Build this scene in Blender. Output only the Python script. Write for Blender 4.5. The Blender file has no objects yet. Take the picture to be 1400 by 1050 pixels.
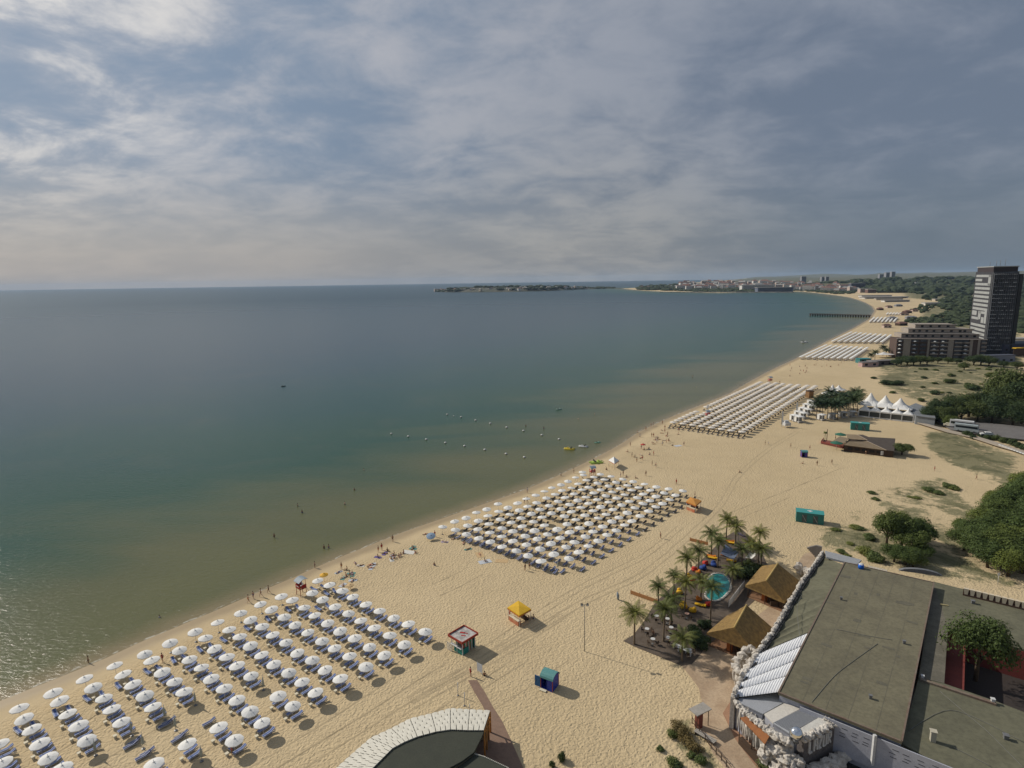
import bpy, bmesh, math, random
import numpy as np
from mathutils import Vector, Matrix, noise
random.seed(7); rnd=random.random; PI=math.pi
def U_(a,b): return a+(b-a)*rnd()
SC=bpy.context.scene; COL=SC.collection
# ---------------------------------------------------------------- camera
CH=65.; CF=816.; PITCH=math.atan(141.8/CF); ROLL=math.atan(21/1400)
cp_,sp_,cr_,sr_=math.cos(PITCH),math.sin(PITCH),math.cos(ROLL),math.sin(ROLL)
FW=Vector((0,cp_,-sp_)); U0=Vector((0,sp_,cp_)); X0=Vector((1,0,0))
RT=X0*cr_-U0*sr_; UP=X0*sr_+U0*cr_
def P(px,py,h=0.):
    """point of the photograph -> point of the place at height h"""
    d=FW+RT*((px-700)/CF)-UP*((py-525)/CF); t=(h-CH)/d.z
    return Vector((d.x*t,d.y*t,h))
cam=bpy.data.cameras.new('camera'); co=bpy.data.objects.new('camera',cam); COL.objects.link(co)
M=Matrix((( RT.x,UP.x,-FW.x,0),(RT.y,UP.y,-FW.y,0),(RT.z,UP.z,-FW.z,CH),(0,0,0,1))); co.matrix_world=M
cam.sensor_width=36; cam.lens=CF/1400*36; cam.clip_start=.5; cam.clip_end=60000; SC.camera=co
# ---------------------------------------------------------------- node helper
class NT:
    def __init__(s,tree): s.t=tree; s.n=tree.nodes; s.l=tree.links; s.n.clear()
    def __call__(s,kind,ins=None,**kw):
        nd=s.n.new(kind)
        for k,v in kw.items(): setattr(nd,k,v)
        for k,v in (ins or {}).items():
            sk=nd.inputs[k]
            if isinstance(v,bpy.types.NodeSocket): s.l.new(v,sk)
            elif isinstance(v,bpy.types.Node): s.l.new(v.outputs[0],sk)
            else: sk.default_value=v
        return nd
    def math(s,op,a,b=0.,c=0.,clamp=False):
        return s('ShaderNodeMath',{0:a,1:b,2:c},operation=op,use_clamp=clamp).outputs[0]
    def noise(s,vec,scale,detail=4,rough=.55,dist=0.,out=0):
        return s('ShaderNodeTexNoise',{'Vector':vec,'Scale':scale,'Detail':detail,'Roughness':rough,'Distortion':dist}).outputs[out]
    def mix(s,f,a,b,mode='MIX'):
        nd=s.n.new('ShaderNodeMix'); nd.data_type='RGBA'; nd.blend_type=mode
        for k,v in ((0,f),(6,a),(7,b)):
            sk=nd.inputs[k]
            if isinstance(v,bpy.types.NodeSocket): s.l.new(v,sk)
            else: sk.default_value=(*v,1) if (k>0 and len(v)==3) else v
        return nd.outputs[2]
    def ramp(s,f,stops,interp='LINEAR'):
        nd=s('ShaderNodeValToRGB',{0:f}); cr=nd.color_ramp; cr.interpolation=interp
        while len(cr.elements)<len(stops): cr.elements.new(.5)
        for e,(p,c) in zip(cr.elements,stops): e.position=p; e.color=(*c,1) if not isinstance(c,(int,float)) else (c,c,c,1)
        return nd.outputs[0]
    def smooth(s,v,a,b):
        nd=s('ShaderNodeMapRange',{0:v,1:a,2:b},interpolation_type='SMOOTHSTEP'); return nd.outputs[0]
MATS={}
def newmat(name):
    m=bpy.data.materials.new(name); m.use_nodes=True; return m,NT(m.node_tree)
def mat(name,c,c2=None,rough=.7,scale=3.,bump=0.,bscale=20.,metal=0.,spec=.3,coord='Object',contrast=.5,backrough=None,vec=None):
    """two-tone weathered surface: noise blends c and c2, finer noise bumps it"""
    if name in MATS: return MATS[name]
    m,n=newmat(name); c2=c2 or tuple(x*.82 for x in c)
    tc=n('ShaderNodeTexCoord'); v=tc.outputs[coord]
    if vec: v=n('ShaderNodeMapping',{0:v,'Scale':vec}).outputs[0]
    f=n.noise(v,scale,6,.65); f=n.smooth(f,.5-contrast/2,.5+contrast/2)
    g=n.noise(v,scale*9,3,.7); fc=n.mix(f,c,c2); fc=n.mix(n.smooth(g,.35,.7),fc,n.mix(.22,fc,(0,0,0)))
    ins={'Base Color':fc,'Roughness':rough,'Metallic':metal,'Specular IOR Level':spec}
    b=n('ShaderNodeBsdfPrincipled',ins)
    if bump:
        h=n.noise(v,bscale,5,.6); bp=n('ShaderNodeBump',{'Height':h,'Strength':1.,'Distance':bump}); n.l.new(bp.outputs[0],b.inputs['Normal'])
    n('ShaderNodeOutputMaterial',{0:b}); MATS[name]=m; return m
# ---------------------------------------------------------------- mesh helper
class MB:
    def __init__(s): s.v=[]; s.f=[]; s.mi=[]; s.m=0; s.sm=[]; s.smooth=False; s.T=None
    def add(s,vs,fs):
        o=len(s.v)
        s.v+= [tuple(s.T@Vector(v)) for v in vs] if s.T is not None else [tuple(v) for v in vs]
        for f in fs: s.f.append([i+o for i in f]); s.mi.append(s.m); s.sm.append(s.smooth)
    def box(s,c,d,rz=0.,top=1.):
        x,y,z=d[0]/2,d[1]/2,d[2]/2; cz,sz=math.cos(rz),math.sin(rz); vs=[]
        for k in(-1,1):
            q=top if k>0 else 1
            for a,b in((-1,-1),(1,-1),(1,1),(-1,1)):
                X,Y=a*x*q,b*y*q; vs.append((c[0]+X*cz-Y*sz,c[1]+X*sz+Y*cz,c[2]+k*z))
        s.add(vs,[(3,2,1,0),(4,5,6,7),(0,1,5,4),(1,2,6,5),(2,3,7,6),(3,0,4,7)])
    def prism(s,poly,z0,z1,bottom=True):
        n=len(poly); a=sum(poly[i][0]*poly[(i+1)%n][1]-poly[(i+1)%n][0]*poly[i][1] for i in range(n))
        if a<0: poly=poly[::-1]
        Z0=z0 if isinstance(z0,(list,tuple)) else [z0]*n; Z1=z1 if isinstance(z1,(list,tuple)) else [z1]*n
        if a<0: Z0=list(Z0)[::-1]; Z1=list(Z1)[::-1]
        vs=[(p[0],p[1],z) for p,z in zip(poly,Z0)]+[(p[0],p[1],z) for p,z in zip(poly,Z1)]
        fs=[tuple(range(n,2*n))]+[(i,(i+1)%n,(i+1)%n+n,i+n) for i in range(n)]
        if bottom: fs.append(tuple(range(n-1,-1,-1)))
        s.add(vs,fs)
    def bar(s,a,b,w,h=None,up=(0,0,1)):
        a,b=Vector(a),Vector(b); d=(b-a); L=d.length
        if L<1e-6: return
        d/=L; h=h or w; u=Vector(up); r=d.cross(u)
        if r.length<1e-3: r=d.cross(Vector((0,1,0)))
        r.normalize(); u=r.cross(d); vs=[]
        for p in(a,b):
            for i,j in((-1,-1),(1,-1),(1,1),(-1,1)): vs.append(p+r*i*w/2+u*j*h/2)
        s.add(vs,[(0,1,2,3),(7,6,5,4),(0,4,5,1),(1,5,6,2),(2,6,7,3),(3,7,4,0)])
    def tube(s,pts,rs,n=8,cap=True):
        if not isinstance(rs,(list,tuple)): rs=[rs]*len(pts)
        pts=[Vector(p) for p in pts]; vs=[]; fs=[]; ref=None
        for i,p in enumerate(pts):
            d=(pts[min(i+1,len(pts)-1)]-pts[max(i-1,0)]).normalized()
            if ref is None: ref=d.orthogonal().normalized()
            ref=(ref-d*ref.dot(d)).normalized(); w=d.cross(ref)
            for k in range(n):
                a=2*PI*k/n; vs.append(p+(ref*math.cos(a)+w*math.sin(a))*rs[i])
        for i in range(len(pts)-1):
            for k in range(n): fs.append((i*n+k,i*n+(k+1)%n,(i+1)*n+(k+1)%n,(i+1)*n+k))
        if cap: fs.append(tuple(range(n-1,-1,-1))); fs.append(tuple(range((len(pts)-1)*n,len(pts)*n)))
        o=s.smooth; s.smooth=True; s.add(vs,fs); s.smooth=o
    def lathe(s,prof,n=16,c=(0,0,0),wob=0.):
        vs=[];fs=[]
        for r,z in prof:
            for k in range(n):
                a=2*PI*k/n; q=1+(wob*(k%2) if wob else 0); vs.append((c[0]+r*q*math.cos(a),c[1]+r*q*math.sin(a),c[2]+z))
        for i in range(len(prof)-1):
            for k in range(n): fs.append((i*n+k,i*n+(k+1)%n,(i+1)*n+(k+1)%n,(i+1)*n+k))
        fs.append(tuple(range(n-1,-1,-1))); fs.append(tuple(range((len(prof)-1)*n,len(prof)*n)))
        s.add(vs,fs)
    def blob(s,c,r,seed=0,n=10,rough=.25,sub=2):
        bm=bmesh.new(); bmesh.ops.create_icosphere(bm,subdivisions=sub,radius=1); vs=[]
        for v in bm.verts:
            k=1+rough*noise.noise(v.co*1.6+Vector((seed*7.1,seed*3.3,0)))*1.6
            vs.append((c[0]+v.co.x*r[0]*k,c[1]+v.co.y*r[1]*k,c[2]+v.co.z*r[2]*k))
        fs=[tuple(v.index for v in f.verts) for f in bm.faces]; bm.free(); s.add(vs,fs)
    def mesh(s,name,mats):
        me=bpy.data.meshes.new(name); me.from_pydata(s.v,[],s.f)
        for m in (mats if isinstance(mats,(list,tuple)) else [mats]): me.materials.append(m)
        me.polygons.foreach_set('material_index',s.mi); me.polygons.foreach_set('use_smooth',s.sm); me.update(); return me
    def build(s,name,mats,parent=None):
        return put(name,s.mesh(name,mats),parent)
def put(name,data,parent=None,loc=None,rz=0.,sc=None):
    o=bpy.data.objects.new(name,data); COL.objects.link(o)
    if parent: o.parent=parent
    if loc is not None: o.location=loc
    if rz: o.rotation_euler.z=rz
    if sc is not None: o.scale=sc if not isinstance(sc,(int,float)) else (sc,)*3
    return o
def tag(o,label=None,cat=None,group=None,kind=None):
    if label: o['label']=label
    if cat: o['category']=cat
    if group: o['group']=group
    if kind: o['kind']=kind
    return o
def empty(name,loc,rz=0.,label=None,cat=None,group=None,sc=None):
    o=put(name,None,None,loc,rz,sc); o.empty_display_size=.5; return tag(o,label,cat,group)
KIDS={}
def copy_tree(o,loc,rz=0.,sc=None,label=None,group=None,depth=9):
    """a thing and copies of all its parts"""
    if not KIDS.get('built'): pass
    def rec(a,par,dp):
        c=a.copy(); COL.objects.link(c)
        if par: c.parent=par
        if dp>0:
            for k in a.children: rec(k,c,dp-1)
        return c
    c=rec(o,None,depth); c.location=loc; c.rotation_euler.z=rz
    if sc is not None: c.scale=sc if not isinstance(sc,(int,float)) else (sc,)*3
    if label: c['label']=label
    if group: c['group']=group
    return c
ORD=['','first','second','third','fourth','fifth','sixth','seventh','eighth','ninth','tenth','eleventh','twelfth','thirteenth','fourteenth','fifteenth','sixteenth','seventeenth','eighteenth','nineteenth','twentieth']+['twenty-'+x for x in('first','second','third','fourth','fifth','sixth','seventh','eighth','ninth')]+['thirtieth','thirty-first']
# ---------------------------------------------------------------- light and sky
SUN=Vector((-0.867*math.cos(math.radians(35)),0.498*math.cos(math.radians(35)),math.sin(math.radians(35))))
sl=bpy.data.lights.new('sun','SUN'); sl.energy=3.9; sl.angle=math.radians(.6); sl.color=(1,.93,.82)
so=put('sun',sl); so.rotation_euler=SUN.to_track_quat('Z','Y').to_euler()
W=bpy.data.worlds.new('World'); SC.world=W; W.use_nodes=True; n=NT(W.node_tree)
tc=n('ShaderNodeTexCoord'); D=tc.outputs['Generated']
sk=n('ShaderNodeTexSky',sky_type='NISHITA',sun_disc=False,sun_elevation=math.radians(35),sun_rotation=math.atan2(SUN.x,SUN.y),air_density=1.2,dust_density=2.)
sep=n('ShaderNodeSeparateXYZ',{0:D}); x,y,z=sep.outputs
zz=n.math('ADD',n.math('MAXIMUM',z,0.),.26)
cv=n('ShaderNodeCombineXYZ',{0:n.math('DIVIDE',x,zz),1:n.math('DIVIDE',y,zz),2:0.}).outputs[0]
cv=n('ShaderNodeMapping',{0:cv,'Rotation':(0,0,.5),'Scale':(1.3,1.5,1),'Location':(3.1,1.7,0)}).outputs[0]
c1=n.noise(cv,.75,9,.56,.35); c2=n.noise(cv,2.6,8,.6,.3)
c=n.math('ADD',n.math('MULTIPLY',c1,.52),n.math('MULTIPLY',c2,.48))
cl=n.smooth(c,.40,.62)
sund=n('ShaderNodeVectorMath',{0:D,1:tuple(SUN)},operation='DOT_PRODUCT').outputs['Value']
glow=n.smooth(sund,.25,1.)
dark=n.mix(glow,(.145,.183,.25),(.215,.29,.40)); light=n.mix(glow,(.262,.29,.35),(.50,.50,.53))
col=n.mix(cl,dark,light)
# bright torn openings towards the sun
hole=n.math('MULTIPLY',n.smooth(c,.47,.60),n.smooth(sund,.74,.93)); col=n.mix(n.math('MULTIPLY',hole,.75),col,(.98,.93,.84))
# horizon band: warm pale on the seaward side, slate inland
hz=n.smooth(z,.20,.02); side=n.smooth(x,.25,-.45)
band=n.math('MULTIPLY',hz,n.math('ADD',n.math('MULTIPLY',n.noise(cv,.35,5,.5),.5),.55,clamp=True))
midl=n.smooth(n.math('ABSOLUTE',n.math('SUBTRACT',x,.12)),.38,.0)
hcol=n.mix(side,(.130,.170,.215),(.375,.355,.34))
hcol=n.mix(n.math('MULTIPLY',midl,.5),hcol,(.36,.345,.33))
col=n.mix(band,col,hcol)
veil=n.math('MULTIPLY',n.math('MULTIPLY',midl,n.smooth(z,.32,.08)),n.smooth(c,.35,.62)); col=n.mix(n.math('MULTIPLY',veil,.45),col,(.44,.42,.39))
col10=n('ShaderNodeVectorMath',{0:col,3:10.},operation='SCALE').outputs[0]
fin=n.mix(.93,sk.outputs[0],col10)
n('ShaderNodeOutputWorld',{0:n('ShaderNodeBackground',{0:fin,1:.1})})
vs_=SC.view_settings; SC.display_settings.display_device='sRGB'; vs_.view_transform='Standard'; vs_.look='None'; vs_.exposure=0; vs_.gamma=1
SC.cycles.max_bounces=6; SC.cycles.transparent_max_bounces=8; SC.cycles.volume_bounces=0
HAZE=3e-5
# ---------------------------------------------------------------- ground and sea
SEA_Z=-.12
SHORE_PX=[(0,965),(50,945),(100,925),(150,904),(200,880),(250,859),(300,838),(350,816),(400,795),(435,779),(470,764),(515,746),(560,728),(600,714),(640,700),(680,686),(720,672),(760,655),(800,636),(828,622),(850,610),(865,600),(880,590),(905,578),(930,567),(965,553),(1000,539),(1025,524),(1050,510),(1070,500),(1090,491),(1130,468),(1150,458),(1170,448),(1190,436),(1197,425),(1193,419),(1184,414),(1176,411),(1161,406.5),(1140,403.5),(1111,400),(1094,398.5),(1060,399.5),(1040,399.5),(983,400.5),(925,399.5),(883,397.5),(860,395.5),(850,394.5)]
sh=[P(*q) for q in SHORE_PX]
d0=(sh[0]-sh[3]).normalized()
sh=[sh[0]+d0*600,sh[0]+d0*100]+sh
tip=sh[-1]
LAND=[(p.x,p.y) for p in sh]+[(tip.x+150,tip.y+260),(tip.x+900,tip.y+500),(tip.x+1500,tip.y+1300),(tip.x+1500,tip.y+3500),(6000,15500),(16500,15500),(16500,-1500),(sh[0].x,-1500)]
SHN=len(sh)
def catmull(pts,k):
    out=[]
    for i in range(len(pts)-1):
        p0,p1,p2,p3=[np.array(pts[min(max(j,0),len(pts)-1)]) for j in(i-1,i,i+1,i+2)]
        for t in np.arange(k)/k:
            out.append(tuple(.5*((2*p1)+(-p0+p2)*t+(2*p0-5*p1+4*p2-p3)*t*t+(-p0+3*p1-3*p2+p3)*t**3)))
    out.append(tuple(pts[-1])); return out
LAND=catmull(LAND[2:SHN-12],5)+LAND[SHN-12:] if False else LAND
def sdf(X,Y,poly):
    """signed distance, positive inside"""
    pts=np.array(poly); d=np.full(X.shape,1e18); ins=np.zeros(X.shape,bool); n=len(pts)
    for i in range(n):
        ax,ay=pts[i]; bx,by=pts[(i+1)%n]; ex,ey=bx-ax,by-ay
        t=np.clip(((X-ax)*ex+(Y-ay)*ey)/(ex*ex+ey*ey+1e-12),0,1)
        d=np.minimum(d,(X-ax-t*ex)**2+(Y-ay-t*ey)**2)
        c=((ay>Y)!=(by>Y))&(X<(bx-ax)*(Y-ay)/((by-ay) if abs(by-ay)>1e-12 else 1e-12)+ax); ins^=c
    return np.where(ins,1,-1)*np.sqrt(d)
def sm(v,a,b):
    t=np.clip((v-a)/(b-a),0,1); return t*t*(3-2*t)
def axis(lo,a,b,step,hi,g):
    xs=list(np.arange(a,b,step)); s=step
    while xs[-1]<hi: s*=g; xs.append(xs[-1]+s)
    s=step; pre=[a]
    while pre[-1]>lo: s*=g*1.15; pre.append(pre[-1]-s)
    return np.array(pre[1:][::-1]+xs)
def vnoise(X,Y,s,seed=0.):
    f=np.vectorize(lambda x,y: noise.fractal(Vector((x/s+seed,y/s,seed)),1.,2.,4)); return f(X,Y)
# vegetation: polygons in photograph points (strength, softness in metres)
VEG=[([(1255,590),(1300,588),(1400,625),(1400,672),(1370,668),(1330,648),(1285,632),(1262,610)],.88,6),
     ([(1185,672),(1240,655),(1300,652),(1345,690),(1400,700),(1400,760),(1300,760),(1250,735),(1195,700)],.66,6),
     ([(1140,690),(1190,695),(1195,715),(1145,712)],.55,3),
     ([(1112,722),(1150,712),(1290,740),(1400,800),(1400,815),(1310,800),(1160,768),(1120,745)],.74,4),
     ([(1195,505),(1260,500),(1400,497),(1400,600),(1330,580),(1290,560),(1230,545),(1200,520)],.80,12),
     ([(1198,515),(1230,508),(1250,520),(1240,535),(1205,528)],.9,4),
     ([(1183,497),(1222,484),(1400,486),(1400,512),(1280,512),(1215,508)],.85,5),
     ([(1240,480),(1246,440),(1262,425),(1290,405),(1400,393),(1400,490),(1340,482)],.86,14),
     ([(1228,396),(1400,380),(1400,412),(1290,413),(1235,407)],.9,30),
     ([(905,985),(948,975),(975,1000),(1010,1050),(990,1080),(930,1060),(905,1020)],.62,1.2),
     ([(1196,618),(1260,606),(1262,620),(1210,626)],.35,2)]
xs=axis(-900,-110,700,3.5,16400,1.045); ys=axis(-1400,20,1250,3.5,15400,1.045)
X,Y=np.meshgrid(xs,ys); S=sdf(X,Y,LAND)
veg=np.zeros(X.shape)
for pl,st,so_ in VEG:
    q=[(P(*p).x,P(*p).y) for p in pl]; s_=sdf(X,Y,q); veg=np.maximum(veg,st*sm(s_,-so_,so_))
R_=np.hypot(X,Y)
far=sm(R_,2300,3000)*sm(S,25,140); veg=np.maximum(veg,far*.97)
veg=np.maximum(veg,sm(X-.9*Y,0,30)*sm(S,125,175)*.82)
inl=sm(S,330,520)*sm(R_,500,900); veg=np.maximum(veg,inl*.85)
Z=np.where(S<0,np.clip(S*.07,-2.6,0),0.)
near=(R_<900)&(veg>.02); nz=np.zeros(X.shape); nz[near]=vnoise(X[near],Y[near],16.,3.)
Z+=np.where(near,veg*np.clip(nz+.25,0,1.5)*.9*sm(R_,160,260),0)
mid=(R_>2300)&(S>0); nz2=np.zeros(X.shape); nz2[mid]=vnoise(X[mid],Y[mid],900.,5.)
Z+=np.where(mid,sm(S,0,500)*sm(R_,2500,4000)*np.clip(16+nz2*26,0,70),0)
Z+=np.where(S>0,sm(R_,6500,11000)*(sm(X,2500,9000))*(58+nz2*30),0)
Z+=np.where(S>0,sm(R_,9000,14000)*sm(X,9000,12000)*20,0)
def grid_mesh(name,X,Y,Z,keep,attrs,m):
    h,w=X.shape; idx=np.arange(h*w).reshape(h,w)
    fk=keep[:-1,:-1]|keep[1:,:-1]|keep[:-1,1:]|keep[1:,1:]
    a=idx[:-1,:-1][fk]; b=idx[:-1,1:][fk]; c=idx[1:,1:][fk]; d=idx[1:,:-1][fk]
    F=np.stack([a,b,c,d],1); used=np.unique(F); rm=np.full(h*w,-1); rm[used]=np.arange(len(used)); F=rm[F]
    V=np.stack([X.ravel(),Y.ravel(),Z.ravel()],1)[used]
    me=bpy.data.meshes.new(name); me.vertices.add(len(V)); me.vertices.foreach_set('co',V.ravel())
    me.loops.add(F.size); me.loops.foreach_set('vertex_index',F.ravel().astype(np.int32))
    me.polygons.add(len(F)); me.polygons.foreach_set('loop_start',np.arange(len(F),dtype=np.int32)*4); me.polygons.foreach_set('loop_total',np.full(len(F),4,np.int32))
    me.polygons.foreach_set('use_smooth',np.ones(len(F),bool)); me.update(); me.validate()
    for k,v in attrs.items():
        at=me.attributes.new(k,'FLOAT','POINT'); at.data.foreach_set('value',v.ravel()[used].astype(np.float32))
    me.materials.append(m); o=put(name,me); return o
# sand / dune / green ground
m,n=newmat('sand_ground'); tc=n('ShaderNodeTexCoord'); O=tc.outputs['Object']
vg=n('ShaderNodeAttribute',attribute_name='veg').outputs['Fac']; sd=n('ShaderNodeAttribute',attribute_name='shore').outputs['Fac']
big=n.noise(O,.02,5,.6); med=n.noise(O,.22,5,.6); fin=n.noise(O,2.2,5,.65)
sand=n.mix(n.smooth(big,.35,.7),(.515,.405,.245),(.45,.35,.205))
sand=n.mix(n.math('MULTIPLY',n.smooth(med,.45,.72),.35),sand,(.40,.31,.19))
sand=n.mix(n.math('MULTIPLY',n.smooth(fin,.4,.75),.28),sand,(.58,.47,.31))
wet=n.smooth(n.math('ADD',sd,n.math('MULTIPLY',n.noise(O,.12,3),3.)),4.6,1.2)
sand=n.mix(n.math('MULTIPLY',wet,.72),sand,(.27,.20,.115))
g1=n.noise(O,.09,7,.66,.6); g2=n.noise(O,.55,6,.7); gsum=n.math('ADD',n.math('MULTIPLY',g1,.6),n.math('MULTIPLY',g2,.4))
thr=n.math('SUBTRACT',.735,n.math('MULTIPLY',vg,.375))
gm=n('ShaderNodeMapRange',{0:gsum,1:n.math('SUBTRACT',thr,.05),2:n.math('ADD',thr,.06)},interpolation_type='SMOOTHSTEP').outputs[0]
gm=n.math('MULTIPLY',gm,n.smooth(vg,.02,.2))
green=n.mix(n.smooth(n.noise(O,.3,6,.7),.35,.65),(.10,.115,.045),(.19,.175,.095))
heath=n.mix(n.smooth(n.noise(O,.11,8,.75,.8),.46,.60),(.155,.15,.08),(.042,.058,.022))
green=n.mix(n.smooth(vg,.5,.72),green,heath)
green=n.mix(n.smooth(vg,.86,.95),green,n.mix(n.noise(O,.004,5,.7),(.024,.036,.016),(.05,.065,.028)))
colr=n.mix(n.math('MULTIPLY',gm,.85),sand,green)
# footprints, ripples and raked tracks as relief
fp=n('ShaderNodeTexVoronoi',{'Vector':n('ShaderNodeVectorMath',{0:O,1:n('ShaderNodeVectorMath',{0:n.noise(O,.9,2,out=1),3:1.1},operation='SCALE').outputs[0]}).outputs[0],'Scale':2.5,'Randomness':1.},feature='SMOOTH_F1').outputs['Distance']
dirt=n.noise(O,6.,4,.6)
hh=n.math('ADD',n.math('MULTIPLY',fp,.34),n.math('ADD',n.math('MULTIPLY',med,.35),n.math('MULTIPLY',dirt,.06)))
hh=n.math('MULTIPLY',hh,n.smooth(sd,1.,7.))
bp=n('ShaderNodeBump',{'Height':hh,'Strength':1.,'Distance':.5})
bs=n('ShaderNodeBsdfPrincipled',{'Base Color':colr,'Roughness':n('ShaderNodeMapRange',{0:wet,1:0.,2:1.,3:.95,4:.45}).outputs[0],'Specular IOR Level':.2,'Normal':bp.outputs[0]})
n('ShaderNodeOutputMaterial',{0:bs}); GROUND_M=m
ground=tag(grid_mesh('ground',X,Y,Z,(S>-45)|((S>-300)&(R_>1500)),{'veg':veg,'shore':S},GROUND_M),kind='structure')
from mathutils.bvhtree import BVHTree
_g={'x':xs,'y':ys,'z':Z}
def gz(x,y):
    i=int(np.searchsorted(xs,x))-1; j=int(np.searchsorted(ys,y))-1
    if i<0 or j<0 or i>=len(xs)-1 or j>=len(ys)-1: return 0.
    u=(x-xs[i])/(xs[i+1]-xs[i]); v=(y-ys[j])/(ys[j+1]-ys[j])
    return float((Z[j,i]*(1-u)+Z[j,i+1]*u)*(1-v)+(Z[j+1,i]*(1-u)+Z[j+1,i+1]*u)*v)
def PG(px,py):
    p=P(px,py); p.z=max(gz(p.x,p.y),0.); return p
# sea
def pol(r): return r
rad=np.array([0]+list(np.geomspace(40,16000,150))); ang=np.linspace(-PI,PI,361)
xs2=axis(-16000,-500,900,12,16000,1.05); ys2=axis(-16000,0,1300,12,15800,1.05)
X2,Y2=np.meshgrid(xs2,ys2); S2=sdf(X2,Y2,LAND); R2=np.hypot(X2,Y2)
m,n=newmat('sea_water'); tc=n('ShaderNodeTexCoord'); O=tc.outputs['Object']; sd=n('ShaderNodeAttribute',attribute_name='shore').outputs['Fac']
dd=n.math('MULTIPLY',sd,-1.)
lowf=n.noise(O,.006,4,.55,.4); medf=n.noise(O,.03,5,.6,.6)
along=n('ShaderNodeMapping',{0:O,'Rotation':(0,0,-.85),'Scale':(.35,1.6,1)}).outputs[0]
bars=n.noise(along,.016,4,.55,.5)
dw=n.math('ADD',dd,n.math('ADD',n.math('MULTIPLY',n.math('SUBTRACT',bars,.5),130.),n.math('MULTIPLY',n.math('SUBTRACT',lowf,.5),90.)))
dwn=n.math('ADD',n.math('MULTIPLY',dd,.9),n.math('MULTIPLY',n.math('SUBTRACT',bars,.5),26.))
lg=n('ShaderNodeMapRange',{0:dw,1:0.,2:420.}).outputs[0]
wc=n.ramp(lg,[(0,(.110,.112,.048)),(.07,(.094,.100,.044)),(.13,(.058,.084,.040)),(.20,(.016,.062,.036)),(.4,(.006,.054,.044)),(.7,(.005,.044,.056)),(1,(.006,.038,.056))])
edge=n.smooth(n.math('ADD',dd,n.math('MULTIPLY',n.noise(O,.15,3),3.)),1.,11.)
wc=n.mix(edge,(.235,.185,.105),wc)
wc=n.mix(n.math('MULTIPLY',n.smooth(medf,.5,.75),.25),wc,(.085,.095,.06))
foam=n.math('MULTIPLY',n.smooth(n.math('ABSOLUTE',n.math('SUBTRACT',n.math('ADD',dd,n.math('MULTIPLY',n.noise(O,.2,4),2.5)),3.3)),.45,.05),n.smooth(n.noise(O,.6,3),.45,.65))
wc=n.mix(n.math('MULTIPLY',foam,.6),wc,(.6,.58,.5))
w1=n.noise(n('ShaderNodeMapping',{0:O,'Rotation':(0,0,.5),'Scale':(1,2.2,1)}).outputs[0],.55,6,.66,.3); w2=n.noise(O,1.6,4,.6)
wh=n.math('ADD',n.math('MULTIPLY',w1,1.),n.math('MULTIPLY',w2,.16))
camd=n('ShaderNodeVectorMath',{0:O},operation='LENGTH').outputs['Value']
fade=n('ShaderNodeMapRange',{0:camd,1:60.,2:1500.,3:.6,4:.2}).outputs[0]
bp=n('ShaderNodeBump',{'Height':wh,'Strength':fade,'Distance':.26})
bs=n('ShaderNodeBsdfPrincipled',{'Base Color':wc,'Roughness':n('ShaderNodeMapRange',{0:camd,1:100.,2:2500.,3:.15,4:.34}).outputs[0],'IOR':1.333,'Specular IOR Level':.235,'Normal':bp.outputs[0]})
n('ShaderNodeOutputMaterial',{0:bs})
sea=tag(grid_mesh('sea',X2,Y2,np.full(X2.shape,SEA_Z),S2<8,{'shore':S2},m),kind='structure')
# old-town headland beyond the bay
hl=[P(*q) for q in[(596,399),(612,399.6),(650,399.6),(700,399),(745,398),(775,396.6),(800,395.6),(830,394.8),(850,394.4)]]
mb=MB(); mb.smooth=True; N=len(hl); dp=[0,60,160,300,420,520]
hn=mat('headland_green',(.05,.06,.035),(.10,.09,.06),scale=.01,coord='Object')
pr=[0.,.45,1.,1.,.6,0.]; amp=[4,16,24,24,18,13,7,4,4]
hgt={}
for i in range(N):
    back=Vector((hl[i].x,hl[i].y,0)).normalized(); wd=1. if i<5 else (.5 if i<7 else .35)
    for j,dv in enumerate(dp): hgt[i,j]=(hl[i].x+back.x*dv*wd,hl[i].y+back.y*dv*wd,-.5+pr[j]*amp[i])
vsx=[hgt[i,j] for i in range(N) for j in range(len(dp))]; w=len(dp)
mb.add(vsx,[(i*w+j,(i+1)*w+j,(i+1)*w+j+1,i*w+j+1) for i in range(N-1) for j in range(w-1)])
tag(mb.build('headland',hn),kind='structure')
# the hazy air
mb=MB(); mb.box((0,0,(150-4)/2-.0),(35000,35000,154)); m,n=newmat('haze_air')
n('ShaderNodeOutputMaterial',{1:n('ShaderNodeVolumePrincipled',{'Color':(.55,.74,.98,1),'Density':HAZE,'Anisotropy':.0})})
if HAZE>0: tag(mb.build('haze',m),kind='stuff')
# ---------------------------------------------------------------- materials for things
WHITE=mat('white_canvas',(.78,.77,.74),(.68,.67,.63),.8,2.); BEIGE=mat('beige_canvas',(.72,.67,.59),(.62,.57,.5),.85,1.5)
BLUE=mat('blue_cushion',(.08,.13,.34),(.12,.18,.40),.8,2.); STRIPE=mat('white_stripe_cloth',(.55,.57,.62),(.45,.48,.55),.8,3.)
FRAME=mat('white_plastic',(.66,.66,.64),(.5,.5,.5),.5,3.); NAVY=mat('navy_cushion',(.045,.06,.16),(.065,.08,.19),.8,2.)
STEEL=mat('grey_metal',(.25,.25,.25),(.15,.15,.15),.45,4.,metal=.3); CREAM=mat('cream_tray',(.74,.68,.52),(.6,.55,.42),.7)
DARKW=mat('dark_timber',(.045,.028,.018),(.08,.05,.03),.8,4.,vec=(1,1,6)); WOOD=mat('warm_timber',(.30,.17,.075),(.22,.12,.05),.75,3.)
def place_dir(a): return math.radians(a)
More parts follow.
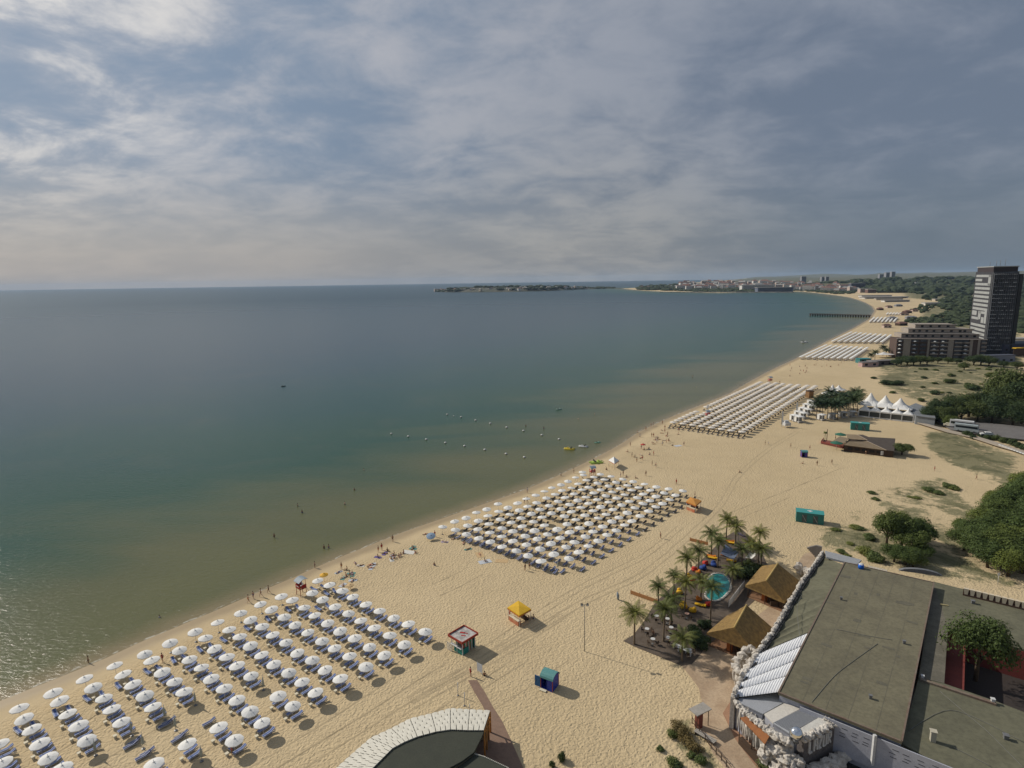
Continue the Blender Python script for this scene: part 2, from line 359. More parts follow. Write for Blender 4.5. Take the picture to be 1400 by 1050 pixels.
# white beach parasol ------------------------------------------------
def canopy_mb(R,z0,z1,n=8,thick=.03,valance=.12):
    mb=MB(); vs=[(0,0,z1)]; 
    for f_,zz_ in((.5,z0+(z1-z0)*.56),(1.,z0)):
        for k in range(n*2):
            a=PI*k/n; q=f_*(1. if k%2==0 else .955); vs.append((R*q*math.cos(a),R*q*math.sin(a),zz_-(.0 if k%2==0 else -.02)))
    N=2*n; fs=[(0,1+k,1+(k+1)%N) for k in range(N)]+[(1+k,1+N+k,1+N+(k+1)%N,1+(k+1)%N) for k in range(N)]
    b=len(vs); vs+=[(x,y,z-valance) for x,y,z in vs[1+N:1+2*N]]
    fs+=[(1+N+k,b+k,b+(k+1)%N,1+N+(k+1)%N) for k in range(N)]
    vs.append((0,0,z1-.06)); u=len(vs)-1; fs+=[(u,b+(k+1)%N,b+k) for k in range(N)]
    mb.add(vs,fs); mb.lathe([(.17,z1-.05),(.15,z1+.02),(.03,z1+.07)],8); return mb
cm=canopy_mb(1.24,2.02,2.38); canopy_me=cm.mesh('canopy',WHITE)
pm=MB(); pm.tube([(0,0,-.05),(0,0,2.6)],.03,6); pm.lathe([(.05,2.56),(.04,2.66),(.01,2.7)],6); pole_me=pm.mesh('pole',FRAME)
bm_=MB(); bm_.lathe([(.26,0),(.26,.09),(.06,.13),(.05,.3)],8); base_me=bm_.mesh('base',STEEL)
def make_parasol(loc,label,group):
    e=empty('beach_parasol',loc,0,label,'parasol',group); put('canopy',canopy_me,e); put('pole',pole_me,e); put('base',base_me,e); return e
PAR0=None
def parasol(loc,label,group):
    global PAR0
    if PAR0 is None: PAR0=make_parasol(loc,label,group); o=PAR0
    else: o=copy_tree(PAR0,loc,0,None,label,group)
    o.rotation_euler=(U_(-.09,.09),U_(-.09,.09),U_(0,.7)); q_=U_(.95,1.05); o.scale=(q_,q_,U_(.95,1.04)); return o
# closed parasol
mb=MB(); mb.tube([(0,0,.75),(0,0,1.1),(0,0,1.8),(0,0,2.35)],[.13,.19,.13,.035],7); closed_me=mb.mesh('folded_canopy',mat('folded_canvas',(.42,.44,.38),(.33,.36,.3),.85))
def closed_parasol(loc,label):
    e=empty('folded_parasol',loc,0,label,'parasol','folded parasols among the loungers'); put('folded_canopy',closed_me,e); put('pole',pole_me,e); put('base',base_me,e); return e
# lounger ------------------------------------------------------------
def lounger_meshes(cush):
    f=MB(); f.box((0,-.31,.28),(1.9,.05,.06)); f.box((0,.31,.28),(1.9,.05,.06)); f.box((-.93,0,.28),(.05,.57,.06)); f.box((.2,0,.28),(.05,.57,.05))
    for x in(-.8,.7):
        for y in(-.3,.3): f.bar((x,y,.26),(x+(-.07 if x<0 else .07),y,0),.05)
    c=MB(); c.box((-.3,0,.35),(1.22,.56,.09)); b=MB(); b.T=Matrix.Translation((.3,0,.35))@Matrix.Rotation(-.42,4,'Y'); b.box((.34,0,.0),(.7,.56,.09)); 
    s=MB()
    for y in(-.2,.2): s.box((-.3,y,.4),(1.2,.07,.012))
    s.T=Matrix.Translation((.3,0,.35))@Matrix.Rotation(-.42,4,'Y')
    for y in(-.2,.2): s.box((.34,y,.05),(.68,.07,.012))
    return f.mesh('frame',FRAME),c.mesh('cushion',cush),b.mesh('backrest',cush),s.mesh('stripes',STRIPE)
LM={'blue':lounger_meshes(BLUE),'navy':lounger_meshes(NAVY)}; LN0={}; NL=0
def lounger(loc,rz,label,group,kind='blue'):
    global NL; NL+=1
    if kind not in LN0:
        e=empty('sun_lounger',loc,rz,label,'sun lounger',group)
        for nm,me in zip(('frame','cushion','backrest','stripes'),LM[kind]): put(nm,me,e)
        LN0[kind]=e; return e
    return copy_tree(LN0[kind],loc,rz,None,label,group)
tb=MB(); tb.box((0,0,.42),(.48,.48,.05)); tb.m=0; tt_me=tb.mesh('table_top',CREAM)
tb=MB(); tb.box((0,0,.2),(.36,.36,.4),0,.9); tl_me=tb.mesh('pedestal',CREAM); TAB0=None
def side_table(loc,label,group):
    global TAB0
    if TAB0 is None:
        TAB0=empty('side_table',loc,.9,label,'side table',group); put('table_top',tt_me,TAB0); put('pedestal',tl_me,TAB0); return TAB0
    return copy_tree(TAB0,loc,.9+U_(-.1,.1),None,label,group)
rest=MB(); rest_far=[]
def rest_lounger(loc,rz):
    rest.T=Matrix.Translation(loc)@Matrix.Rotation(rz,4,'Z'); rest.m=0; rest.box((-.2,0,.33),(1.3,.58,.1)); rest.m=1; rest.box((-.9,0,.2),(.05,.58,.2))
    rest.T=rest.T@Matrix.Translation((.35,0,.35))@Matrix.Rotation(-.42,4,'Y'); rest.m=0; rest.box((.34,0,0),(.7,.58,.1)); rest.T=None
# block A: nearest field, each line runs inland from the sea
o1=lambda L:[(x/4,800+y/4) for x,y in L]; o2=lambda L:[(300+x/4,730+y/4) for x,y in L]
A=[ (0,o1([(0,865),(20,960)])),
 (1,o1([(102,669),(138,717),(180,783),(220,858),(266,936),(335,1000)])),
 (1,o1([(290,583),(333,627),(375,697),(428,765),(470,838)])),
 (1,o1([(467,508),(508,553),(562,614),(611,673),(665,747)])),
 (1,o1([(630,438),(679,480),(731,538),(786,598),(840,664)])),
 (1,o1([(787,369),(833,408),(888,468),(948,523),(1003,580)])),
 (1,o1([(928,309),(978,348),(1035,404),(1100,450),(1157,507),(1222,563),(1295,623),(1362,685)])+[(359.5,987)]),
 (1,o1([(1066,252),(1117,289),(1177,338),(1235,389),(1300,437),(1370,492)])+o2([(317,878),(395,936)])),
 (1,o1([(1192,202),(1252,237)])+o2([(107,561),(170,604),(235,655),(300,706),(373,754),(452,805),(530,860)])),
 (1,o2([(113,428),(172,460),(230,503),(295,546),(362,590),(430,641),(502,684),(583,738),(665,788)])),
 (1,o2([(228,381),(290,407),(350,450),(415,491),(486,535),(557,580),(632,622),(711,667),(795,717)])),
 (1,o2([(340,335),(400,359),(460,402),(525,440),(593,481),(664,524),(741,567),(820,611),(905,655)])),
 (1,o2([(505,316),(565,352),(633,391),(702,429),(774,470),(848,509),(927,550),(1011,597)])),
 (2,o2([(540,249),(605,272),(668,306),(734,341),(803,380),(875,417),(955,455),(1037,491),(1121,531)]))]
A_extra=[((210.7,1042.5),'white parasol alone at the bottom edge below the folded parasols'),((257.5,1016.7),'white parasol between two folded parasols near the bottom edge'),((300,993.2),'white parasol just above the person by the bottom loungers'),((319.2,1010),'white parasol beside the standing person and the turned lounger')]
gA='white parasols of the nearest field'; gL='blue sun loungers of the nearest field'; gT='cream side tables of the nearest field'
ROT=math.radians(51)
def near_set(p,lab,idx,turn):
    nm=lab
    if turn==0: 
        return
    if turn==1:   # turned pair facing the sea
        for k,(dx,dy,a) in enumerate([(-.75,-.55,2.45),(.85,.35,2.5)]):
            lounger(p+Vector((dx+U_(-.15,.15),dy+U_(-.15,.15),0)),a+U_(-.25,.25),'blue lounger turned seaward, '+('left' if k==0 else 'right')+' under '+nm,gL)
        side_table(p+Vector((.05,-.25,0)),'cream table between turned loungers, '+nm,gT)
    else:
        for k,(dx,dy) in enumerate([(-.42,1.02),(.62,.16)]):
            lounger(p+Vector((dx,dy,0)),ROT+U_(-.06,.06),'blue lounger '+('behind' if k==0 else 'beside')+' '+nm,gL)
        side_table(p+Vector((-.85,-.55,0)),'cream table by '+nm,gT)
for i,(st,line) in enumerate(A):
    for j,(px,py) in enumerate(line):
        p=P(px,py,2.2); p.z=0
        nm=(ORD[j+1]+' parasol from the sea, '+ORD[i+1]+' line, near field')
        parasol(p,'white parasol, '+ORD[j+1]+' from the sea in '+ORD[i+1]+' line of the nearest field',gA)
        near_set(p,nm,j,2 if st==0 else (0 if (j==0 and st==1) else (1 if j==1 or (j==0) else 2)))
for k,((px,py),lab) in enumerate(A_extra):
    p=P(px,py,2.2); p.z=0; parasol(p,lab,gA)
    near_set(p,['the parasol at the bottom edge','the parasol between folded ones','the parasol above the person','the parasol beside the person'][k],0,2)
for (px,py),lab in [((131,1033),'folded grey parasol at the foot of the third line'),((180.5,1006),'folded grey parasol left of a dark pair of loungers'),((226,984.5),'folded grey parasol right of a dark pair of loungers'),((196,1024),'folded grey parasol above the lowest dark loungers'),((240.5,999),'folded grey parasol left above the bottom pair'),((267.5,964.5),'folded grey parasol standing alone in its round shadow'),((276,1041),'folded grey parasol right of the bottom pair of loungers'),((360.5,943.5),'folded grey parasol above the loungers of the seventh line')]:
    closed_parasol(Vector(P(px,py)),lab)
for px,py,lab in [(179,1021,'navy lounger with pale stripes, lower left near the bottom edge'),(184.5,1016,'navy lounger behind it near the bottom edge'),(195.5,1036.5,'navy lounger, lowest of the dark ones'),(202,1031,'navy lounger just above the lowest dark one'),(226,993,'navy lounger under the folded parasol on the right'),(231.5,988.5,'navy lounger behind the folded parasol on the right'),(243.5,1012,'navy lounger left of the bottom parasol'),(248.5,1007.5,'navy lounger above left of the bottom parasol'),(286,990,'navy lounger left of a parasol and an empty spot')]:
    lounger(P(px,py),ROT+U_(-.1,.1),lab,'navy sun loungers without an open parasol','navy')
# block B
B=[[(604.5,719.8),(621.8,723.6),(637.2,729.6),(655,734.5),(671,739.8),(687.4,746.3),(705,752),(722,758.4),(740.4,765.8)],
[(622.2,712.2),(638.9,717.3),(653.6,722.7),(669.8,727.2),(686.2,733),(701.8,738.2),(720,744),(737.6,749.6),(757.5,756),(777.2,762.7)],
[(637.4,706.8),(653.9,710.7),(668.7,715.7),(685.5,721.3),(701,725.3),(717.5,731.2),(734.8,735.7),(753.7,741.7),(773,747),(792.4,754)],
[(651.3,700.2),(667.7,704.8),(683.7,709.1),(699.5,713.7),(715,718.8),(731,724.4),(748.2,729.3),(766.4,734.5),(785,740.4),(804.4,745.8)],
[(665.7,695.1),(681.6,698.7),(696.4,702.4),(711.9,707.4),(728.9,712.4),(745.1,717.3),(762.3,722.5),(779.8,726.8),(799.5,732.8),(817.3,738.2)],
[(681,688.2),(694.6,692.8),(709.8,696.6),(726.5,701.3),(741.5,706.2),(775.3,715.7),(792.4,720.9),(811.1,725.6),(829.9,730.8)],
[(708.4,687),(721.8,691.7),(737.6,695.8),(753.7,700.2),(771,704.8),(787.4,709.8),(805.4,714.2),(824.2,718.8),(841.9,724)],
[(720,681.5),(733.5,686.6),(750.7,690.1),(766.4,694.7),(782.2,699),(799.8,703.3),(817.4,707.9),(836,712),(854.3,716.9)],
[(732.3,676.1),(746.7,680.2),(762.4,684.9),(778.4,688.7),(794.3,693.2),(811.3,697.7),(828.5,702.1),(846.2,706.3),(864.8,711)],
[(744.2,671.2),(758.6,675.3),(773.6,679.2),(789.7,683.3),(805.4,687.6),(821.7,692.2),(838.8,695.5),(857.4,700.2),(875.4,704.5)],
[(754.7,666.3),(768.9,670),(785,674.2),(801,678.6),(816.9,682.3),(832.3,685.6),(849.7,689.7),(867.3,693.7),(886.8,698.2)],
[(766.6,661.8),(780.7,666.1),(795.7,669),(811.8,672.7),(827.4,677.1),(843.4,680.5),(860.7,684.6),(878.2,687.8),(896.1,692)],
[(776.4,657.1),(790.7,660.6),(804.5,665.3),(821.2,668.7),(836.7,672.1),(853.7,675.5),(870.7,679.7),(888.4,683.4),(906,687.3)],
[(787.2,652.4),(801.5,655.6),(816.3,659.7),(831.4,663.4),(847.4,667.2),(863.3,669.9),(880,674.5),(897.4,677.7),(915,681.9)],
[(797.2,648.7),(811.6,651.3),(826.2,655),(841.5,658.7),(857.5,662.7),(873.2,665.5),(889.9,669),(907.3,673.1),(924,676.3)],
[(796.3,644.6),(820.7,647.3),(835.5,650.4),(850.9,654.2),(865.8,657.5),(881.9,661),(897.6,664.6),(914.7,667.6),(933,670.4)]]
gB='white parasols of the second field'; gLB='dark blue sun loungers of the second field'
cand=[]
for i,line in enumerate(B):
    for j,(px,py) in enumerate(line):
        p=P(px,py,2.2); p.z=0
        parasol(p,'white parasol, '+ORD[j+1]+' from the sea in '+ORD[i+1]+' line of the second field',gB)
        if j>0:
            for k,(dx,dy) in enumerate([(-.5,1.0),(.95,-.45)]): cand.append(((p+Vector((dx+U_(-.1,.1),dy+U_(-.1,.1),0))),ROT+U_(-.12,.12),'navy lounger '+('behind' if k==0 else 'beside')+' the '+ORD[j+1]+' parasol, '+ORD[i+1]+' line of second field'))
        if j==len(line)-1:
            cand.append((p+Vector((3.0,-1.9,0)),ROT+U_(-.2,.2),'navy lounger without parasol inland of the '+ORD[i+1]+' line of second field'))
for k,(px,py) in enumerate([(641,740),(653,742.5),(660,745),(668,748),(678,751.5),(686,754),(695,757),(702,759.5),(711,763),(719,766),(730,770),(737,773),(747,776.5),(756,780),(769,783)]):
    cand.append((P(px,py),ROT+U_(-.15,.15),'navy lounger, '+ORD[k+1]+' from the left in the uncovered nearest row'))
cand.sort(key=lambda c:(c[0]-Vector((0,0,CH))).length)
for p,a,l in cand:
    if NL<296: lounger(p,a,l,gLB,'navy')
    else: rest_lounger(p,a)
closed_parasol(P(762.7,779),'folded grey parasol at the near corner of the second field')
# block C: beige shades
mb=canopy_mb(1.62,2.0,2.5,4,valance=.16); mb.tube([(0,0,0),(0,0,2.6)],.04,5); beige_me=mb.mesh('parasol',BEIGE)
bots=[(105,262),(235,280),(370,297),(500,315),(630,335),(765,355),(900,373),(1045,390)]; tops=[(400,118),(510,130),(610,130),(710,140),(815,150),(920,155),(1040,163),(1150,170)]
for r,(b,t) in enumerate(zip(bots,tops)):
    Bp=P(910+b[0]/10,550+b[1]/10,2.3); Tp=P(1000+t[0]/10,510+t[1]/10,2.3); N=29
    for k in range(N+1):
        if r==0 and k in(7,8): continue
        p=Bp.lerp(Tp,k/N)+Vector((U_(-.15,.15),U_(-.15,.15),0)); p.z=0
        o=put('beige_parasol',beige_me,None,p,math.atan2((Tp-Bp).y,(Tp-Bp).x)+PI/4+U_(-.06,.06))
        tag(o,'beige square parasol, '+ORD[k+1]+' from the near end, '+ORD[r+1]+' row from the sea','parasol','beige parasols of the third field')
        for dx,dy in((-.9,1.1),(.8,-.6)): rest_lounger(p+Vector((dx,dy,0)),ROT)
    for dx in(0,): rest_lounger(Bp+Vector((-2.6,-3.,-2.3)),ROT); rest_lounger(Bp+Vector((-1.,-3.6,-2.3)),ROT)
tag(rest.build('far_loungers',[mat('dark_mesh',(.028,.028,.035),(.05,.045,.045),.8),FRAME]),'far rows of dark loungers under the more distant parasols','sun loungers',kind='stuff')
# blocks beyond: rows of white parasols seen as stripes
fp_=MB(); fl_=MB()
def far_block(b0,b1,t0,t1,rows,step=3.6):
    """near end line b0..b1 and far end line t0..t1 in photograph points"""
    for r in range(rows):
        f_=r/(rows-1); a=P(b0[0]+(b1[0]-b0[0])*f_,b0[1]+(b1[1]-b0[1])*f_,2); b=P(t0[0]+(t1[0]-t0[0])*f_,t0[1]+(t1[1]-t0[1])*f_,2); N=int((b-a).length/step)
        for k in range(N):
            p=a.lerp(b,k/N); fp_.lathe([(1.35,2.0),(.8,2.3),(.05,2.5)],8,(p.x,p.y,0)); fp_.bar((p.x,p.y,0),(p.x,p.y,2.1),.06)
            if k%2==0 and k<N-1: fl_.box((p.x+1.6,p.y+.9,.3),(2.,1.9,.3),.9)
far_block((1094.5,488),(1163,490),(1131,471),(1187,474.5),9); far_block((1138,466.5),(1205,467.5),(1165,453.5),(1218.5,457.5),9); far_block((1189,439.5),(1222,439.5),(1196,433.3),(1227,433.6),7,5.)
far_block((1212,429.5),(1228,429.5),(1215,427),(1232,427),5,6.)
tag(fp_.build('distant_parasols',WHITE),'distant striped rows of white parasols further along the bay','parasols',kind='stuff')
tag(fl_.build('distant_loungers',mat('slate_cushion',(.12,.13,.18),(.17,.17,.2),.8)),'slate loungers between the distant white parasol rows','sun loungers',kind='stuff')
# ---------------------------------------------------------------- people
def cmat(name,c,**k): return mat(name,c,tuple(x*.8 for x in c),k.pop('rough',.75),**k)
SKIN=[mat('tan_skin',(.36,.20,.12),(.30,.16,.09),.6),mat('pale_skin',(.52,.33,.23),(.46,.28,.19),.6)]
HAIR=cmat('dark_hair',(.03,.02,.014)); CLOTH={'red':cmat('red_cloth',(.45,.04,.035)),'black':cmat('black_cloth',(.015,.015,.02)),'blue':cmat('blue_cloth',(.04,.08,.28)),'white':cmat('white_cloth',(.7,.7,.68)),'orange':cmat('orange_cloth',(.6,.2,.04))}
def skinned(name,pts,edges,rad,m):
    me=bpy.data.meshes.new(name); me.from_pydata(pts,edges,[]); o=bpy.data.objects.new(name,me); COL.objects.link(o)
    md=o.modifiers.new('s','SKIN'); sv=me.skin_vertices[0].data
    for i,r in enumerate(rad): sv[i].radius=(r if isinstance(r,tuple) else (r,r))
    sv[0].use_root=True; o.modifiers.new('u','SUBSURF').levels=1
    dg=bpy.context.evaluated_depsgraph_get(); out=bpy.data.meshes.new_from_object(o.evaluated_get(dg)); bpy.data.objects.remove(o)
    out.name=name; out.materials.clear(); out.materials.append(m)
    out.polygons.foreach_set('use_smooth',[True]*len(out.polygons)); return out
def body(pose,m):
    # pelvis spine chest neck skullbase head  |L sh el wr hand|R..|L hip knee ankle toe|R..
    if pose=='stand': T=[(0,0,.95),(0,-.01,1.14),(0,.0,1.34),(0,0,1.47),(0,.01,1.55),(0,.015,1.68)]; Lr=[(-.17,0,1.39),(-.24,-.03,1.12),(-.25,.05,.88),(-.25,.08,.79)]; Rr=[(.17,0,1.39),(.25,-.02,1.12),(.22,.12,.92),(.2,.16,.84)]; Ll=[(-.09,0,.88),(-.11,.02,.48),(-.12,-.03,.08),(-.13,.12,.03)]; Rl=[(.09,0,.88),(.12,.03,.48),(.13,0,.08),(.15,.15,.03)]
    elif pose=='walk': T=[(0,0,.93),(0,.01,1.12),(0,.03,1.33),(0,.04,1.46),(0,.05,1.54),(0,.065,1.67)]; Lr=[(-.17,.03,1.38),(-.22,-.1,1.13),(-.2,.0,.92),(-.19,.04,.84)]; Rr=[(.17,.03,1.38),(.22,.14,1.14),(.18,.34,1.02),(.17,.42,.98)]; Ll=[(-.09,0,.87),(-.1,.22,.5),(-.1,.27,.1),(-.1,.42,.06)]; Rl=[(.09,0,.87),(.1,.02,.47),(.1,-.32,.14),(.1,-.26,.02)]
    elif pose=='sit': T=[(0,0,.14),(0,-.07,.32),(0,-.1,.52),(0,-.08,.64),(0,-.06,.71),(0,-.03,.84)]; Lr=[(-.17,-.09,.57),(-.24,.06,.36),(-.17,.27,.34),(-.13,.34,.36)]; Rr=[(.17,-.09,.57),(.26,-.26,.34),(.25,-.36,.1),(.25,-.42,.04)]; Ll=[(-.1,.05,.14),(-.14,.34,.42),(-.13,.55,.08),(-.14,.68,.04)]; Rl=[(.1,.05,.14),(.16,.42,.3),(.17,.75,.08),(.18,.86,.08)]
    else: T=[(0,0,.14),(0,-.19,.14),(0,-.38,.15),(0,-.51,.14),(0,-.58,.15),(0,-.71,.15)]; Lr=[(-.17,-.43,.13),(-.3,-.2,.08),(-.3,.04,.08),(-.3,.12,.06)]; Rr=[(.17,-.43,.13),(.34,-.55,.1),(.2,-.74,.1),(.12,-.78,.1)]; Ll=[(-.1,.06,.13),(-.12,.46,.1),(-.12,.86,.09),(-.12,.93,.2)]; Rl=[(.1,.06,.13),(.16,.44,.24),(.14,.8,.08),(.14,.88,.17)]
    pts=T+Lr+Rr+Ll+Rl; E=[(0,1),(1,2),(2,3),(3,4),(4,5),(2,6),(6,7),(7,8),(8,9),(2,10),(10,11),(11,12),(12,13),(0,14),(14,15),(15,16),(16,17),(0,18),(18,19),(19,20),(20,21)]
    rad=[(.15,.11),(.13,.09),(.155,.1),.055,.07,.095]+[.058,.045,.032,.03]*2+[.085,.06,.04,.035]*2
    return skinned('body',pts,E,rad,m)
SW={}
def wear(pose,c):
    if (pose,c) in SW: return SW[pose,c]
    mb=MB(); mb.smooth=True
    if pose in('stand','walk'):
        mb.lathe([(.13,.80),(.16,.88),(.165,.96),(.15,1.04)],10,(0,0,0)); 
        if c in('red','white'): mb.lathe([(.15,1.05),(.15,1.15),(.185,1.32),(.13,1.43)],10)
    elif pose=='sit': mb.lathe([(.15,.03),(.175,.12),(.165,.26)],10)
    else:
        mb.tube([(0,-.1,.14),(0,.02,.14),(0,.14,.13)],[.15,.165,.15],10)
    mb.v=[(x*1.05,y*.82 if pose!='lie' else y,z) for x,y,z in mb.v]
    SW[pose,c]=mb.mesh('swimwear',CLOTH[c]); return SW[pose,c]
HR={}
for ps,c,f in(('stand',(0,-.02,1.71),0),('walk',(0,.03,1.70),0),('sit',(0,-.06,.875),0),('lie',(0,-.77,.16),0)):
    mb=MB(); mb.smooth=True; mb.blob(c,(.105,.115,.11),3,rough=.08,sub=2); HR[ps]=mb.mesh('hair',HAIR)
BD={(ps,i):body(ps,SKIN[i]) for ps in('stand','walk','sit','lie') for i in(0,1)}
def person(px,py,pose,c,label,rz=None,sink=0.,sc=1.,grp=None,h=0.):
    p=P(px,py,h) if not isinstance(px,Vector) else px
    if sink: p=P(px,py,SEA_Z)
    e=empty('person',(p.x,p.y,p.z-sink),U_(0,6.28) if rz is None else rz,label,'person',grp,sc)
    put('body',BD[pose,int(rnd()<.45)],e); put('swimwear',wear(pose,c),e); put('hair',HR[pose],e); return e
S_,W_,T_,L_='stand','walk','sit','lie'
for a in [(121,906,S_,'black','person wading alone in the shallows at the lower left',.45),(375,735,S_,'black','person knee-deep out in the sea straight off the nearest field',.5),(407,692,S_,'black','bather waist-deep, upper of two near the middle of the sea',.85),(413,701,S_,'blue','bather waist-deep, lower of two near the middle of the sea',.8),(443,750,S_,'black','bather in the shallows, left of a close pair',.7),(449.5,749.5,S_,'blue','bather in the shallows, right of a close pair',.7),(471.5,690,S_,'black','lone bather waist-deep below the buoy rope',.8),(484.5,670,S_,'black','lone bather far out above another bather',1.),(497.5,643,S_,'black','lone bather furthest out on the left',1.),(430.5,776.5,S_,'black','person standing at the waterline above the red lifeguard tower',.15),(719,583,S_,'black','bather in front of the far parasol field, leftmost of four',.8),(743.5,586,S_,'blue','bather in front of the far parasol field, second of four',.8),(790.5,573,S_,'black','bather in front of the far parasol field, third of four',1.),(813,567,S_,'black','bather in front of the far parasol field, rightmost of four',.6),(872,592,S_,'black','bather stepping into the sea before the far beach',.6),(875,598,W_,'white','person entering white surf before the far beach',.2),(218,844,S_,'white','swimmer splashing near the shore at the lower left',1.25),(767,651,S_,'black','bather left of the red tower of the second field',.5),(947,515,S_,'black','tiny bather far out beyond the third field',.9),(952,530,S_,'black','tiny bather beyond the third field, nearer the sand',.9),(1013,527,S_,'black','tiny bather off the far end of the third field',.6)]:
    person(a[0],a[1],a[2],a[3],a[4],sink=a[5])
for a in [(339.5,824,W_,'orange','person in orange walking at the waterline, first of four walkers'),(346.5,818.5,W_,'blue','second of four people walking along the waterline'),(357,815.5,W_,'black','third of four people walking along the waterline'),(367.5,810.5,W_,'black','last of four people walking along the waterline'),
(222.5,905,W_,'red','person in red bending between the parasols near the water'),(317.5,1032,S_,'red','person in red standing by loungers at the bottom'),(643.5,925,S_,'red','person in red at the head of the boardwalk'),(662.5,924,T_,'black','person in dark clothes sitting by a white board below the kiosk'),
(466.9,778,S_,'orange','tan person standing among sunbathers right of the yellow parasol'),(474,779,T_,'black','person sitting beside the standing tan person'),(463,782.5,L_,'blue','sunbather lying on a pale towel below the tan person'),(493,773.5,L_,'black','sunbather in black lying on a white towel'),(485.7,770.6,L_,'blue','sunbather left of the white towel group'),(511,772.5,L_,'black','sunbather on a long pale towel right of the white towel'),(478.5,790,S_,'black','person in dark swimwear standing above a pale towel'),(482.5,794,L_,'blue','sunbather lying at the feet of the dark standing person'),(468.6,800,L_,'white','sunbather lying close to the last parasol line'),
(537,740.5,S_,'black','lone person standing at the water above the sitting group'),(517.4,755,S_,'orange','person standing, left of a pair at the waterline'),(522,752,S_,'red','person standing, right of a pair at the waterline'),(529.8,753.5,T_,'black','person sitting up on a blue towel'),(525.9,757,L_,'blue','person lying on the blue towel near the waterline'),(516.6,762,T_,'blue','person sitting on a small purple towel'),(535.5,765.5,T_,'white','person sitting on a white and dark towel'),(551.7,756.5,T_,'red','person in red kneeling left of the white disc'),(567.7,756.5,T_,'red','person in red kneeling right of the white disc'),(593.7,773,T_,'blue','person sitting alone on the open sand with a bag'),(581.7,730.5,L_,'red','sunbather lying left of the grey blue parasol'),(594.6,734,S_,'red','person standing behind the grey blue parasol'),(608,741,L_,'white','sunbather on a lilac towel near the second field'),(621,737,L_,'black','sunbather by the first parasols of the second field'),
(634,743,L_,'red','sunbather in red below the brown loungers'),(640,751,L_,'black','sunbather on the teal towel'),(656,758.5,L_,'orange','sunbather on a beige towel near the second field'),(663,768,T_,'white','person sitting on the pale blue mat'),
(718,780,S_,'black','left of two people standing below the second field'),(724,778,S_,'black','right of two people standing below the second field'),(721,674,S_,'white','person in white at the waterline of the second field'),(784.5,647,S_,'black','person on the waterline left of the red tower'),
(717,688,S_,'blue','person standing between the first parasols, left of pair'),(721,687,S_,'black','person standing between the first parasols, right of pair'),
(891.5,636,S_,'black','left of two people walking on the sand right of the gazebo'),(896.5,639,W_,'black','right of two people walking on the sand right of the gazebo'),(883,650.5,S_,'black','person standing alone above the last rows of the second field'),(924.6,662,S_,'red','person in red standing right of the second field'),(852,650,S_,'black','person in a small group right of the red tower, standing tallest'),(848.5,652,S_,'blue','person in the same group right of the red tower, leftmost'),(868.9,654,T_,'black','person sitting at the edge of the second field'),(856.5,652.8,T_,'black','person sitting beside the small group by the red tower'),(903,736,S_,'black','person alone on open sand left of the palms'),(829,642.5,T_,'black','person sitting beside the red tower of the second field'),(950,679.5,S_,'black','person behind the orange stall'),
(890,583.5,S_,'black','person at the far waterline, left of a close pair'),(893,582.5,S_,'blue','person at the far waterline, right of a close pair'),(905.7,580,S_,'black','person at the waterline just before the beige parasols'),(883,588.5,S_,'orange','person at the far waterline left of the close pair'),(861.7,610,S_,'black','person at the waterline right of the beached boat'),(876.6,614,S_,'blue','person standing left of the small red parasol'),(864,624.5,S_,'black','person standing above the gazebo'),(868,625,T_,'black','person sitting next to the one above the gazebo'),(858,618,T_,'red','person sitting at the waterline above the gazebo'),(891,597,S_,'black','person in the far crowd standing left of centre'),(893.5,597.5,S_,'red','person in red in the far crowd, left of centre'),(912.8,595,S_,'black','person in the far crowd below the beige parasols'),(914.5,604.5,S_,'black','person in the far crowd, right of a close pair'),(911,606,S_,'orange','person in the far crowd, left of a close pair'),(935,609.5,S_,'black','person standing beside the white sheet'),(880.6,615.5,T_,'black','person sitting below the small red parasol'),(896,602,L_,'red','sunbather in red lying in the far crowd'),(892,605,L_,'black','sunbather in the far crowd, lower left'),(905.7,605,L_,'black','sunbather in the far crowd, centre'),(905,592.5,L_,'orange','sunbather near the corner of the beige parasols'),(898.5,600,T_,'blue','person sitting in the far crowd'),(909,586.5,S_,'red','person at the corner of the beige parasols'),(919,609,L_,'black','sunbather left of the white sheet'),
(1081,611.5,S_,'black','person standing far left of the purple cabin'),(1107,614.5,S_,'black','person with a dog above the purple cabin'),(1097.5,634,T_,'orange','person sitting below the purple cabin'),(1117,636.5,S_,'black','person standing right below the purple cabin'),(1137,634.5,W_,'black','person running by the beach bar sand'),(1183.5,622,S_,'black','person at the front wall of the brown beach bar'),(1277.5,644,S_,'red','person in red on the sand track by the dune grass'),(1335,656,W_,'black','person carrying a red board on the sand track'),(1046,608,S_,'black','adult walking with a child inland of the beige parasols'),(1010.7,646,T_,'black','person sitting alone in the middle of the open sand'),(1050.5,607.5,S_,'white','child walking beside an adult inland of the beige parasols'),
(1142,601,S_,'black','person by the near green parasol of the bar'),(1038,578,S_,'red','far person at the near corner of the beige rows'),(697,845,S_,'red','person in red at the left side of the yellow stall'),(717,846,S_,'white','person in white under the yellow stall'),(722,847,T_,'black','person in dark clothes sitting in the shade of the yellow stall'),(729,846,T_,'blue','person in blue sitting at the shaded side of the yellow stall'),(934,805,S_,'black','person walking among the palms near the pool'),(893,867,T_,'black','person sitting at a terrace table'),
(1060,528,S_,'red','person in red beside the far red tower'),(1066,524,S_,'black','person in dark beside the far red tower')]:
    sc=.62 if 'child' in a[4].split()[0] else U_(.95,1.04)
    person(*a[:5],sc=sc)
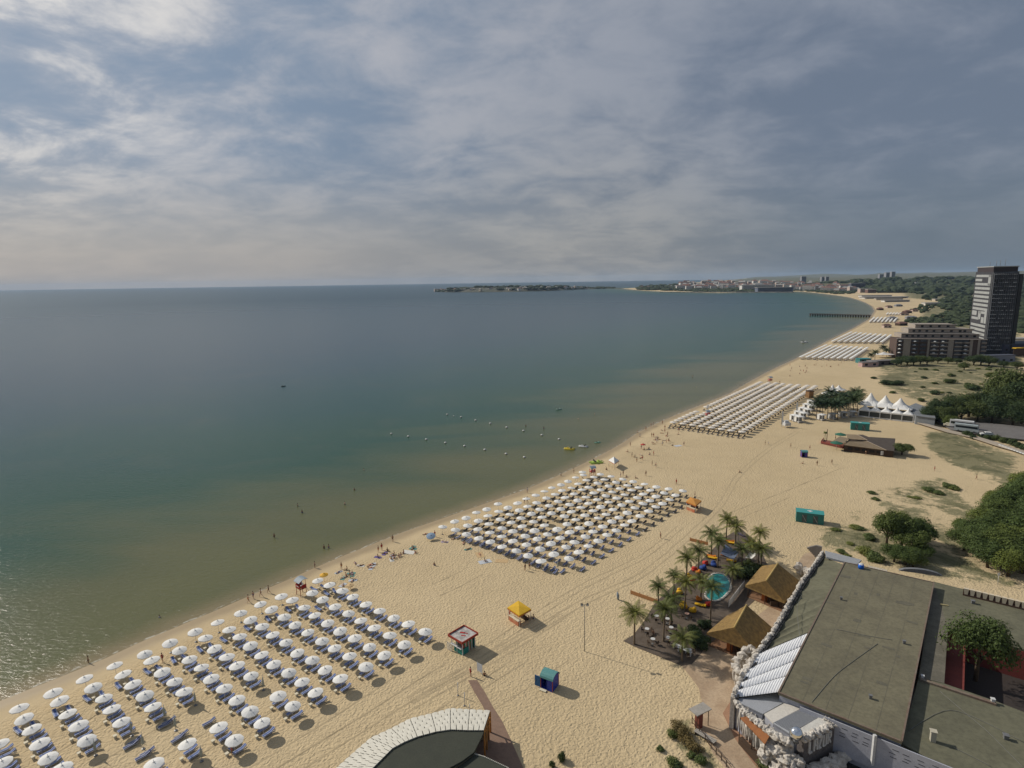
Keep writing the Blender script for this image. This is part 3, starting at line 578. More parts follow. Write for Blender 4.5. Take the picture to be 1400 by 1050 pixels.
# towels, mats
def towel(px,py,c,label,sz=(1.9,.95),rz=None,h=0.):
    p=P(px,py,h); mb=MB(); nx,ny=8,4; vs=[]
    for i in range(nx+1):
        for j in range(ny+1): vs.append(((i/nx-.5)*sz[0]+U_(-.02,.02),(j/ny-.5)*sz[1]+U_(-.02,.02),.035+.025*noise.noise(Vector((i*.9+px,j*.9,py)))))
    mb.add(vs,[(i*(ny+1)+j,(i+1)*(ny+1)+j,(i+1)*(ny+1)+j+1,i*(ny+1)+j+1) for i in range(nx) for j in range(ny)])
    o=put('beach_towel',mb.mesh('beach_towel',c),None,p,U_(0,3) if rz is None else rz); return tag(o,label,'towel')
pale=cmat('pale_towel',(.55,.58,.62)); lil=cmat('lilac_towel',(.42,.36,.48)); teal_t=cmat('teal_towel',(.10,.28,.25)); tw=cmat('white_towel',(.7,.68,.62)); pur=cmat('purple_towel',(.14,.10,.28)); bei=cmat('beige_towel',(.6,.42,.22))
for a in [(463,782.5,pale,'pale towel below the tan standing person'),(493,773.5,tw,'white towel under the sunbather in black'),(511,772,pale,'long pale towel right of the white towel'),(482.5,793.5,pale,'pale towel by the dark standing person'),(525.9,757,pur,'blue towel with a sitting and a lying person'),(516.6,762,pur,'small purple towel with one sitter'),(535.5,765.5,tw,'white towel with one sitter below the blue towel'),(559,755,tw,'white round sheet between two kneeling people in red'),(608,741,lil,'lilac towel left of the second field'),(640,751,teal_t,'teal towel below the brown loungers'),(656,758.5,bei,'beige towel left of the pale blue mat'),(663,768,pale,'large pale blue mat on the sand'),(686,767,bei,'orange beach mat right of the pale blue mat'),(468.6,800,pale,'towel close to the last parasol line'),(927,609.5,pale,'large white sheet on the far sand')]:
    big=('mat' in a[3] or 'sheet' in a[3]); towel(*a,sz=(3.0,1.8) if big else (1.9,.95))
# coloured small parasols
def colour_parasol(px,py,c,label,R=1.1,h=2.1,tilt=0.):
    p=P(px,py); e=empty('beach_parasol',p,0,label,'parasol'); mb=canopy_mb(R,h*.85,h*1.05); put('canopy',mb.mesh('canopy',c),e); put('pole',pole_me,e).scale=(1,1,h/2.6); e.rotation_euler.x=tilt; return e
colour_parasol(443.5,795,cmat('yellow_canvas',(.75,.42,.04)),'small yellow parasol at the waterline corner of the nearest field',.95,1.9)
colour_parasol(589.5,737,cmat('greyblue_canvas',(.25,.34,.45)),'low grey blue parasol leaning over a group near the water',1.2,1.3,.35)
colour_parasol(879,613.5,cmat('red_canvas',(.5,.07,.05)),'small red parasol in the far crowd',1.0,2.)
colour_parasol(479,805,cmat('tan_canvas',(.6,.42,.22)),'low tan beach tent at the corner of the last line',.8,1.)
# lifeguard towers
RED=cmat('red_paint',(.42,.035,.03)); GB=mat('weathered_grey_panel',(.30,.35,.38),(.2,.25,.3),.6,2.)
def tower(px,py,label,s=1.,rz=-.7,shade=GB):
    e=empty('lifeguard_tower',P(px,py),rz,label,'lifeguard tower',None,s)
    f=MB()
    for x in(-.7,.7):
        for y in(-.6,.6): f.bar((x*1.15,y*1.15,0),(x,y,1.5),.09); f.bar((x,y,1.5),(x,y,3.0 if y<0 else 3.35),.06)
    for y in(-.62,.62): f.bar((-.75,y,.5),(.75,y,1.4),.05)
    f.build('frame',mat('tower_red_frame',(.42,.06,.05),(.3,.05,.04),.6),e)
    b=MB(); b.box((0,0,1.52),(1.7,1.5,.1)); b.build('platform',WOOD,e)
    b=MB()
    for (c,d) in (((0,-.72,1.95),(1.6,.05,.75)),((-.8,0,1.95),(.05,1.4,.75)),((.8,.15,1.95),(.05,1.1,.75))): b.box(c,d)
    b.build('railing_panel',RED,e)
    w=MB(); w.box((-.05,-.755,2.0),(1.0,.012,.18)); w.box((-.83,0,2.0),(.012,.8,.18)); w.build('lettered_strip',cmat('white_lettering',(.7,.68,.65)),e)
    r=MB(); vs=[]; K=6
    for i in range(K+1):
        t=i/K; yy=-1.0+2.0*t; zz=2.95+.55*math.sin(t*PI*.8)
        for x in(-1.,1.): vs+= [(x,yy,zz),(x,yy,zz+.06)]
    fs=[]
    for i in range(K): a=i*4; fs+=[(a,a+4,a+6,a+2),(a+1,a+3,a+7,a+5),(a,a+1,a+5,a+4),(a+2,a+6,a+7,a+3)]
    fs+=[(0,2,3,1),(K*4,K*4+1,K*4+3,K*4+2)]
    r.add(vs,fs); r.build('sun_shade',shade,e)
    l=MB(); 
    for x in(-.22,.22): l.bar((x,1.7,0),(x,.72,1.55),.05)
    for k in range(5): l.bar((-.22,1.7-.98*(k+.5)/5,1.55*(k+.5)/5),(.22,1.7-.98*(k+.5)/5,1.55*(k+.5)/5),.04)
    l.build('ladder',FRAME,e); s_=MB(); s_.box((0,.1,1.85),(.6,.5,.08)); s_.box((0,.36,2.15),(.6,.06,.6)); s_.build('seat',FRAME,e); return e
tower(412.5,812.5,'red lifeguard tower with grey shade at the nearest parasol field',1.05)
tower(810,651,'red lifeguard tower at the seaward corner of the second field',1.,.3)
tower(967,572,'red lifeguard post with a pale mast inside the beige rows',1.1,.3); 
tower(1052.5,524,'red lifeguard tower beyond the beige rows',1.2,.3)
e=empty('mast',P(966.5,570),0,'pale mast beside the red lifeguard post','mast'); mb=MB(); mb.tube([(0,0,0),(0,0,6.)],[.1,.06],6); mb.build('pole',FRAME,e); mb=MB(); mb.box((.3,0,5.3),(.6,.03,1.1)); mb.build('flag',WHITE,e)
# gazebo
YEL=cmat('yellow_awning',(.70,.42,.025)); ORA=mat('faded_orange_awning',(.55,.27,.06),(.48,.2,.04),.8,2.)
def awning_stall(quad,h,roofm,label,nm,peak=.5,counter=True):
    q=[P(*p,h) for p in quad]; c=sum(q,Vector())/4; c.z=0; e=empty(nm,c,0,label,'stall'); L=[(p-c) for p in q]
    r=MB(); ap=(0,0,h+peak); vs=[(v.x,v.y,h) for v in L]+[ap]+[(v.x,v.y,h-.22) for v in L]
    r.add(vs,[(0,1,4),(1,2,4),(2,3,4),(3,0,4),(0,5,6,1),(1,6,7,2),(2,7,8,3),(3,8,5,0),(5,8,7,6)]); r.build('roof',roofm,e)
    v=MB()
    for i in range(4):
        a,b=Vector(L[i]),Vector(L[(i+1)%4]); v.bar((a.x*1.01,a.y*1.01,h-.3),(b.x*1.01,b.y*1.01,h-.3),.03,.16)
    v.build('valance',cmat('orange_red_trim',(.5,.12,.03)),e)
    for v_ in L:
        mb=MB(); mb.tube([(v_.x*.93,v_.y*.93,0),(v_.x*.93,v_.y*.93,h-.1)],.05,6); mb.build('post',FRAME,e)
    if counter:
        a,b=L[2]*.8,L[3]*.8; mb=MB(); mb.bar((a.x,a.y,.5),(b.x,b.y,.5),.6,1.); mb.build('counter',mat('red_counter',(.45,.12,.06),(.6,.35,.2),.6,.9),e)
        mb=MB(); mb.bar((a.x,a.y,1.03),(b.x,b.y,1.03),.75,.06); mb.build('counter_top',CREAM,e)
        a,b=L[0]*.6,L[1]*.6; mb=MB(); mb.bar((a.x,a.y,.35),(b.x,b.y,.35),.5,.7); mb.build('bench',DARKW,e)
    return e
awning_stall([(708.75,821),(726,832.5),(710,841.5),(693.75,830.5)],2.5,YEL,'stall with a bright yellow canvas roof on the open sand','canopy_stall')
awning_stall([(943.8,679.4),(959,684.4),(951.5,691),(938,685.6)],2.4,ORA,'faded orange roofed stall at the inland corner of the second field','canopy_stall')
e=awning_stall([(838,625),(846.5,629.5),(840,633.5),(832,629)],2.3,WHITE,'white peaked gazebo on the sand behind the second field','gazebo',1.3,False); e['category']='gazebo'
# drinks kiosk with red edged roof
RQ=[(633.7,853.8),(654,865.5),(632,878.8),(612.5,867.5)]; q=[P(*p,2.9) for p in RQ]; c=sum(q,Vector())/4; c.z=0
rz=math.atan2((q[2]-q[3]).y,(q[2]-q[3]).x); e=empty('beach_kiosk',c,rz,'teal and white kiosk with a red edged flat roof','kiosk')
w,d=(q[2]-q[3]).length/2,(q[1]-q[2]).length/2; TEAL=mat('teal_panel',(.02,.26,.22),(.03,.20,.18),.5,2.)
r=MB()
for (a,b) in(((-w,-d),(w,-d)),((w,-d),(w,d)),((w,d),(-w,d)),((-w,d),(-w,-d))): r.bar((a[0],a[1],2.75),(b[0],b[1],2.75),.12,.42)
rf=MB(); rf.box((0,0,2.66),(2*w-.14,2*d-.14,.12)); rfo=rf.build('roof',mat('grubby_white_roof',(.50,.48,.45),(.30,.28,.26),.7,1.2,contrast=.2),e); rr=r.build('roof_edge',cmat('red_edging',(.38,.06,.035)),e)
pt=MB(); 
for (x,y,a,b) in((-.5,.3,.9,.4),(.3,-.2,.8,.25),(.1,.6,.7,.2)): pt.box((x,y,2.75),(a,b,.03),.5)
pt.build('roof_sign',RED,rfo)
bw,bd=w-.45,d-.45; wl=MB(); wl.box((0,-bd,.55),(bw*1.1,.08,1.1)); wl.T=None; wl.box((bw*.55+.1,-bd,.55),(bw*.8,.09,1.1)); wl.box((bw,-bd*.5,.55),(.08,bd*.9,1.1)); wl.box((0,bd,1.25),(2*bw,.08,2.5)); wl.box((-bw,.4,1.25),(.08,bd*1.2,2.5)); wl.build('panel',TEAL,e)
for x in(-bw,0,bw):
    for y in(-bd,bd):
        mb=MB(); mb.box((x,y,1.3),(.12,.12,2.6)); mb.build('post',FRAME,e)
gd=MB(); 
for k in range(9): gd.m=k%3; gd.box((bw-.45,-bd+.5+k*(2*bd-.8)/9,.9+.2*(k%2)),(.5,.25,1.5+.3*(k%3)))
gd.build('goods_rack',[cmat('goods_red',(.5,.06,.05)),cmat('goods_green',(.04,.3,.15)),cmat('goods_white',(.65,.62,.55))],e)
ct=MB(); ct.box((-.2,-bd,1.13),(2*bw,.5,.06)); ct.build('counter',FRAME,e); it=MB(); it.box((-.3,.2,1.1),(bw*1.2,bd*.8,2.2)); it.build('dim_interior_block',cmat('dark_interior',(.05,.05,.055)),e)  # dark block stands in for the shaded inside of the kiosk
p=P(614.5,889); mb=MB(); e=empty('lattice_stand',p,rz,'white lattice display stand left of the kiosk','stand')
for k in range(6): mb.bar((-.6+k*.24,0,0),(-.6+k*.24,0,1.5),.04)
for k in range(5): mb.bar((-.6,0,.1+k*.34),(.6,0,.1+k*.34),.04)
mb.bar((-.6,0,1.5),(-.6,.7,0),.05); mb.bar((.6,0,1.5),(.6,.7,0),.05); mb.build('lattice',FRAME,e)
# changing cabins with barrel roofs
def cabin(px,py,label,blue,s=1.,rz=-.75,door=True):
    e=empty('changing_cabin',P(px,py),rz,label,'cabin',None,s); b=MB(); W2,D2,H2=1.0,1.0,1.75
    b.box((0,D2,H2/2+.15),(2*W2,.07,H2)); b.box((-W2,0,H2/2+.15),(.07,2*D2-.08,H2)); b.box((W2,0,H2/2+.15),(.07,2*D2-.08,H2)); b.box((.55,-D2,H2/2+.15),(.83,.07,H2)); b.box((0,0,.1),(2*W2+.1,2*D2+.1,.12)); b.box((-.05,0,H2/2+.15),(.06,2*D2-.1,H2-.05))
    K=8; 
    for sx in(-W2,W2):   # arched gable ends
        vs=[(sx-.03,-D2,H2+.15),(sx+.03,-D2,H2+.15)]
        vs=[]; 
        for i in range(K+1): a=PI*i/K; vs.append((sx-.034,-D2*math.cos(a),H2+.15+.62*math.sin(a)))
        vs2=[(sx+.034,y,z) for _,y,z in vs]; b.add(vs+vs2,[tuple(range(K+1)),tuple(range(2*K+1,K,-1))]+[(i,i+K+1,i+K+2,i+1) for i in range(K)])
    b.build('walls',blue,e)
    r=MB(); vs=[]
    for i in range(K+1):
        a=PI*i/K
        for x in(-W2-.15,W2+.15): vs+=[(x,-1.08*D2*math.cos(a),H2+.15+.68*math.sin(a)),(x,-1.14*D2*math.cos(a),H2+.16+.75*math.sin(a))]
    fs=[]
    for i in range(K): a=i*4; fs+=[(a,a+2,a+6,a+4),(a+1,a+5,a+7,a+3),(a,a+4,a+5,a+1),(a+2,a+3,a+7,a+6)]
    fs+=[(0,1,3,2),(K*4,K*4+2,K*4+3,K*4+1)]; r.smooth=False; r.add(vs,fs); r.build('barrel_roof',mat('teal_roof',(.12,.30,.28),(.09,.24,.24),.5,2.),e)
    tr=MB()
    for x in(-W2-.02,W2+.02):
        for y in(-D2,D2): tr.box((x,y,H2/2+.15),(.09,.11,H2))
    tr.build('corner_trim',cmat('red_trim',(.4,.08,.06)),e)
    if door:
        d=MB(); d.box((-W2-.55,-D2-.05,H2/2+.2),(.95,.06,H2),0); dd=d.build('door',mat('door_blue',(.015,.09,.25),(.02,.12,.3),.5,2.),e); k=MB(); k.box((-W2-.9,-D2-.12,1.1),(.05,.08,.2)); k.build('handle',STEEL,dd)
        st=MB(); st.box((-.4,-D2-.4,.12),(1.1,.5,.1)); st.build('step',CREAM,e)
    return e
cabin(751.5,938.5,'blue changing cabin with teal barrel roof and open door',mat('royal_blue',(.018,.03,.30),(.02,.05,.36),.5,1.5),1.05,-.55)
cabin(1099,624.5,'small purple blue cabin on the open sand below the tents',mat('violet_blue',(.05,.04,.28),(.07,.05,.22),.5,1.5),.95,-.2,False)
# board with shade cloth by the sitter
e=empty('sunshade_screen',P(656,921),rz,'pale sunshade screen beside the sitter below the kiosk','screen'); mb=MB(); mb.box((0,0,1.1),(1.2,.04,1.5)); mb.build('cloth',pale,e); mb=MB(); mb.bar((-.6,0,0),(-.6,0,2),.05); mb.bar((.6,0,0),(.6,0,2),.05); mb.build('frame',FRAME,e)
# flood light mast
e=empty('floodlight_mast',P(799,890.5),0,'tall thin mast with two floodlights on the open sand','light mast'); H9=9.
mb=MB(); mb.tube([(0,0,0),(0,0,H9)],[.07,.05],8); mb.build('mast',STEEL,e); mb=MB(); mb.box((0,0,H9-.05),(1.0,.07,.07)); mb.build('crossbar',STEEL,e)
for x in(-.5,.5):
    mb=MB(); mb.box((x,-.08,H9+.02),(.42,.35,.4),0,.75); ff=mb.build('floodlight',cmat('lamp_housing',(.03,.03,.035)),e); mb=MB(); mb.box((x,-.27,H9),(.3,.02,.26)); mb.build('lens',FRAME,ff)
# stump-like thing, net posts
for px,py,l in((626,951,'upper of two thin white net posts beside the boardwalk'),(635,965,'lower of two thin white net posts beside the boardwalk'),(642,972,'short leaning post near the boardwalk roof')):
    e=empty('net_post',P(px,py),0,l,'post'); mb=MB(); hh=2.3 if 'thin' in l else 1.2; mb.tube([(0,0,0),(.05,0,hh)],.06,6); mb.build('post',FRAME,e); mb=MB(); mb.lathe([(.18,0),(.18,.06),(.08,.1)],8); mb.build('foot',STEEL,e)
def small_obj(px,py,label,nm,cat,c,fn): e=empty(nm,P(px,py),0,label,cat); mb=MB(); fn(mb); mb.build('shell',c,e); return e
e=empty('folded_windbreak',P(845,820),.4,'grey folded windbreak standing on the sand left of the palms','windbreak'); mb=MB(); mb.tube([(0,0,.1),(-.05,0,.9),(-.15,0,1.7)],[.2,.3,.12],7); mb.build('cloth',GB,e); mb=MB(); mb.tube([(0,0,0),(-.2,0,2.1)],.03,5); mb.build('pole',STEEL,e)
# boats and pedalos
def pedalo(p,rz,label,c,s=1.):
    e=empty('pedal_boat',p,rz,label,'boat',None,s)
    for y in(-.55,.55):
        mb=MB(); mb.smooth=True; mb.tube([(-1.9,y,.3),(-1.5,y,.15),(0,y,.12),(1.3,y,.15),(1.9,y,.42)],[.1,.28,.32,.28,.06],8); mb.build('float',c,e)
    mb=MB(); mb.box((-.1,0,.42),(2.4,1.1,.12)); mb.build('deck',c,e)
    for y in(-.35,.35):
        mb=MB(); mb.box((-.5,y,.6),(.5,.45,.12)); mb.box((-.75,y,.85),(.1,.45,.5)); mb.build('seat',cmat('dark_seat',(.06,.07,.06)),e)
    mb=MB(); mb.box((.55,0,.62),(.4,.5,.35)); mb.build('pedal_box',c,e); return e
YB=cmat('boat_yellow',(.72,.55,.05),rough=.4); LB=cmat('boat_lime',(.42,.58,.10),rough=.4)
pedalo(P(778.5,614.5,SEA_Z-.05),2.9,'bright yellow boat afloat near the shore',YB,1.15); pedalo(P(797.5,611,SEA_Z-.05),2.8,'small white boat afloat right of the yellow one',FRAME,1.)
pedalo(P(815.5,633),.2,'lime boat beached at the waterline above the red tower',LB,1.35); pedalo(P(817,605.5,SEA_Z-.1),.3,'pale green boat low in the water near the shore',cmat('boat_pale_green',(.2,.4,.3)),.7)
pedalo(P(387.5,528.5,SEA_Z-.1),.6,'lone dark boat far out on the left of the sea',cmat('boat_dark',(.03,.035,.04)),.8); pedalo(P(1099.5,468.5,SEA_Z-.1),.1,'small white boat far up the bay before the pier',FRAME,2.)
pedalo(P(764,560,SEA_Z-.1),.3,'pale boat beyond the upper rope of buoys',cmat('boat_greygreen',(.3,.42,.36)),.9)
# buoys: two ropes
bmb=MB(); bmb.smooth=True; bmb.blob((0,0,.16),(.42,.42,.32),1,rough=.02,sub=2); bal=bmb.mesh('float',WHITE); ring=MB(); ring.lathe([(.44,.1),(.46,.16),(.44,.22)],10); ringm=ring.mesh('band',cmat('buoy_band',(.55,.45,.4)))
def z8(x,y): return (500+x/3.889,540+y/3.889)
for row,(nm,L) in enumerate((('lower',[(136,208),(226,222),(322,238),(423,256),(525,273),(633,293),(746,315),(843,333)]),('upper',[(433,105),(468,112),(507,119),(584,136),(662,153),(749,174),(839,192),(936,215),(1028,237)]))):
    for k,q in enumerate(L):
        e=empty('buoy',P(*z8(*q),SEA_Z),0,'white buoy, '+ORD[k+1]+' from the left on the '+nm+' swimming rope','buoy','buoys of the swimming ropes',1.15 if k!=1 or row==0 else .7); put('float',bal,e); put('band',ringm,e)

# tyre and rake tracks pressed into the sand
TRK=mat('tracked_sand',(.48,.378,.232),(.43,.335,.20),.95,1.5,bump=.03,bscale=6.,contrast=.3)
tk=MB()
def track(px,w=.22,offs=(-.8,.8)):
    q=[P(*p) for p in px]; q=[Vector(v) for v in catmull([tuple(v) for v in q],14)]
    for o_ in offs:
        vs=[];pr=[(-.9,.004),(-.55,.05),(-.3,.012),(.3,.012),(.55,.05),(.9,.004)]
        for i,p in enumerate(q):
            d=(q[min(i+1,len(q)-1)]-q[max(i-1,0)]).normalized(); r=Vector((d.y,-d.x,0)); jt=.12*noise.noise(p*.2+Vector((o_,0,0)))
            for a,h in pr: v=p+r*(o_+jt+a*w*(1+.3*noise.noise(p*.9))); vs.append((v.x,v.y,h*(.38+.5*noise.noise(p*.35))+.004))
        m_=len(pr); tk.add(vs,[(i*m_+j,i*m_+j+1,(i+1)*m_+j+1,(i+1)*m_+j) for i in range(len(q)-1) for j in range(m_-1)])
random.seed(2)
track([(560,958),(620,925),(690,884),(760,845),(800,822),(870,790),(905,765)]); track([(545,975),(620,932),(700,885),(770,842)],.18)
track([(905,765),(940,735),(985,690),(1010,650),(1050,615),(1090,590)]); track([(640,905),(720,850),(800,800),(880,760),(930,720)],.16)
for k in range(6):
    x0=330+k*41+U_(-9,9); track([(x0,1052),(x0+110+U_(-4,4),985+U_(-2,2)),(x0+235,905+U_(-3,3))],.12+.05*rnd(),(0,))
for i in range(3,len(A)-1,1):
    a,b=A[i][1],A[i+1][1]
    if i%2==0 and len(b)>4: track([((a[3][0]+b[3][0])/2-60,(a[3][1]+b[3][1])/2+46),((a[3][0]+b[3][0])/2+5,(a[3][1]+b[3][1])/2+8)],.13,(0,.9))
for (p0,p1) in [((60,1040),(230,935)),((130,1046),(300,945)),((200,1048),(330,972)),((250,1046),(400,955)),((120,985),(230,915)),((200,965),(330,890)),((60,990),(180,915)),((600,815),(660,785)),((590,800),(640,775)),((980,720),(1080,680)),((1000,700),(1150,640))]: track([p0,((p0[0]+p1[0])/2,(p0[1]+p1[1])/2+1),p1],.14,(0,))
tag(tk.build('tyre_tracks',TRK),kind='structure')

random.seed(404)
for k in range(22):
    t=rnd(); x=862+t*48+U_(0,24); y=626-t*44+U_(0,12)
    person(x,y,random.choice(['lie','lie','sit','stand']),random.choice(['red','black','blue','orange','white']),'beachgoer, '+ORD[k+1]+' of the loose crowd on the sand before the beige parasols',grp='loose crowd before the beige parasols')
for k in range(14):
    t=rnd(); x=452+t*130; y=789-t*52+U_(0,11)
    p_=random.choice(['lie','lie','sit']); person(x,y,p_,random.choice(['red','black','blue','orange','white']),'beachgoer, '+ORD[k+1]+' of the loose crowd between the two white parasol fields',grp='loose crowd between the white parasol fields')
    if p_=='lie': towel(x,y,random.choice([pale,lil,teal_t,tw,bei]),'towel under the '+ORD[k+1]+' beachgoer between the two white parasol fields')
# ---------------------------------------------------------------- foliage
LEAF=[]
def leafmat(name,a,b,trans=.25):
    m,n=newmat(name); tc=n('ShaderNodeTexCoord'); oi=n('ShaderNodeObjectInfo'); geo=n('ShaderNodeNewGeometry')
    v=n.noise(tc.outputs['Object'],.9,4,.7); r=geo.outputs['Random Per Island']
    c=n.mix(n.smooth(v,.3,.7),a,b); c=n.mix(n.math('MULTIPLY',r,.5),c,tuple(x*1.5 for x in b)); c=n.mix(n.math('MULTIPLY',oi.outputs['Random'],.7),c,n.mix(n.smooth(oi.outputs['Random'],.3,.7),tuple(x*.65 for x in a),(b[0]*1.9,b[1]*1.55,b[2]*1.1)))
    d=n('ShaderNodeBsdfPrincipled',{'Base Color':c,'Roughness':.65,'Specular IOR Level':.2}); t=n('ShaderNodeBsdfTranslucent',{'Color':c})
    n('ShaderNodeOutputMaterial',{0:n('ShaderNodeMixShader',{0:trans,1:d,2:t})}); return m
PALM=leafmat('palm_leaf',(.07,.085,.02),(.10,.12,.035),.2); BROAD=leafmat('broad_leaf',(.042,.066,.018),(.085,.12,.032)); PINE=leafmat('dark_leaf',(.026,.046,.018),(.052,.078,.028)); BUSH=leafmat('bush_leaf',(.06,.09,.025),(.11,.14,.045)); DRYL=leafmat('dry_shrub_leaf',(.07,.065,.03),(.11,.095,.045))
BARK=mat('bark',(.11,.075,.045),(.06,.04,.025),.9,4.); PBARK=mat('palm_bark',(.20,.15,.10),(.13,.10,.07),.9,5.,vec=(1,1,4))
def frond(mb,base,az,el,L,droop,nl=15):
    """curved rib with paired leaflets"""
    pts=[]; p=Vector(base); d=Vector((math.cos(az)*math.cos(el),math.sin(az)*math.cos(el),math.sin(el))); K=7
    for i in range(K+1):
        pts.append(p.copy()); p=p+d*(L/K); d.z-=droop/K*(.6+i*.16); d.normalize()
    side=Vector((-math.sin(az),math.cos(az),0))
    mb.m=0
    for i in range(K): 
        w=.05*(1-i/K)+.01; a,b=pts[i],pts[i+1]; mb.add([a-side*w,a+side*w,b+side*w,b-side*w],[(0,1,2,3)])
    for k in range(nl):
        t=(k+.8)/nl*K; i=min(int(t),K-1); q=pts[i].lerp(pts[i+1],t-i); dr=(pts[i+1]-pts[i]).normalized(); u=k/nl
        ll=L*.27*(math.sin(PI*min(u*.9+.12,1))**.7)*U_(.85,1.15)
        for s in(-1,1):
            dv=(dr*.55+side*s*.9+Vector((0,0,-.35-.3*u))).normalized(); e=q+dv*ll; m_=q+dv*ll*.5+Vector((0,0,.04)); w=dr*.05*L/2.6
            mb.add([q-w,q+w,m_+w*1.1,m_-w*1.1,e],[(0,1,2,3),(3,2,4)])
def palm_meshes(h,R,nf,seed,lf=PALM):
    random.seed(seed); t=MB(); bx,by=U_(-.25,.25),U_(-.25,.25); pts=[];rs=[]
    for i in range(7): f=i/6; pts.append((bx*f*f,by*f*f,h*f)); rs.append(.20-.07*f+(.07 if i==0 else 0)+(.03 if i==6 else 0))
    t.tube([(0,0,-.3)]+pts,[.3]+rs,8); c=MB(); top=(bx,by,h)
    for k in range(nf):
        lay=k/nf; az=k*2.39996+U_(-.2,.2); el=1.15-1.45*lay+U_(-.1,.1); frond(c,top,az,el,R*U_(.9,1.15)*(1.0 if lay<.75 else .85),1.25+.5*rnd())
    c.lathe([(.16,-.25),(.22,0),(.08,.25)],7,(bx,by,h)); return t.mesh('trunk',PBARK),c.mesh('crown',lf)
PM=[palm_meshes(6.1,3.0,26,s) for s in(11,12,13,14)]
PALMS=[((867,881),6.1,1.0,'palm at the left corner of the terrace, furthest left'),((899.6,829),4.2,.85,'palm behind the orange plank at the terrace edge'),((907,877),6.2,.95,'tall palm in the middle of the terrace tables'),((917,856),5.2,1.,'palm just right of the tall terrace palm'),((932,904),4.3,.9,'low palm above the long white table'),((920.7,815),4.5,.8,'small palm behind the pink bean bag'),((936,836),6.2,.9,'tall palm left of the yellow bean bags'),((938.5,792),5.,1.0,'palm by the yellow and red bean bags'),((954.6,782),5.,1.,'palm behind the large red bean bag'),((972.3,760),5.5,1.,'palm near the far plank edge'),((981,776),6.2,.9,'palm beside the dark blue bean bag'),((992.5,740),5.8,.95,'furthest palm of the grove, left of a pair'),((1005,747),5.2,.98,'furthest palm pair, right one'),((1036.5,769),7.3,.85,'palm at the right end, tallest there'),((1013,779),4.8,.9,'palm just above the upper thatched hut'),((1025,765),3.8,.95,'leafy palm left of the right end palm'),((1040,778),4.8,.95,'bushy palm in front of the right end palm'),((1001,800),3.4,.9,'short palm above the pool'),((971,850),7.,.85,'palm at the near end of the pool'),((958,820),4.,.95,'palm left of the pool')]
P0=[]
for k,(b,h,s,l) in enumerate(PALMS):
    t,c=PM[k%4]; e=empty('palm_tree',P(*b),U_(0,6.28),l+'','palm','palms of the pool grove',(s,s,h/6.1)); put('trunk',t,e); c_=put('crown',c,e,None,0,(1,1,1)); 
    z=h/6.1; c_.scale=(1,1,s/z); c_.location.z=6.1*(1-s/z)
random.seed(5)
def crown(R,n,seed,leaf=.28,flat=.8,lobes=9):
    """leaf clumps scattered over lobes, with gaps"""
    random.seed(seed); mb=MB(); L=[]
    for k in range(lobes):
        a=U_(0,6.28); el=U_(-.25,1.2); r=R*U_(.42,.68); L.append((Vector((math.cos(a)*math.cos(el)*r,math.sin(a)*math.cos(el)*r,math.sin(el)*r*flat)),R*U_(.3,.52)))
    L.append((Vector((0,0,0)),R*.6))
    for k in range(n):
        c,r=L[k%len(L)]; d=Vector((random.gauss(0,1),random.gauss(0,1),random.gauss(0,1))).normalized()
        if d.z<-.55: d.z=-d.z
        p=c+d*r*U_(.62,1.18); p.z*=1.0; s=leaf*U_(.6,1.3); nrm=(d+Vector((U_(-.7,.7),U_(-.7,.7),U_(-.3,.8)))).normalized(); u=nrm.orthogonal().normalized(); v=nrm.cross(u)
        a=U_(0,6.28); u,v=u*math.cos(a)+v*math.sin(a),v*math.cos(a)-u*math.sin(a)
        mb.add([p-u*s*.9,p-v*s*.42,p+u*s*.9,p+v*s*.42],[(0,1,2,3)])
    return mb
def tree_meshes(R,h,n,seed,lf,leaf=.28,lobes=10,flat=.8):
    c=crown(R,n,seed,leaf,flat,lobes); c.v=[(x,y,z+h) for x,y,z in c.v]; t=MB(); t.tube([(0,0,-.3),(U_(-.1,.1),U_(-.1,.1),h*.5),(0,0,h)],[R*.085,R*.06,R*.04],7)
    for k in range(6):
        a=k*1.05+U_(-.2,.2); t.tube([(0,0,h*U_(.35,.6)),(math.cos(a)*R*.3,math.sin(a)*R*.3,h*.85),(math.cos(a)*R*.62,math.sin(a)*R*.62,h+R*U_(.0,.3))],[R*.035,R*.025,R*.01],5)
    return t.mesh('trunk',BARK),c.mesh('crown',lf)
BT=[tree_meshes(3.2,3.0,7000,20+i,BROAD,.18,14) for i in range(4)]; PT=[tree_meshes(4,3.4,6500,30+i,PINE,.25,15,.75) for i in range(4)]
BS=[crown(1.,1100,40+i,.13,.6,7).mesh('foliage',BUSH) for i in range(3)]; DS=[crown(1.,900,50+i,.1,.45,7).mesh('foliage',DRYL) for i in range(2)]; PB=[crown(1.,1300,60+i,.12,.65,8).mesh('foliage',PINE) for i in range(3)]
random.seed(99)
def tree(px,py,s,label,kind=0,nm='broadleaf_tree',grp=None,sz=None,loc=None):
    t,c=(BT if kind==0 else PT)[int(rnd()*4)]; p=loc or PG(px,py); e=empty(nm,p,U_(0,6.28),label,'tree',grp,(s,s,s*(sz or 1))); put('trunk',t,e); put('crown',c,e); return e
stem_me=None
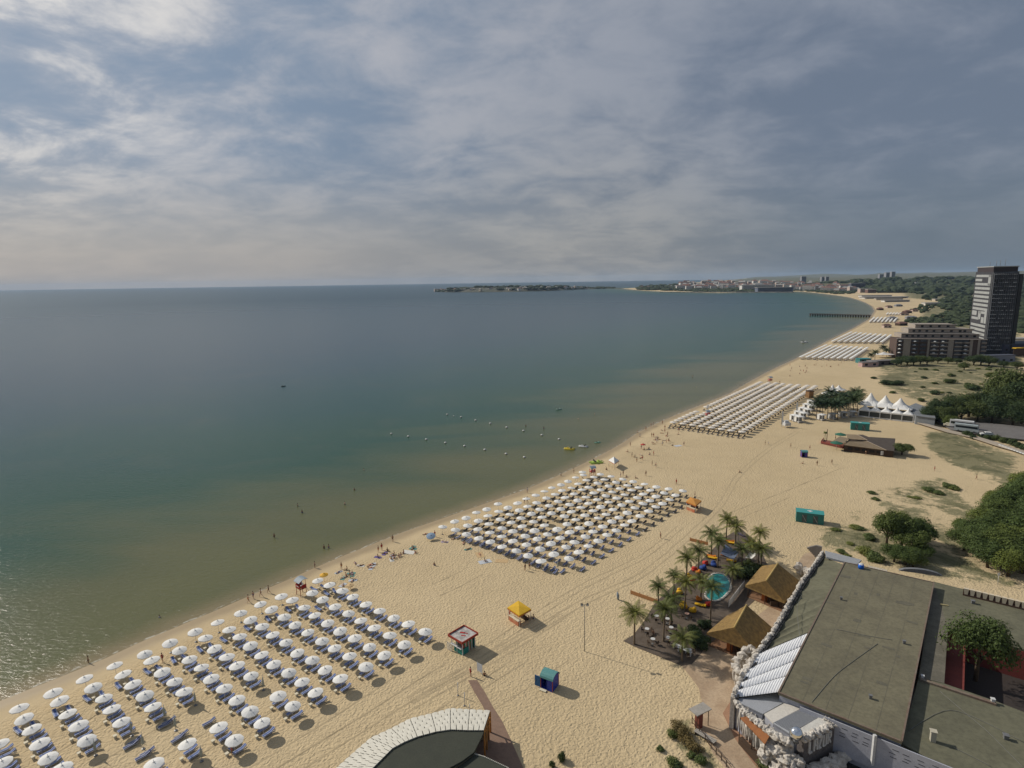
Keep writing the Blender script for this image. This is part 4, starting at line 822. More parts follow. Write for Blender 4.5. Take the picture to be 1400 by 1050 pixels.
def bush(px,py,s,label,kind='g',grp=None,flat=1.,nm='shrub'):
    global stem_me
    if stem_me is None:
        mb=MB(); 
        for k in range(5): mb.tube([(0,0,-.2),(math.cos(k*1.26)*.45,math.sin(k*1.26)*.45,.35)],[.04,.015],5)
        stem_me=mb.mesh('stem',BARK)
    me={'g':BS,'d':DS,'p':PB}[kind]; p=PG(px,py); e=empty(nm,p,U_(0,6.28),label,'shrub',grp,(s,s*U_(.8,1.1),s*flat)); f=put('foliage',me[int(rnd()*len(me))],e); f.location.z=.3; put('stem',stem_me,e); return e
# ---------------------------------------------------------------- pool bar terrace
def sheet(name,px,z,m,h=.12,struct=True,zp=None):
    mb=MB(); q=[P(*p,zp or z) for p in px]; mb.prism([(v.x,v.y) for v in q],z-h,z); o=mb.build(name,m); 
    if struct: tag(o,kind='structure')
    return o
DECK=mat('worn_deck',(.135,.105,.08),(.09,.068,.05),.85,.8,bump=.01,bscale=6.)
STONE=mat('paving',(.45,.34,.23),(.36,.26,.17),.9,.35,bump=.01,bscale=3.,contrast=.3); BRICKP=mat('reddish_paving',(.36,.21,.13),(.28,.16,.10),.9,.6)
sheet('terrace',[(852,876),(868,884),(900,897),(932,910),(946,908),(965,885),(985,868),(1000,850),(1030,822),(1062,790),(1048,770),(1036,742),(1012,722),(990,735),(965,760),(938,785),(915,805),(895,825),(880,850),(866,868)],.06,DECK)
sheet('paved_walk',[(932,910),(946,908),(966,885),(1000,868),(1040,838),(1075,812),(1095,792),(1112,770),(1118,752),(1100,757),(1088,772),(1105,790),(1085,830),(1050,870),(1020,905),(1003,950),(1012,975),(1062,1010),(1085,1060),(1000,1060),(975,1030),(952,985),(961,965),(955,940),(944,925)],.05,STONE,.1)
sheet('brick_walk',[(1003,952),(1012,975),(1062,1010),(1062,1050),(1035,1050),(1005,1010),(988,975)],.056,BRICKP,.05)
# planks on the sand
for a,b,l in(((862,812),(899,825),'orange plank screen lying at the left terrace edge'),((943,739.5),(968,745.5),'orange plank screen at the far left terrace edge')):
    A_,B_=P(*a),P(*b); e=empty('plank_screen',(A_+B_)/2,0,l,'screen'); L=(B_-A_)/2; mb=MB(); mb.bar(-L+Vector((0,0,.45)),L+Vector((0,0,.45)),.1,.75); mb.build('panel',mat('orange_planks',(.50,.25,.10),(.38,.19,.08),.8,2.,vec=(1,1,8)),e)
    for t in(-.95,-.3,.3,.95): mb=MB(); mb.box((L.x*t,L.y*t+.12,.5),(.1,.1,1.)); mb.build('post',DARKW,e)
# pool
c0=P(982,802); e=empty('swimming_pool',c0,0,'small kidney shaped teal pool with a white stone rim','pool')
pp=[P(*q) for q in[(968,790),(975,784.5),(985,784),(994,788),(999,797),(999,806),(994,814),(988,820),(980,824.5),(969,823),(963,816.5),(966,806),(965,797)]]; pl=[(v.x-c0.x,v.y-c0.y) for v in pp]
pl=[(x*.88,y*.88) for x,y in pl]; pl=catmull(pl+[pl[0]],4)[:-1]
w=MB(); w.prism(pl,.0,.22); m,n=newmat('pool_water'); tc=n('ShaderNodeTexCoord'); bb=n('ShaderNodeBump',{'Height':n.noise(tc.outputs['Object'],3.,3),'Distance':.03}); n('ShaderNodeOutputMaterial',{0:n('ShaderNodeBsdfPrincipled',{'Base Color':n.mix(n.smooth(n.noise(tc.outputs['Object'],.6,3),.3,.7),(.02,.17,.175),(.03,.25,.24)),'Roughness':.12,'Normal':bb.outputs[0]})})
w.build('pool_water',m,e); r=MB(); N=len(pl); random.seed(3)
for i in range(N):
    a=pl[i]; L_=math.hypot(*a); k=1+.55/L_; kk=(a[0]*k,a[1]*k); r.blob(((a[0]+kk[0])/2,(a[1]+kk[1])/2,.2),(.3,.3,.2),i,rough=.3,sub=1)
r.build('stone_rim',mat('pool_stone',(.55,.53,.48),(.4,.38,.34),.8,1.5),e)
# thatched huts
THA=mat('thatch',(.31,.20,.07),(.18,.115,.045),.95,1.6,bump=.13,bscale=11.,vec=(1,1,1.),contrast=.35)
def hut(E_,R1,R2,he,hr,label):
    c=sum([P(*p,he) for p in E_],Vector())/4; c.z=0; e=empty('thatched_hut',c,0,label,'hut'); a,b,cc,d=[P(*p,he)-c for p in E_]; r1,r2=P(*R1,hr)-c,P(*R2,hr)-c
    # a left, b near, c right, d far ; ridge r1 far, r2 near
    mb=MB(); 
    def slope(poly,th=.28,k=6):
        # subdivided slope with shaggy thickness
        vs=[Vector(p) for p in poly]; 
        if len(vs)==3: vs=[vs[0],vs[1],vs[2],vs[2]]
        g=[]
        for i in range(k+1):
            for j in range(k+1):
                u,v=i/k,j/k; p=(vs[0].lerp(vs[1],u)).lerp(vs[3].lerp(vs[2],u),v); g.append(p+Vector((0,0,.07*noise.noise(p*1.3))*1) if 0<v<1 else p)
        mb.add(g,[(i*(k+1)+j,(i+1)*(k+1)+j,(i+1)*(k+1)+j+1,i*(k+1)+j+1) for i in range(k) for j in range(k)])
    ab=.06
    slope([a,b,r2]); slope([b,cc,r1,r2]); slope([cc,d,r1]); slope([d,a,r2,r1])
    dn=Vector((0,0,-.35)); mb.add([a,b,cc,d,a+dn,b+dn,cc+dn,d+dn],[(0,4,5,1),(1,5,6,2),(2,6,7,3),(3,7,4,0),(4,7,6,5)])
    ro=mb.build('thatched_roof',THA,e); rc=MB(); rc.tube([r1+Vector((0,0,.05)),r2+Vector((0,0,.05))],.16,6); rc.build('ridge_cap',mat('ridge_straw',(.5,.36,.13),(.4,.28,.1),.9),ro)
    for q in(a,b,cc,d,(a+b)/2,(b+cc)/2,(cc+d)/2): mb=MB(); mb.tube([(q.x*.88,q.y*.88,0),(q.x*.88,q.y*.88,he)],.09,6); mb.build('post',DARKW,e)
    fl=MB(); fl.prism([(q.x*.92,q.y*.92) for q in(a,b,cc,d)],.05,.14); fl.build('floor',mat('hut_floor',(.28,.15,.08),(.2,.11,.06),.8),e)
    bar=MB(); p1=a.lerp(b,.35)*.7;p2=a.lerp(b,.5)*.7; bar.bar((p1.x,p1.y,1.),(p2.x,p2.y,1.),.7,1.8); bar.build('booth',cmat('orange_booth',(.45,.13,.03)),e)
    bk=MB(); p1=b*.72;p2=cc*.72; bk.bar((p1.x,p1.y,.8),(p2.x,p2.y,.8),.6,1.3); p3=(a*.3+b*.55); bk.bar((p3.x,p3.y,.7),(b.x*.6,b.y*.6,.7),.6,1.1); bk.build('bar_counter',DARKW,e)
    return e
hut([(1018.9,800.4),(1072.8,823.2),(1095,795.7),(1041,774)],(1063.5,770.6),(1047.7,793.9),2.6,5.9,'upper thatched hut beside the pool and long white roof wall')
hut([(966,865.3),(1031,890.4),(1057,858.8),(993,842)],(1020.8,827.3),(1004,857.9),2.6,5.9,'lower thatched hut nearer the rock walled building')
# white canvas fence
A_,B_=P(995.5,832),P(1017.5,803); e=empty('canvas_fence',(A_+B_)/2,0,'white canvas fence between the pool and the huts','fence'); L=(B_-A_)/2; mb=MB(); mb.bar(-L+Vector((0,0,.9)),L+Vector((0,0,.9)),.06,1.3); mb.build('canvas',WHITE,e)
for t in(-1,-.33,.33,1): mb=MB(); mb.box((L.x*t,L.y*t,.85),(.09,.09,1.7)); mb.build('post',STEEL,e)
# bean bags, low loungers
def beanbag(px,py,c,label,s=1.):
    e=empty('bean_bag',P(px,py,.06),U_(0,6),label,'bean bag',None,s); mb=MB(); mb.smooth=True; mb.blob((0,0,.38),(.75,.7,.42),int(px),rough=.15,sub=2); mb.build('bag',c,e); mb=MB(); mb.smooth=True; mb.blob((.35,0,.75),(.32,.5,.35),int(py),rough=.12,sub=2); mb.build('headrest',c,e)
OY=cmat('bag_yellow',(.72,.42,.02)); RD=cmat('bag_red',(.5,.04,.025)); PKc=cmat('bag_pink',(.55,.02,.10)); BL=cmat('bag_blue',(.02,.06,.26)); OR_=cmat('bag_orange',(.65,.2,.02))
for a in[(929,811.5,OY,'yellow bean bag beside the pink one',1.),(923,815,PKc,'pink bean bag left of the pool',.9),(942.5,790.5,OY,'yellow bean bag right of a palm trunk',1.),(946.5,794,RD,'small red bean bag below the yellow one',.8),(950,780.5,RD,'large red bean bag right of the crowd of palms',1.1),(954.5,784,OR_,'orange red bean bag touching the large red one',.8),(961,778.5,BL,'royal blue bean bag',1.1),(964,771.5,RD,'upper red bean bag behind the blue one',1.),(976,774,BL,'dark blue bean bag by a trunk above the pool',1.1),(934.5,831,OY,'yellow bean bag at the foot of a tall palm',1.15),(947,836.5,OY,'lowest yellow bean bag near the table',1.),(955.5,821,OR_,'orange red bean bag at the left pool edge',.9),(968.5,828,RD,'dark red bean bag at the near pool edge',1.)]: beanbag(a[0],a[1],a[2],a[3],a[4])
def daybed(px,py,rz,c,label,s=1.):
    e=empty('day_bed',P(px,py,.06),rz,label,'day bed',None,s); mb=MB(); mb.box((0,0,.3),(2.2,.8,.14)); mb.build('mattress',c,e); mb=MB(); mb.box((.8,0,.45),(.5,.7,.14)); mb.build('pillow',c,e)
    for x in(-.95,.95):
        for y in(-.32,.32): mb=MB(); mb.box((x,y,.12),(.08,.08,.24)); mb.build('leg',DARKW,e)
for a in[(957.5,828.5,-.5,OY,'long yellow day bed left of the dark red bean bag'),(974,764,-.5,OY,'yellow day bed, nearer of two parallel beds by trunks'),(972.5,761.5,-.5,OR_,'orange day bed, further of two parallel beds by trunks'),(994,758,-.6,OY,'yellow day bed in the middle of the far terrace'),(992,760.5,-.6,OR_,'orange day bed in the middle of the far terrace'),(1000,768,-.4,OY,'yellow day bed above the short pool palm'),(998,741,-.4,OR_,'orange day bed at the foot of the furthest palms'),(1000,743.3,-.4,OY,'yellow day bed under the furthest palms')]: daybed(*a)
# terrace tables and chairs
def table(px,py,label,top=FRAME,r=.42,h=1.0):
    e=empty('round_table',P(px,py,.06),U_(0,1),label,'table'); mb=MB(); mb.lathe([(r,h-.04),(r,h)],14); mb.build('table_top',top,e); mb=MB(); mb.tube([(0,0,.02),(0,0,h-.04)],.04,6); mb.lathe([(.25,0),(.25,.03),(.04,.06)],10); mb.build('leg',STEEL,e)
def chair(p,rz,label,c,grp): 
    e=empty('chair',p,rz,label,'chair',grp); mb=MB(); mb.box((0,0,.45),(.44,.44,.05)); mb.build('seat',c,e); mb=MB(); mb.box((-.2,0,.72),(.05,.42,.5)); mb.build('backrest',c,e)
    mb=MB(); 
    for x in(-.18,.18):
        for y in(-.18,.18): mb.bar((x,y,0),(x,y,.45),.04)
    mb.build('legs',c,e)
TB=[(884.5,866,'left of the tall terrace palm, further'),(892.5,880,'nearest the left terrace corner'),(913.5,878,'right of the tall terrace palm'),(917.5,864,'behind the tall palm pair'),(897.5,848,'by the far left terrace edge'),(912.5,852,'in the middle of the left terrace'),(942,895,'at the right end by the low palm'),(939,845,'pinkish one below the yellow bean bag')]
for k,(x,y,l) in enumerate(TB):
    table(x,y,'round white table '+l if k<7 else 'round pinkish table below the yellow bean bags',FRAME if k<7 else cmat('pink_top',(.45,.28,.22)))
    p=P(x,y,.06)
    for q in range(3):
        a=q*2.1+.4+k; chair(p+Vector((math.cos(a)*.85,math.sin(a)*.85,0)),a+PI,'dark chair, '+ORD[q+1]+' at the table '+l.replace('pinkish one ',''),DARKW,'dark chairs of the terrace')
for k,(x,y) in enumerate([(930,889),(936,893.5)]):
    e=empty('long_table',P(x,y,.06),-.75,'long white table, '+('further' if k==0 else 'nearer')+' of two under the low palm','table'); mb=MB(); mb.box((0,0,.75),(2.6,.55,.06)); mb.build('table_top',FRAME,e)
    for xx in(-1.1,1.1): mb=MB(); mb.box((xx,0,.36),(.08,.5,.72)); mb.build('leg',FRAME,e)
bush(958,884,2.2,'dark shrub beside the lower hut corner','p'); bush(952,870,2.0,'dark shrub at the right end of the terrace','p'); bush(965,858,1.6,'dark shrub left of the lower hut','p')
for k,(x,y,s) in enumerate([(1015,790,2.3),(1024,787,2.2),(1032,783,2.),(1040,783,1.8),(1022,775,1.6),(1008,785,1.5)]): bush(x,y,s,'dark shrub, '+ORD[k+1]+' from the upper hut along the terrace end','p','shrubs at the far terrace end')
# white awning and hammock-like shade over the far terrace
def sail(px,hs,m,label):
    q=[P(p[0],p[1],h) for p,h in zip(px,hs)]; c=sum(q,Vector())/len(q); c.z=0; e=empty('shade_sail',c,0,label,'shade sail'); mb=MB(); L=[v-c for v in q]; k=5; g=[]
    if len(L)==3: L.append(L[2]+Vector((.05,.05,0)))
    for i in range(k+1):
        for j in range(k+1): u,v=i/k,j/k; p=L[0].lerp(L[1],u).lerp(L[3].lerp(L[2],u),v); p.z-=.35*math.sin(PI*u)*math.sin(PI*v); g.append(p)
    mb.add(g,[(i*(k+1)+j,(i+1)*(k+1)+j,(i+1)*(k+1)+j+1,i*(k+1)+j+1) for i in range(k) for j in range(k)]); mb.add([p-Vector((0,0,.03)) for p in g],[(i*(k+1)+j,i*(k+1)+j+1,(i+1)*(k+1)+j+1,(i+1)*(k+1)+j) for i in range(k) for j in range(k)]); mb.build('cloth',m,e)
    for v in L[:len(px)]: mb=MB(); mb.tube([(v.x,v.y,0),(v.x,v.y,v.z+.1)],.05,5); mb.build('pole',STEEL,e)
sail([(1019,762),(1026,754),(1035,757),(1028,764)],[2.4,2.6,2.4,2.2],WHITE,'white shade sail among the far terrace palms')
sail([(1006,729),(1022,735),(1020,733),(1010,728)],[2.2,2.4,2.5,2.3],cmat('mauve_cloth',(.2,.17,.24)),'dark mauve shade strip behind the furthest palms')
sail([(985,757),(992,744),(1010,755),(1003,765)],[2.2,2.4,2.4,2.2],cmat('bluegrey_cloth',(.12,.15,.22)),'blue grey shade sail over the far terrace')
# booth, bench and fence by the walk
e=empty('ticket_booth',P(955,994),.5,'small red booth with a grey roof at the walk edge','booth'); mb=MB(); mb.box((0,0,1.2),(.8,.8,2.4)); mb.build('wall',cmat('booth_red',(.24,.07,.045)),e); mb=MB(); mb.box((.3,.1,2.75),(2.9,1.7,.14)); mb.build('roof',mat('grey_board',(.38,.35,.31),(.28,.26,.23),.8,1.),e)
for x in(-.9,1.4): mb=MB(); mb.box((x,-.5,1.35),(.08,.08,2.7)); mb.build('post',DARKW,e)
e=empty('board_bench',P(964,1010),-.85,'long grey board bench below the booth','bench'); mb=MB(); 
for y in(-.3,0,.3): mb.box((0,y,.5),(3.2,.24,.06))
mb.build('seat',mat('grey_board',(.3,.3,.3)),e)
for x in(-1.4,1.4): mb=MB(); mb.box((x,0,.23),(.1,.8,.46)); mb.build('leg',DARKW,e)
FP=[P(*q) for q in[(946,989),(956,1004),(972,1024),(986,1040),(1000,1058)]]
e=empty('walk_fence',FP[2],0,'low dark fence along the left edge of the paved walk','fence')
for i in range(4):
    a,b=FP[i]-FP[2],FP[i+1]-FP[2]
    mb=MB(); mb.bar(a+Vector((0,0,1.0)),b+Vector((0,0,1.)),.06); mb.bar(a+Vector((0,0,.35)),b+Vector((0,0,.35)),.05); mb.build('rail',DARKW,e)
    for t in(0,.5): p=a.lerp(b,t); mb=MB(); mb.box((p.x,p.y,.55),(.09,.09,1.1)); mb.build('post',DARKW,e)
# ---------------------------------------------------------------- rock-walled complex
ROCK=mat('white_rock',(.60,.56,.50),(.40,.36,.31),.85,.8,bump=.08,bscale=2.5,contrast=.35)
FELT=mat('roof_felt',(.178,.162,.105),(.128,.116,.078),.95,.22,bump=.02,bscale=9.,contrast=.5)
FELT2=mat('roof_felt_green',(.150,.145,.095),(.112,.108,.072),.95,.18,bump=.012,bscale=10.,contrast=.4)
CORR=mat('white_corrugated',(.82,.82,.82),(.72,.73,.75),.5,1.2); CLAD=mat('pale_cladding',(.42,.43,.48),(.35,.36,.41),.7,1.)
def local(e,pts): return [p-e.location for p in pts]
MR=[(1154.6,768.6),(1277,796.5),(1233,1014.5),(1064,947)]; HR_=6.4
q=[P(*p,HR_) for p in MR]; c=sum(q,Vector())/4; c.z=0
bld=empty('beach_restaurant_hall',c,0,'large flat grey felt roofed hall beside the thatched huts','building')
L=[v-c for v in q]; mb=MB(); mb.prism([(v.x,v.y) for v in L],HR_-.35,HR_); roof=mb.build('roof',FELT,bld)
mb=MB(); 
for i in range(4): a,b=L[i],L[(i+1)%4]; mb.bar((a.x*.997,a.y*.997,HR_+.03),(b.x*.997,b.y*.997,HR_+.03),.22,.16)
mb.build('roof_edge',mat('rusty_flashing',(.16,.10,.075),(.2,.17,.13),.8,1.),roof)
mb=MB(); mb.prism([(v.x*.985,v.y*.985) for v in L],0,HR_-.35); mb.build('wall',CLAD,bld)
pt=MB(); random.seed(21)
for k in range(16):
    u,v=U_(.06,.94),U_(.05,.95); p_=L[0].lerp(L[1],u).lerp(L[3].lerp(L[2],u),v); pt.box((p_.x,p_.y,HR_+.006+.001*k),(U_(.5,2.2),U_(.4,1.1),.012),math.atan2((L[1]-L[0]).y,(L[1]-L[0]).x)+U_(-.05,.05))
pt.build('felt_patch',mat('felt_patch',(.135,.125,.09),(.105,.098,.072),.9,.6),roof)
sm=MB()
for t in(.21,.405,.59,.81):
    for q0,q1 in((0,.37),(.38,.66),(.665,1.)):
        a=L[0].lerp(L[1],t+U_(-.004,.004)); b=L[3].lerp(L[2],t+U_(-.004,.004)); sm.bar(a.lerp(b,q0)+Vector((0,0,.005)),a.lerp(b,q1)+Vector((0,0,.005)),.07,.016)
sm.build('felt_lap',mat('felt_lap',(.15,.14,.10),(.115,.105,.078),.9,.5),roof)
# pale front cladding below the roof edge, with thin dark slits
A_=P(1100,961.5,HR_)-c; B_=P(1320,1051,HR_-0.6)-c; A2,B2=L[3].lerp(L[2],.2),L[2]+(L[2]-L[3])*.55
nrm=Vector((A2.y-B2.y,B2.x-A2.x,0)).normalized(); nrm=-nrm if nrm.y>0 else nrm
mb=MB(); mb.bar(A2+nrm*.25+Vector((0,0,-2.9)),B2+nrm*.25+Vector((0,0,-2.9)),.15,4.6); cl_=mb.build('front_cladding',CLAD,bld)
mb=MB(); random.seed(8)
for t0,rows in((.0,[.10,.14,.18,.22]),(.5,[.1,.15,.2])):
    for k in range(18):
        t=t0+.03+.42*((k%6)/6)+U_(0,.02); z=-1.2-.55*(k//6)-U_(0,.2); p=A2.lerp(B2,t)+nrm*.335; q2=A2.lerp(B2,t+.035)+nrm*.335; mb.bar(p+Vector((0,0,z)),q2+Vector((0,0,z)),.02,.07)
mb.build('vent_slit',cmat('slit_dark',(.03,.03,.035)),cl_)
mb=MB(); p=A2.lerp(B2,.45)+nrm*.45; mb.box((p.x,p.y,HR_-2.4),(.35,.35,4.4)); mb.build('downpipe',FRAME,bld)
bt=MB(); t_=P(1180,770,HR_)-c; bt=MB(); bt.tube([(0,0,0),(0,0,.9)],[.55,.5],10); e=empty('water_tank',P(1177,777,HR_),0,'bright blue water tank on the far edge of the hall roof','tank'); bt.build('tank',cmat('tank_blue',(.01,.13,.6),rough=.4),e); mb=MB(); mb.lathe([(.5,.9),(.3,1.05),(.1,1.1)],10); mb.build('lid',FRAME,e)
e=empty('roof_ladder',P(1200,777,HR_+.1),0,'long pale ladder lying on the hall roof beside the tank','ladder'); a=P(1187,774.5,HR_)-e.location; b=P(1213,780.5,HR_)-e.location; mb=MB(); s_=Vector((.1,.3,0)); mb.bar(a+s_,b+s_,.07); mb.bar(a-s_,b-s_,.07)
for k in range(12): p=a.lerp(b,(k+.5)/12); mb.bar(p+s_,p-s_,.05)
mb.build('ladder',FRAME,e)
# left lean-to: sagging grey fabric bays then white vaulted bays
def zq(x,y): return (940+x/5.385,740+y/5.385)
wl=[(1125.7,753,5.6),(1095,796,5.6),(1058.8,859,5.6),(1036.6,889,5.6),(1010.6,930,5.6),(1002,950,5.6)]
Wp=[P(x,y,h) for x,y,h in wl]
e=empty('rock_parapet_wall',Wp[2]*1,0,'long jagged white rock wall along the seaward side of the hall','wall'); e.location.z=0; mb=MB(); random.seed(4)
for i in range(len(Wp)-1):
    a,b=Wp[i]-e.location,Wp[i+1]-e.location; n_=int((b-a).length/.55)
    for k in range(n_):
        p=a.lerp(b,(k+U_(0,.4))/n_); mb.blob((p.x+U_(-.12,.12),p.y+U_(-.12,.12),5.35+U_(-.2,.25)),(U_(.28,.46),U_(.28,.46),U_(.25,.5)),k+i*50,rough=.35,sub=2)
    mb.bar((a.x,a.y,2.6),(b.x,b.y,2.6),.6,5.2)
mb.build('rock_face',ROCK,e); 
dk=MB()
for i in range(len(Wp)-1):
    a,b=Wp[i]-e.location,Wp[i+1]-e.location; r_=Vector(((b-a).y,-(b-a).x,0)).normalized(); r_=r_ if r_.x>0 else -r_; dk.bar(Vector((a.x,a.y,5.25))+r_*.62,Vector((b.x,b.y,5.25))+r_*.62,.3,.25)
dk.build('gutter',cmat('gutter_dark',(.03,.03,.03)),e)
def leanto(t0,t1,nb,m,label,vault,z_in,z_out,nm):
    """bays between the rock wall (t along it) and the hall edge"""
    Wt=[P(1125.7,753,5.1),P(1002,950,5.1)]; Ht=[P(1154.6,768.6,6.1),P(1064,947,6.1)]
    def wp(t): 
        # follow polyline
        T=t*(len(Wp)-1); i=min(int(T),len(Wp)-2); return Wp[i].lerp(Wp[i+1],T-i)
    L_=Ht[0]; 
    a0=wp(t0); c=(a0+wp(t1))/2; c.z=0; e=empty(nm,c,0,label,'roof'); 
    for bnum in range(nb):
        ta,tb_=t0+(t1-t0)*bnum/nb,t0+(t1-t0)*(bnum+1)/nb; mb=MB(); g=[]; K=10; J=8
        for i in range(K+1):
            f_=i/K; t=ta+(tb_-ta)*f_; a=wp(t); a=Vector((a.x,a.y,z_out)); hu=Ht[0].lerp(Ht[1],t**.93); b=Vector((hu.x,hu.y,z_in)); dr=(b-a); a=a+dr*.06; b=b-dr*.01
            for j in range(J+1):
                p=a.lerp(b,j/J); s_=math.sin(PI*f_); p.z+= vault*(s_**.6 if vault>0 else s_)*(1-.75*j/J if vault<0 else 1-.35*j/J); 
                g.append(p-c)
        mb.add(g,[(i*(J+1)+j,i*(J+1)+j+1,(i+1)*(J+1)+j+1,(i+1)*(J+1)+j) for i in range(K) for j in range(J)])
        low=[Vector((p.x,p.y,p.z-.12)) for p in g]; mb.add(low,[(i*(J+1)+j,(i+1)*(J+1)+j,(i+1)*(J+1)+j+1,i*(J+1)+j+1) for i in range(K) for j in range(J)])
        # ribs
        if vault>0:
            for jj in range(0,J*2+1):
                j=jj//2; w_=.5*(jj%2); gg=lambda i:(g[i*(J+1)+j].lerp(g[i*(J+1)+min(j+1,J)],w_))+Vector((0,0,.03))
                for i in range(K): mb.bar(gg(i),gg(i+1),.04,.05)
        mb.build('roof_bay',m,e)
        if vault>0: dk=MB(); dk.bar(g[K*(J+1)]+Vector((0,0,-.02)),g[K*(J+1)+J]+Vector((0,0,-.02)),.1,.12); dk.build('valley',cmat('gutter_dark',(.03,.03,.03)),e)
leanto(.02,.60,8,FELT2,'sagging grey green roof bays between the rock wall and the hall',-.32,6.05,5.1,'sagging_canopy_roof')
leanto(.605,.995,4,CORR,'white corrugated vaulted roof bays between the rock wall and the hall',.38,6.0,5.0,'vaulted_roof')
# pale slab at the top end of the lean-to
e=empty('end_roof_slab',P(1143,762,5.9),0,'pale grey roof slab at the far end of the hall','roof'); q=[P(*p,6.15)-e.location for p in[(1128,752.5),(1178,765),(1172,771),(1156,768),(1130,761)]]; mb=MB(); mb.prism([(v.x,v.y) for v in q],-.15,.2); mb.build('slab',mat('pale_slab',(.33,.34,.35),(.25,.26,.27),.8),e)
e=empty('wall_stair',P(1114,757),0,'grey steps at the far end of the rock wall','stairs'); q=[P(*p) -e.location for p in[(1108,751),(1118,762)]]; mb=MB()
for k in range(6): p=q[0].lerp(q[1],k/5); mb.box((p.x,p.y,.2+.25*k),(1.4,.5,.4+.5*k),-.6)
mb.build('steps',mat('grey_stone',(.25,.23,.21)),e)
mb=MB(); e=empty('plaster_outcrop',P(1098,790),0,'pale plaster rocks outside the rock wall above the huts','rocks')
random.seed(6)
for k in range(9): mb.blob((U_(-1.2,1.2),U_(-1.8,1.8),U_(.4,2.2)),(U_(.5,.9),U_(.5,.9),U_(.5,1.)),k,rough=.4)
mb.build('rocks',ROCK,e)
# rocky grotto below the lower hut
e=empty('rock_grotto',P(1020,910),0,'white cave like rocks with holes beside the lower hut','rocks'); mb=MB(); o_=e.location
for k,(x,y,h) in enumerate([(1020,886,3.2),(1027,884,3.4),(1034,889,3.6),(1014,893,2.8),(1008,900,3.),(1006,908,3.2),(1010,914,3.4),(1018,918,3.6),(1022,911,3.9),(1026,903,4.),(1018,896,2.6)]):
    p=P(x,y,h)-o_; mb.blob((p.x,p.y,h-.4),(.7,.7,.6),k,rough=.4); mb.blob((p.x,p.y,h*.45),(.5,.5,h*.45),k+20,rough=.3)
mb.build('rocks',ROCK,e)
# flat triangular roofs of the entrance
def flatroof(px,h,m,label,nm='flat_roof',th=.2,wall=None,seams=0,wm=None):
    q=[P(*p,h) for p in px]; c=sum(q,Vector())/len(q); c.z=0; e=empty(nm,c,0,label,'roof'); L=[v-c for v in q]; mb=MB(); mb.prism([(v.x,v.y) for v in L],h-th,h); mb.build('roof_deck',m,e)
    if wall: mb=MB(); mb.prism([(v.x*.96,v.y*.96) for v in L],wall,h-th); mb.build('wall',wm or CLAD,e)
    if seams:
        mb=MB()
        for k in range(1,seams): a=L[0].lerp(L[1],k/seams); b=L[3].lerp(L[2],k/seams); mb.bar(a+Vector((0,0,.03)),b+Vector((0,0,.03)),.07,.08)
        mb.build('roof_ribs',mat('rib_grey',(.33,.34,.36)),e)
    return e
flatroof([(1004,951),(1012,953),(1070,961),(1043,976),(1014,962)],5.0,mat('slate_roof',(.36,.37,.39),(.30,.31,.33),.7,.8),'small grey triangular roof at the near end of the vaulted bays',wall=.1)
flatroof([(1003,951),(1064,947),(1072,961),(1040,958)],4.9,mat('white_roof',(.66,.62,.55)),'cream triangular roof strip under the last vaulted bay',wall=.1)
flatroof([(1045,976),(1072,961.5),(1096,968),(1057,988)],5.1,mat('white_roof',(.66,.62,.55),(.58,.54,.47),.7,.8),'cream flat roof panel right of the grey triangular roof',wall=.1)
flatroof([(1057,988.5),(1096,969),(1119,981),(1080,1003)],5.1,mat('grey_corrugated',(.40,.41,.43),(.33,.34,.36),.6,1.),'grey ribbed roof panel behind the mirror ball',wall=.1,seams=1)
e=empty('ribbed_panel',P(1088,986,5.2),0,'raised ribs sheet of the grey roof panel behind the mirror ball','roof panel'); mb=MB()
for k in range(14):
    t=k/13; a=P(1059+(1096-1059)*0+ (1082-1059)*t, 988+(1001-988)*t,5.14)-e.location; b=P(1096+(1117-1096)*t,970+(981-970)*t,5.14)-e.location; mb.bar(a,b,.09,.1)
mb.build('ribs',mat('rib_grey',(.33,.34,.36)),e)
q=[P(1012,981,3.9),P(1022,979,4.5),P(1052,1006,4.5),P(1046,1017,3.9)]; c=sum(q,Vector())/4; c.z=0; e=empty('orange_awning',c,0,'rust orange sloping awning against the rock wall by the walk','awning'); L=[v-c for v in q]; mb=MB(); mb.add([*L,*[v-Vector((0,0,.15)) for v in L]],[(0,1,2,3),(7,6,5,4),(0,4,5,1),(1,5,6,2),(2,6,7,3),(3,7,4,0)]); mb.build('canopy',mat('rust_orange',(.30,.115,.035),(.22,.085,.03),.8,1.),e)
for v in(L[0],L[3],(L[0]+L[3])/2): mb=MB(); mb.tube([(v.x,v.y,0),(v.x,v.y,v.z)],.07,6); mb.build('post',DARKW,e)
mb=MB(); a,b=L[0]*.9,L[3]*.9; mb.bar((a.x,a.y,.5),(b.x,b.y,.5),.7,1.); mb.build('counter',DARKW,e)
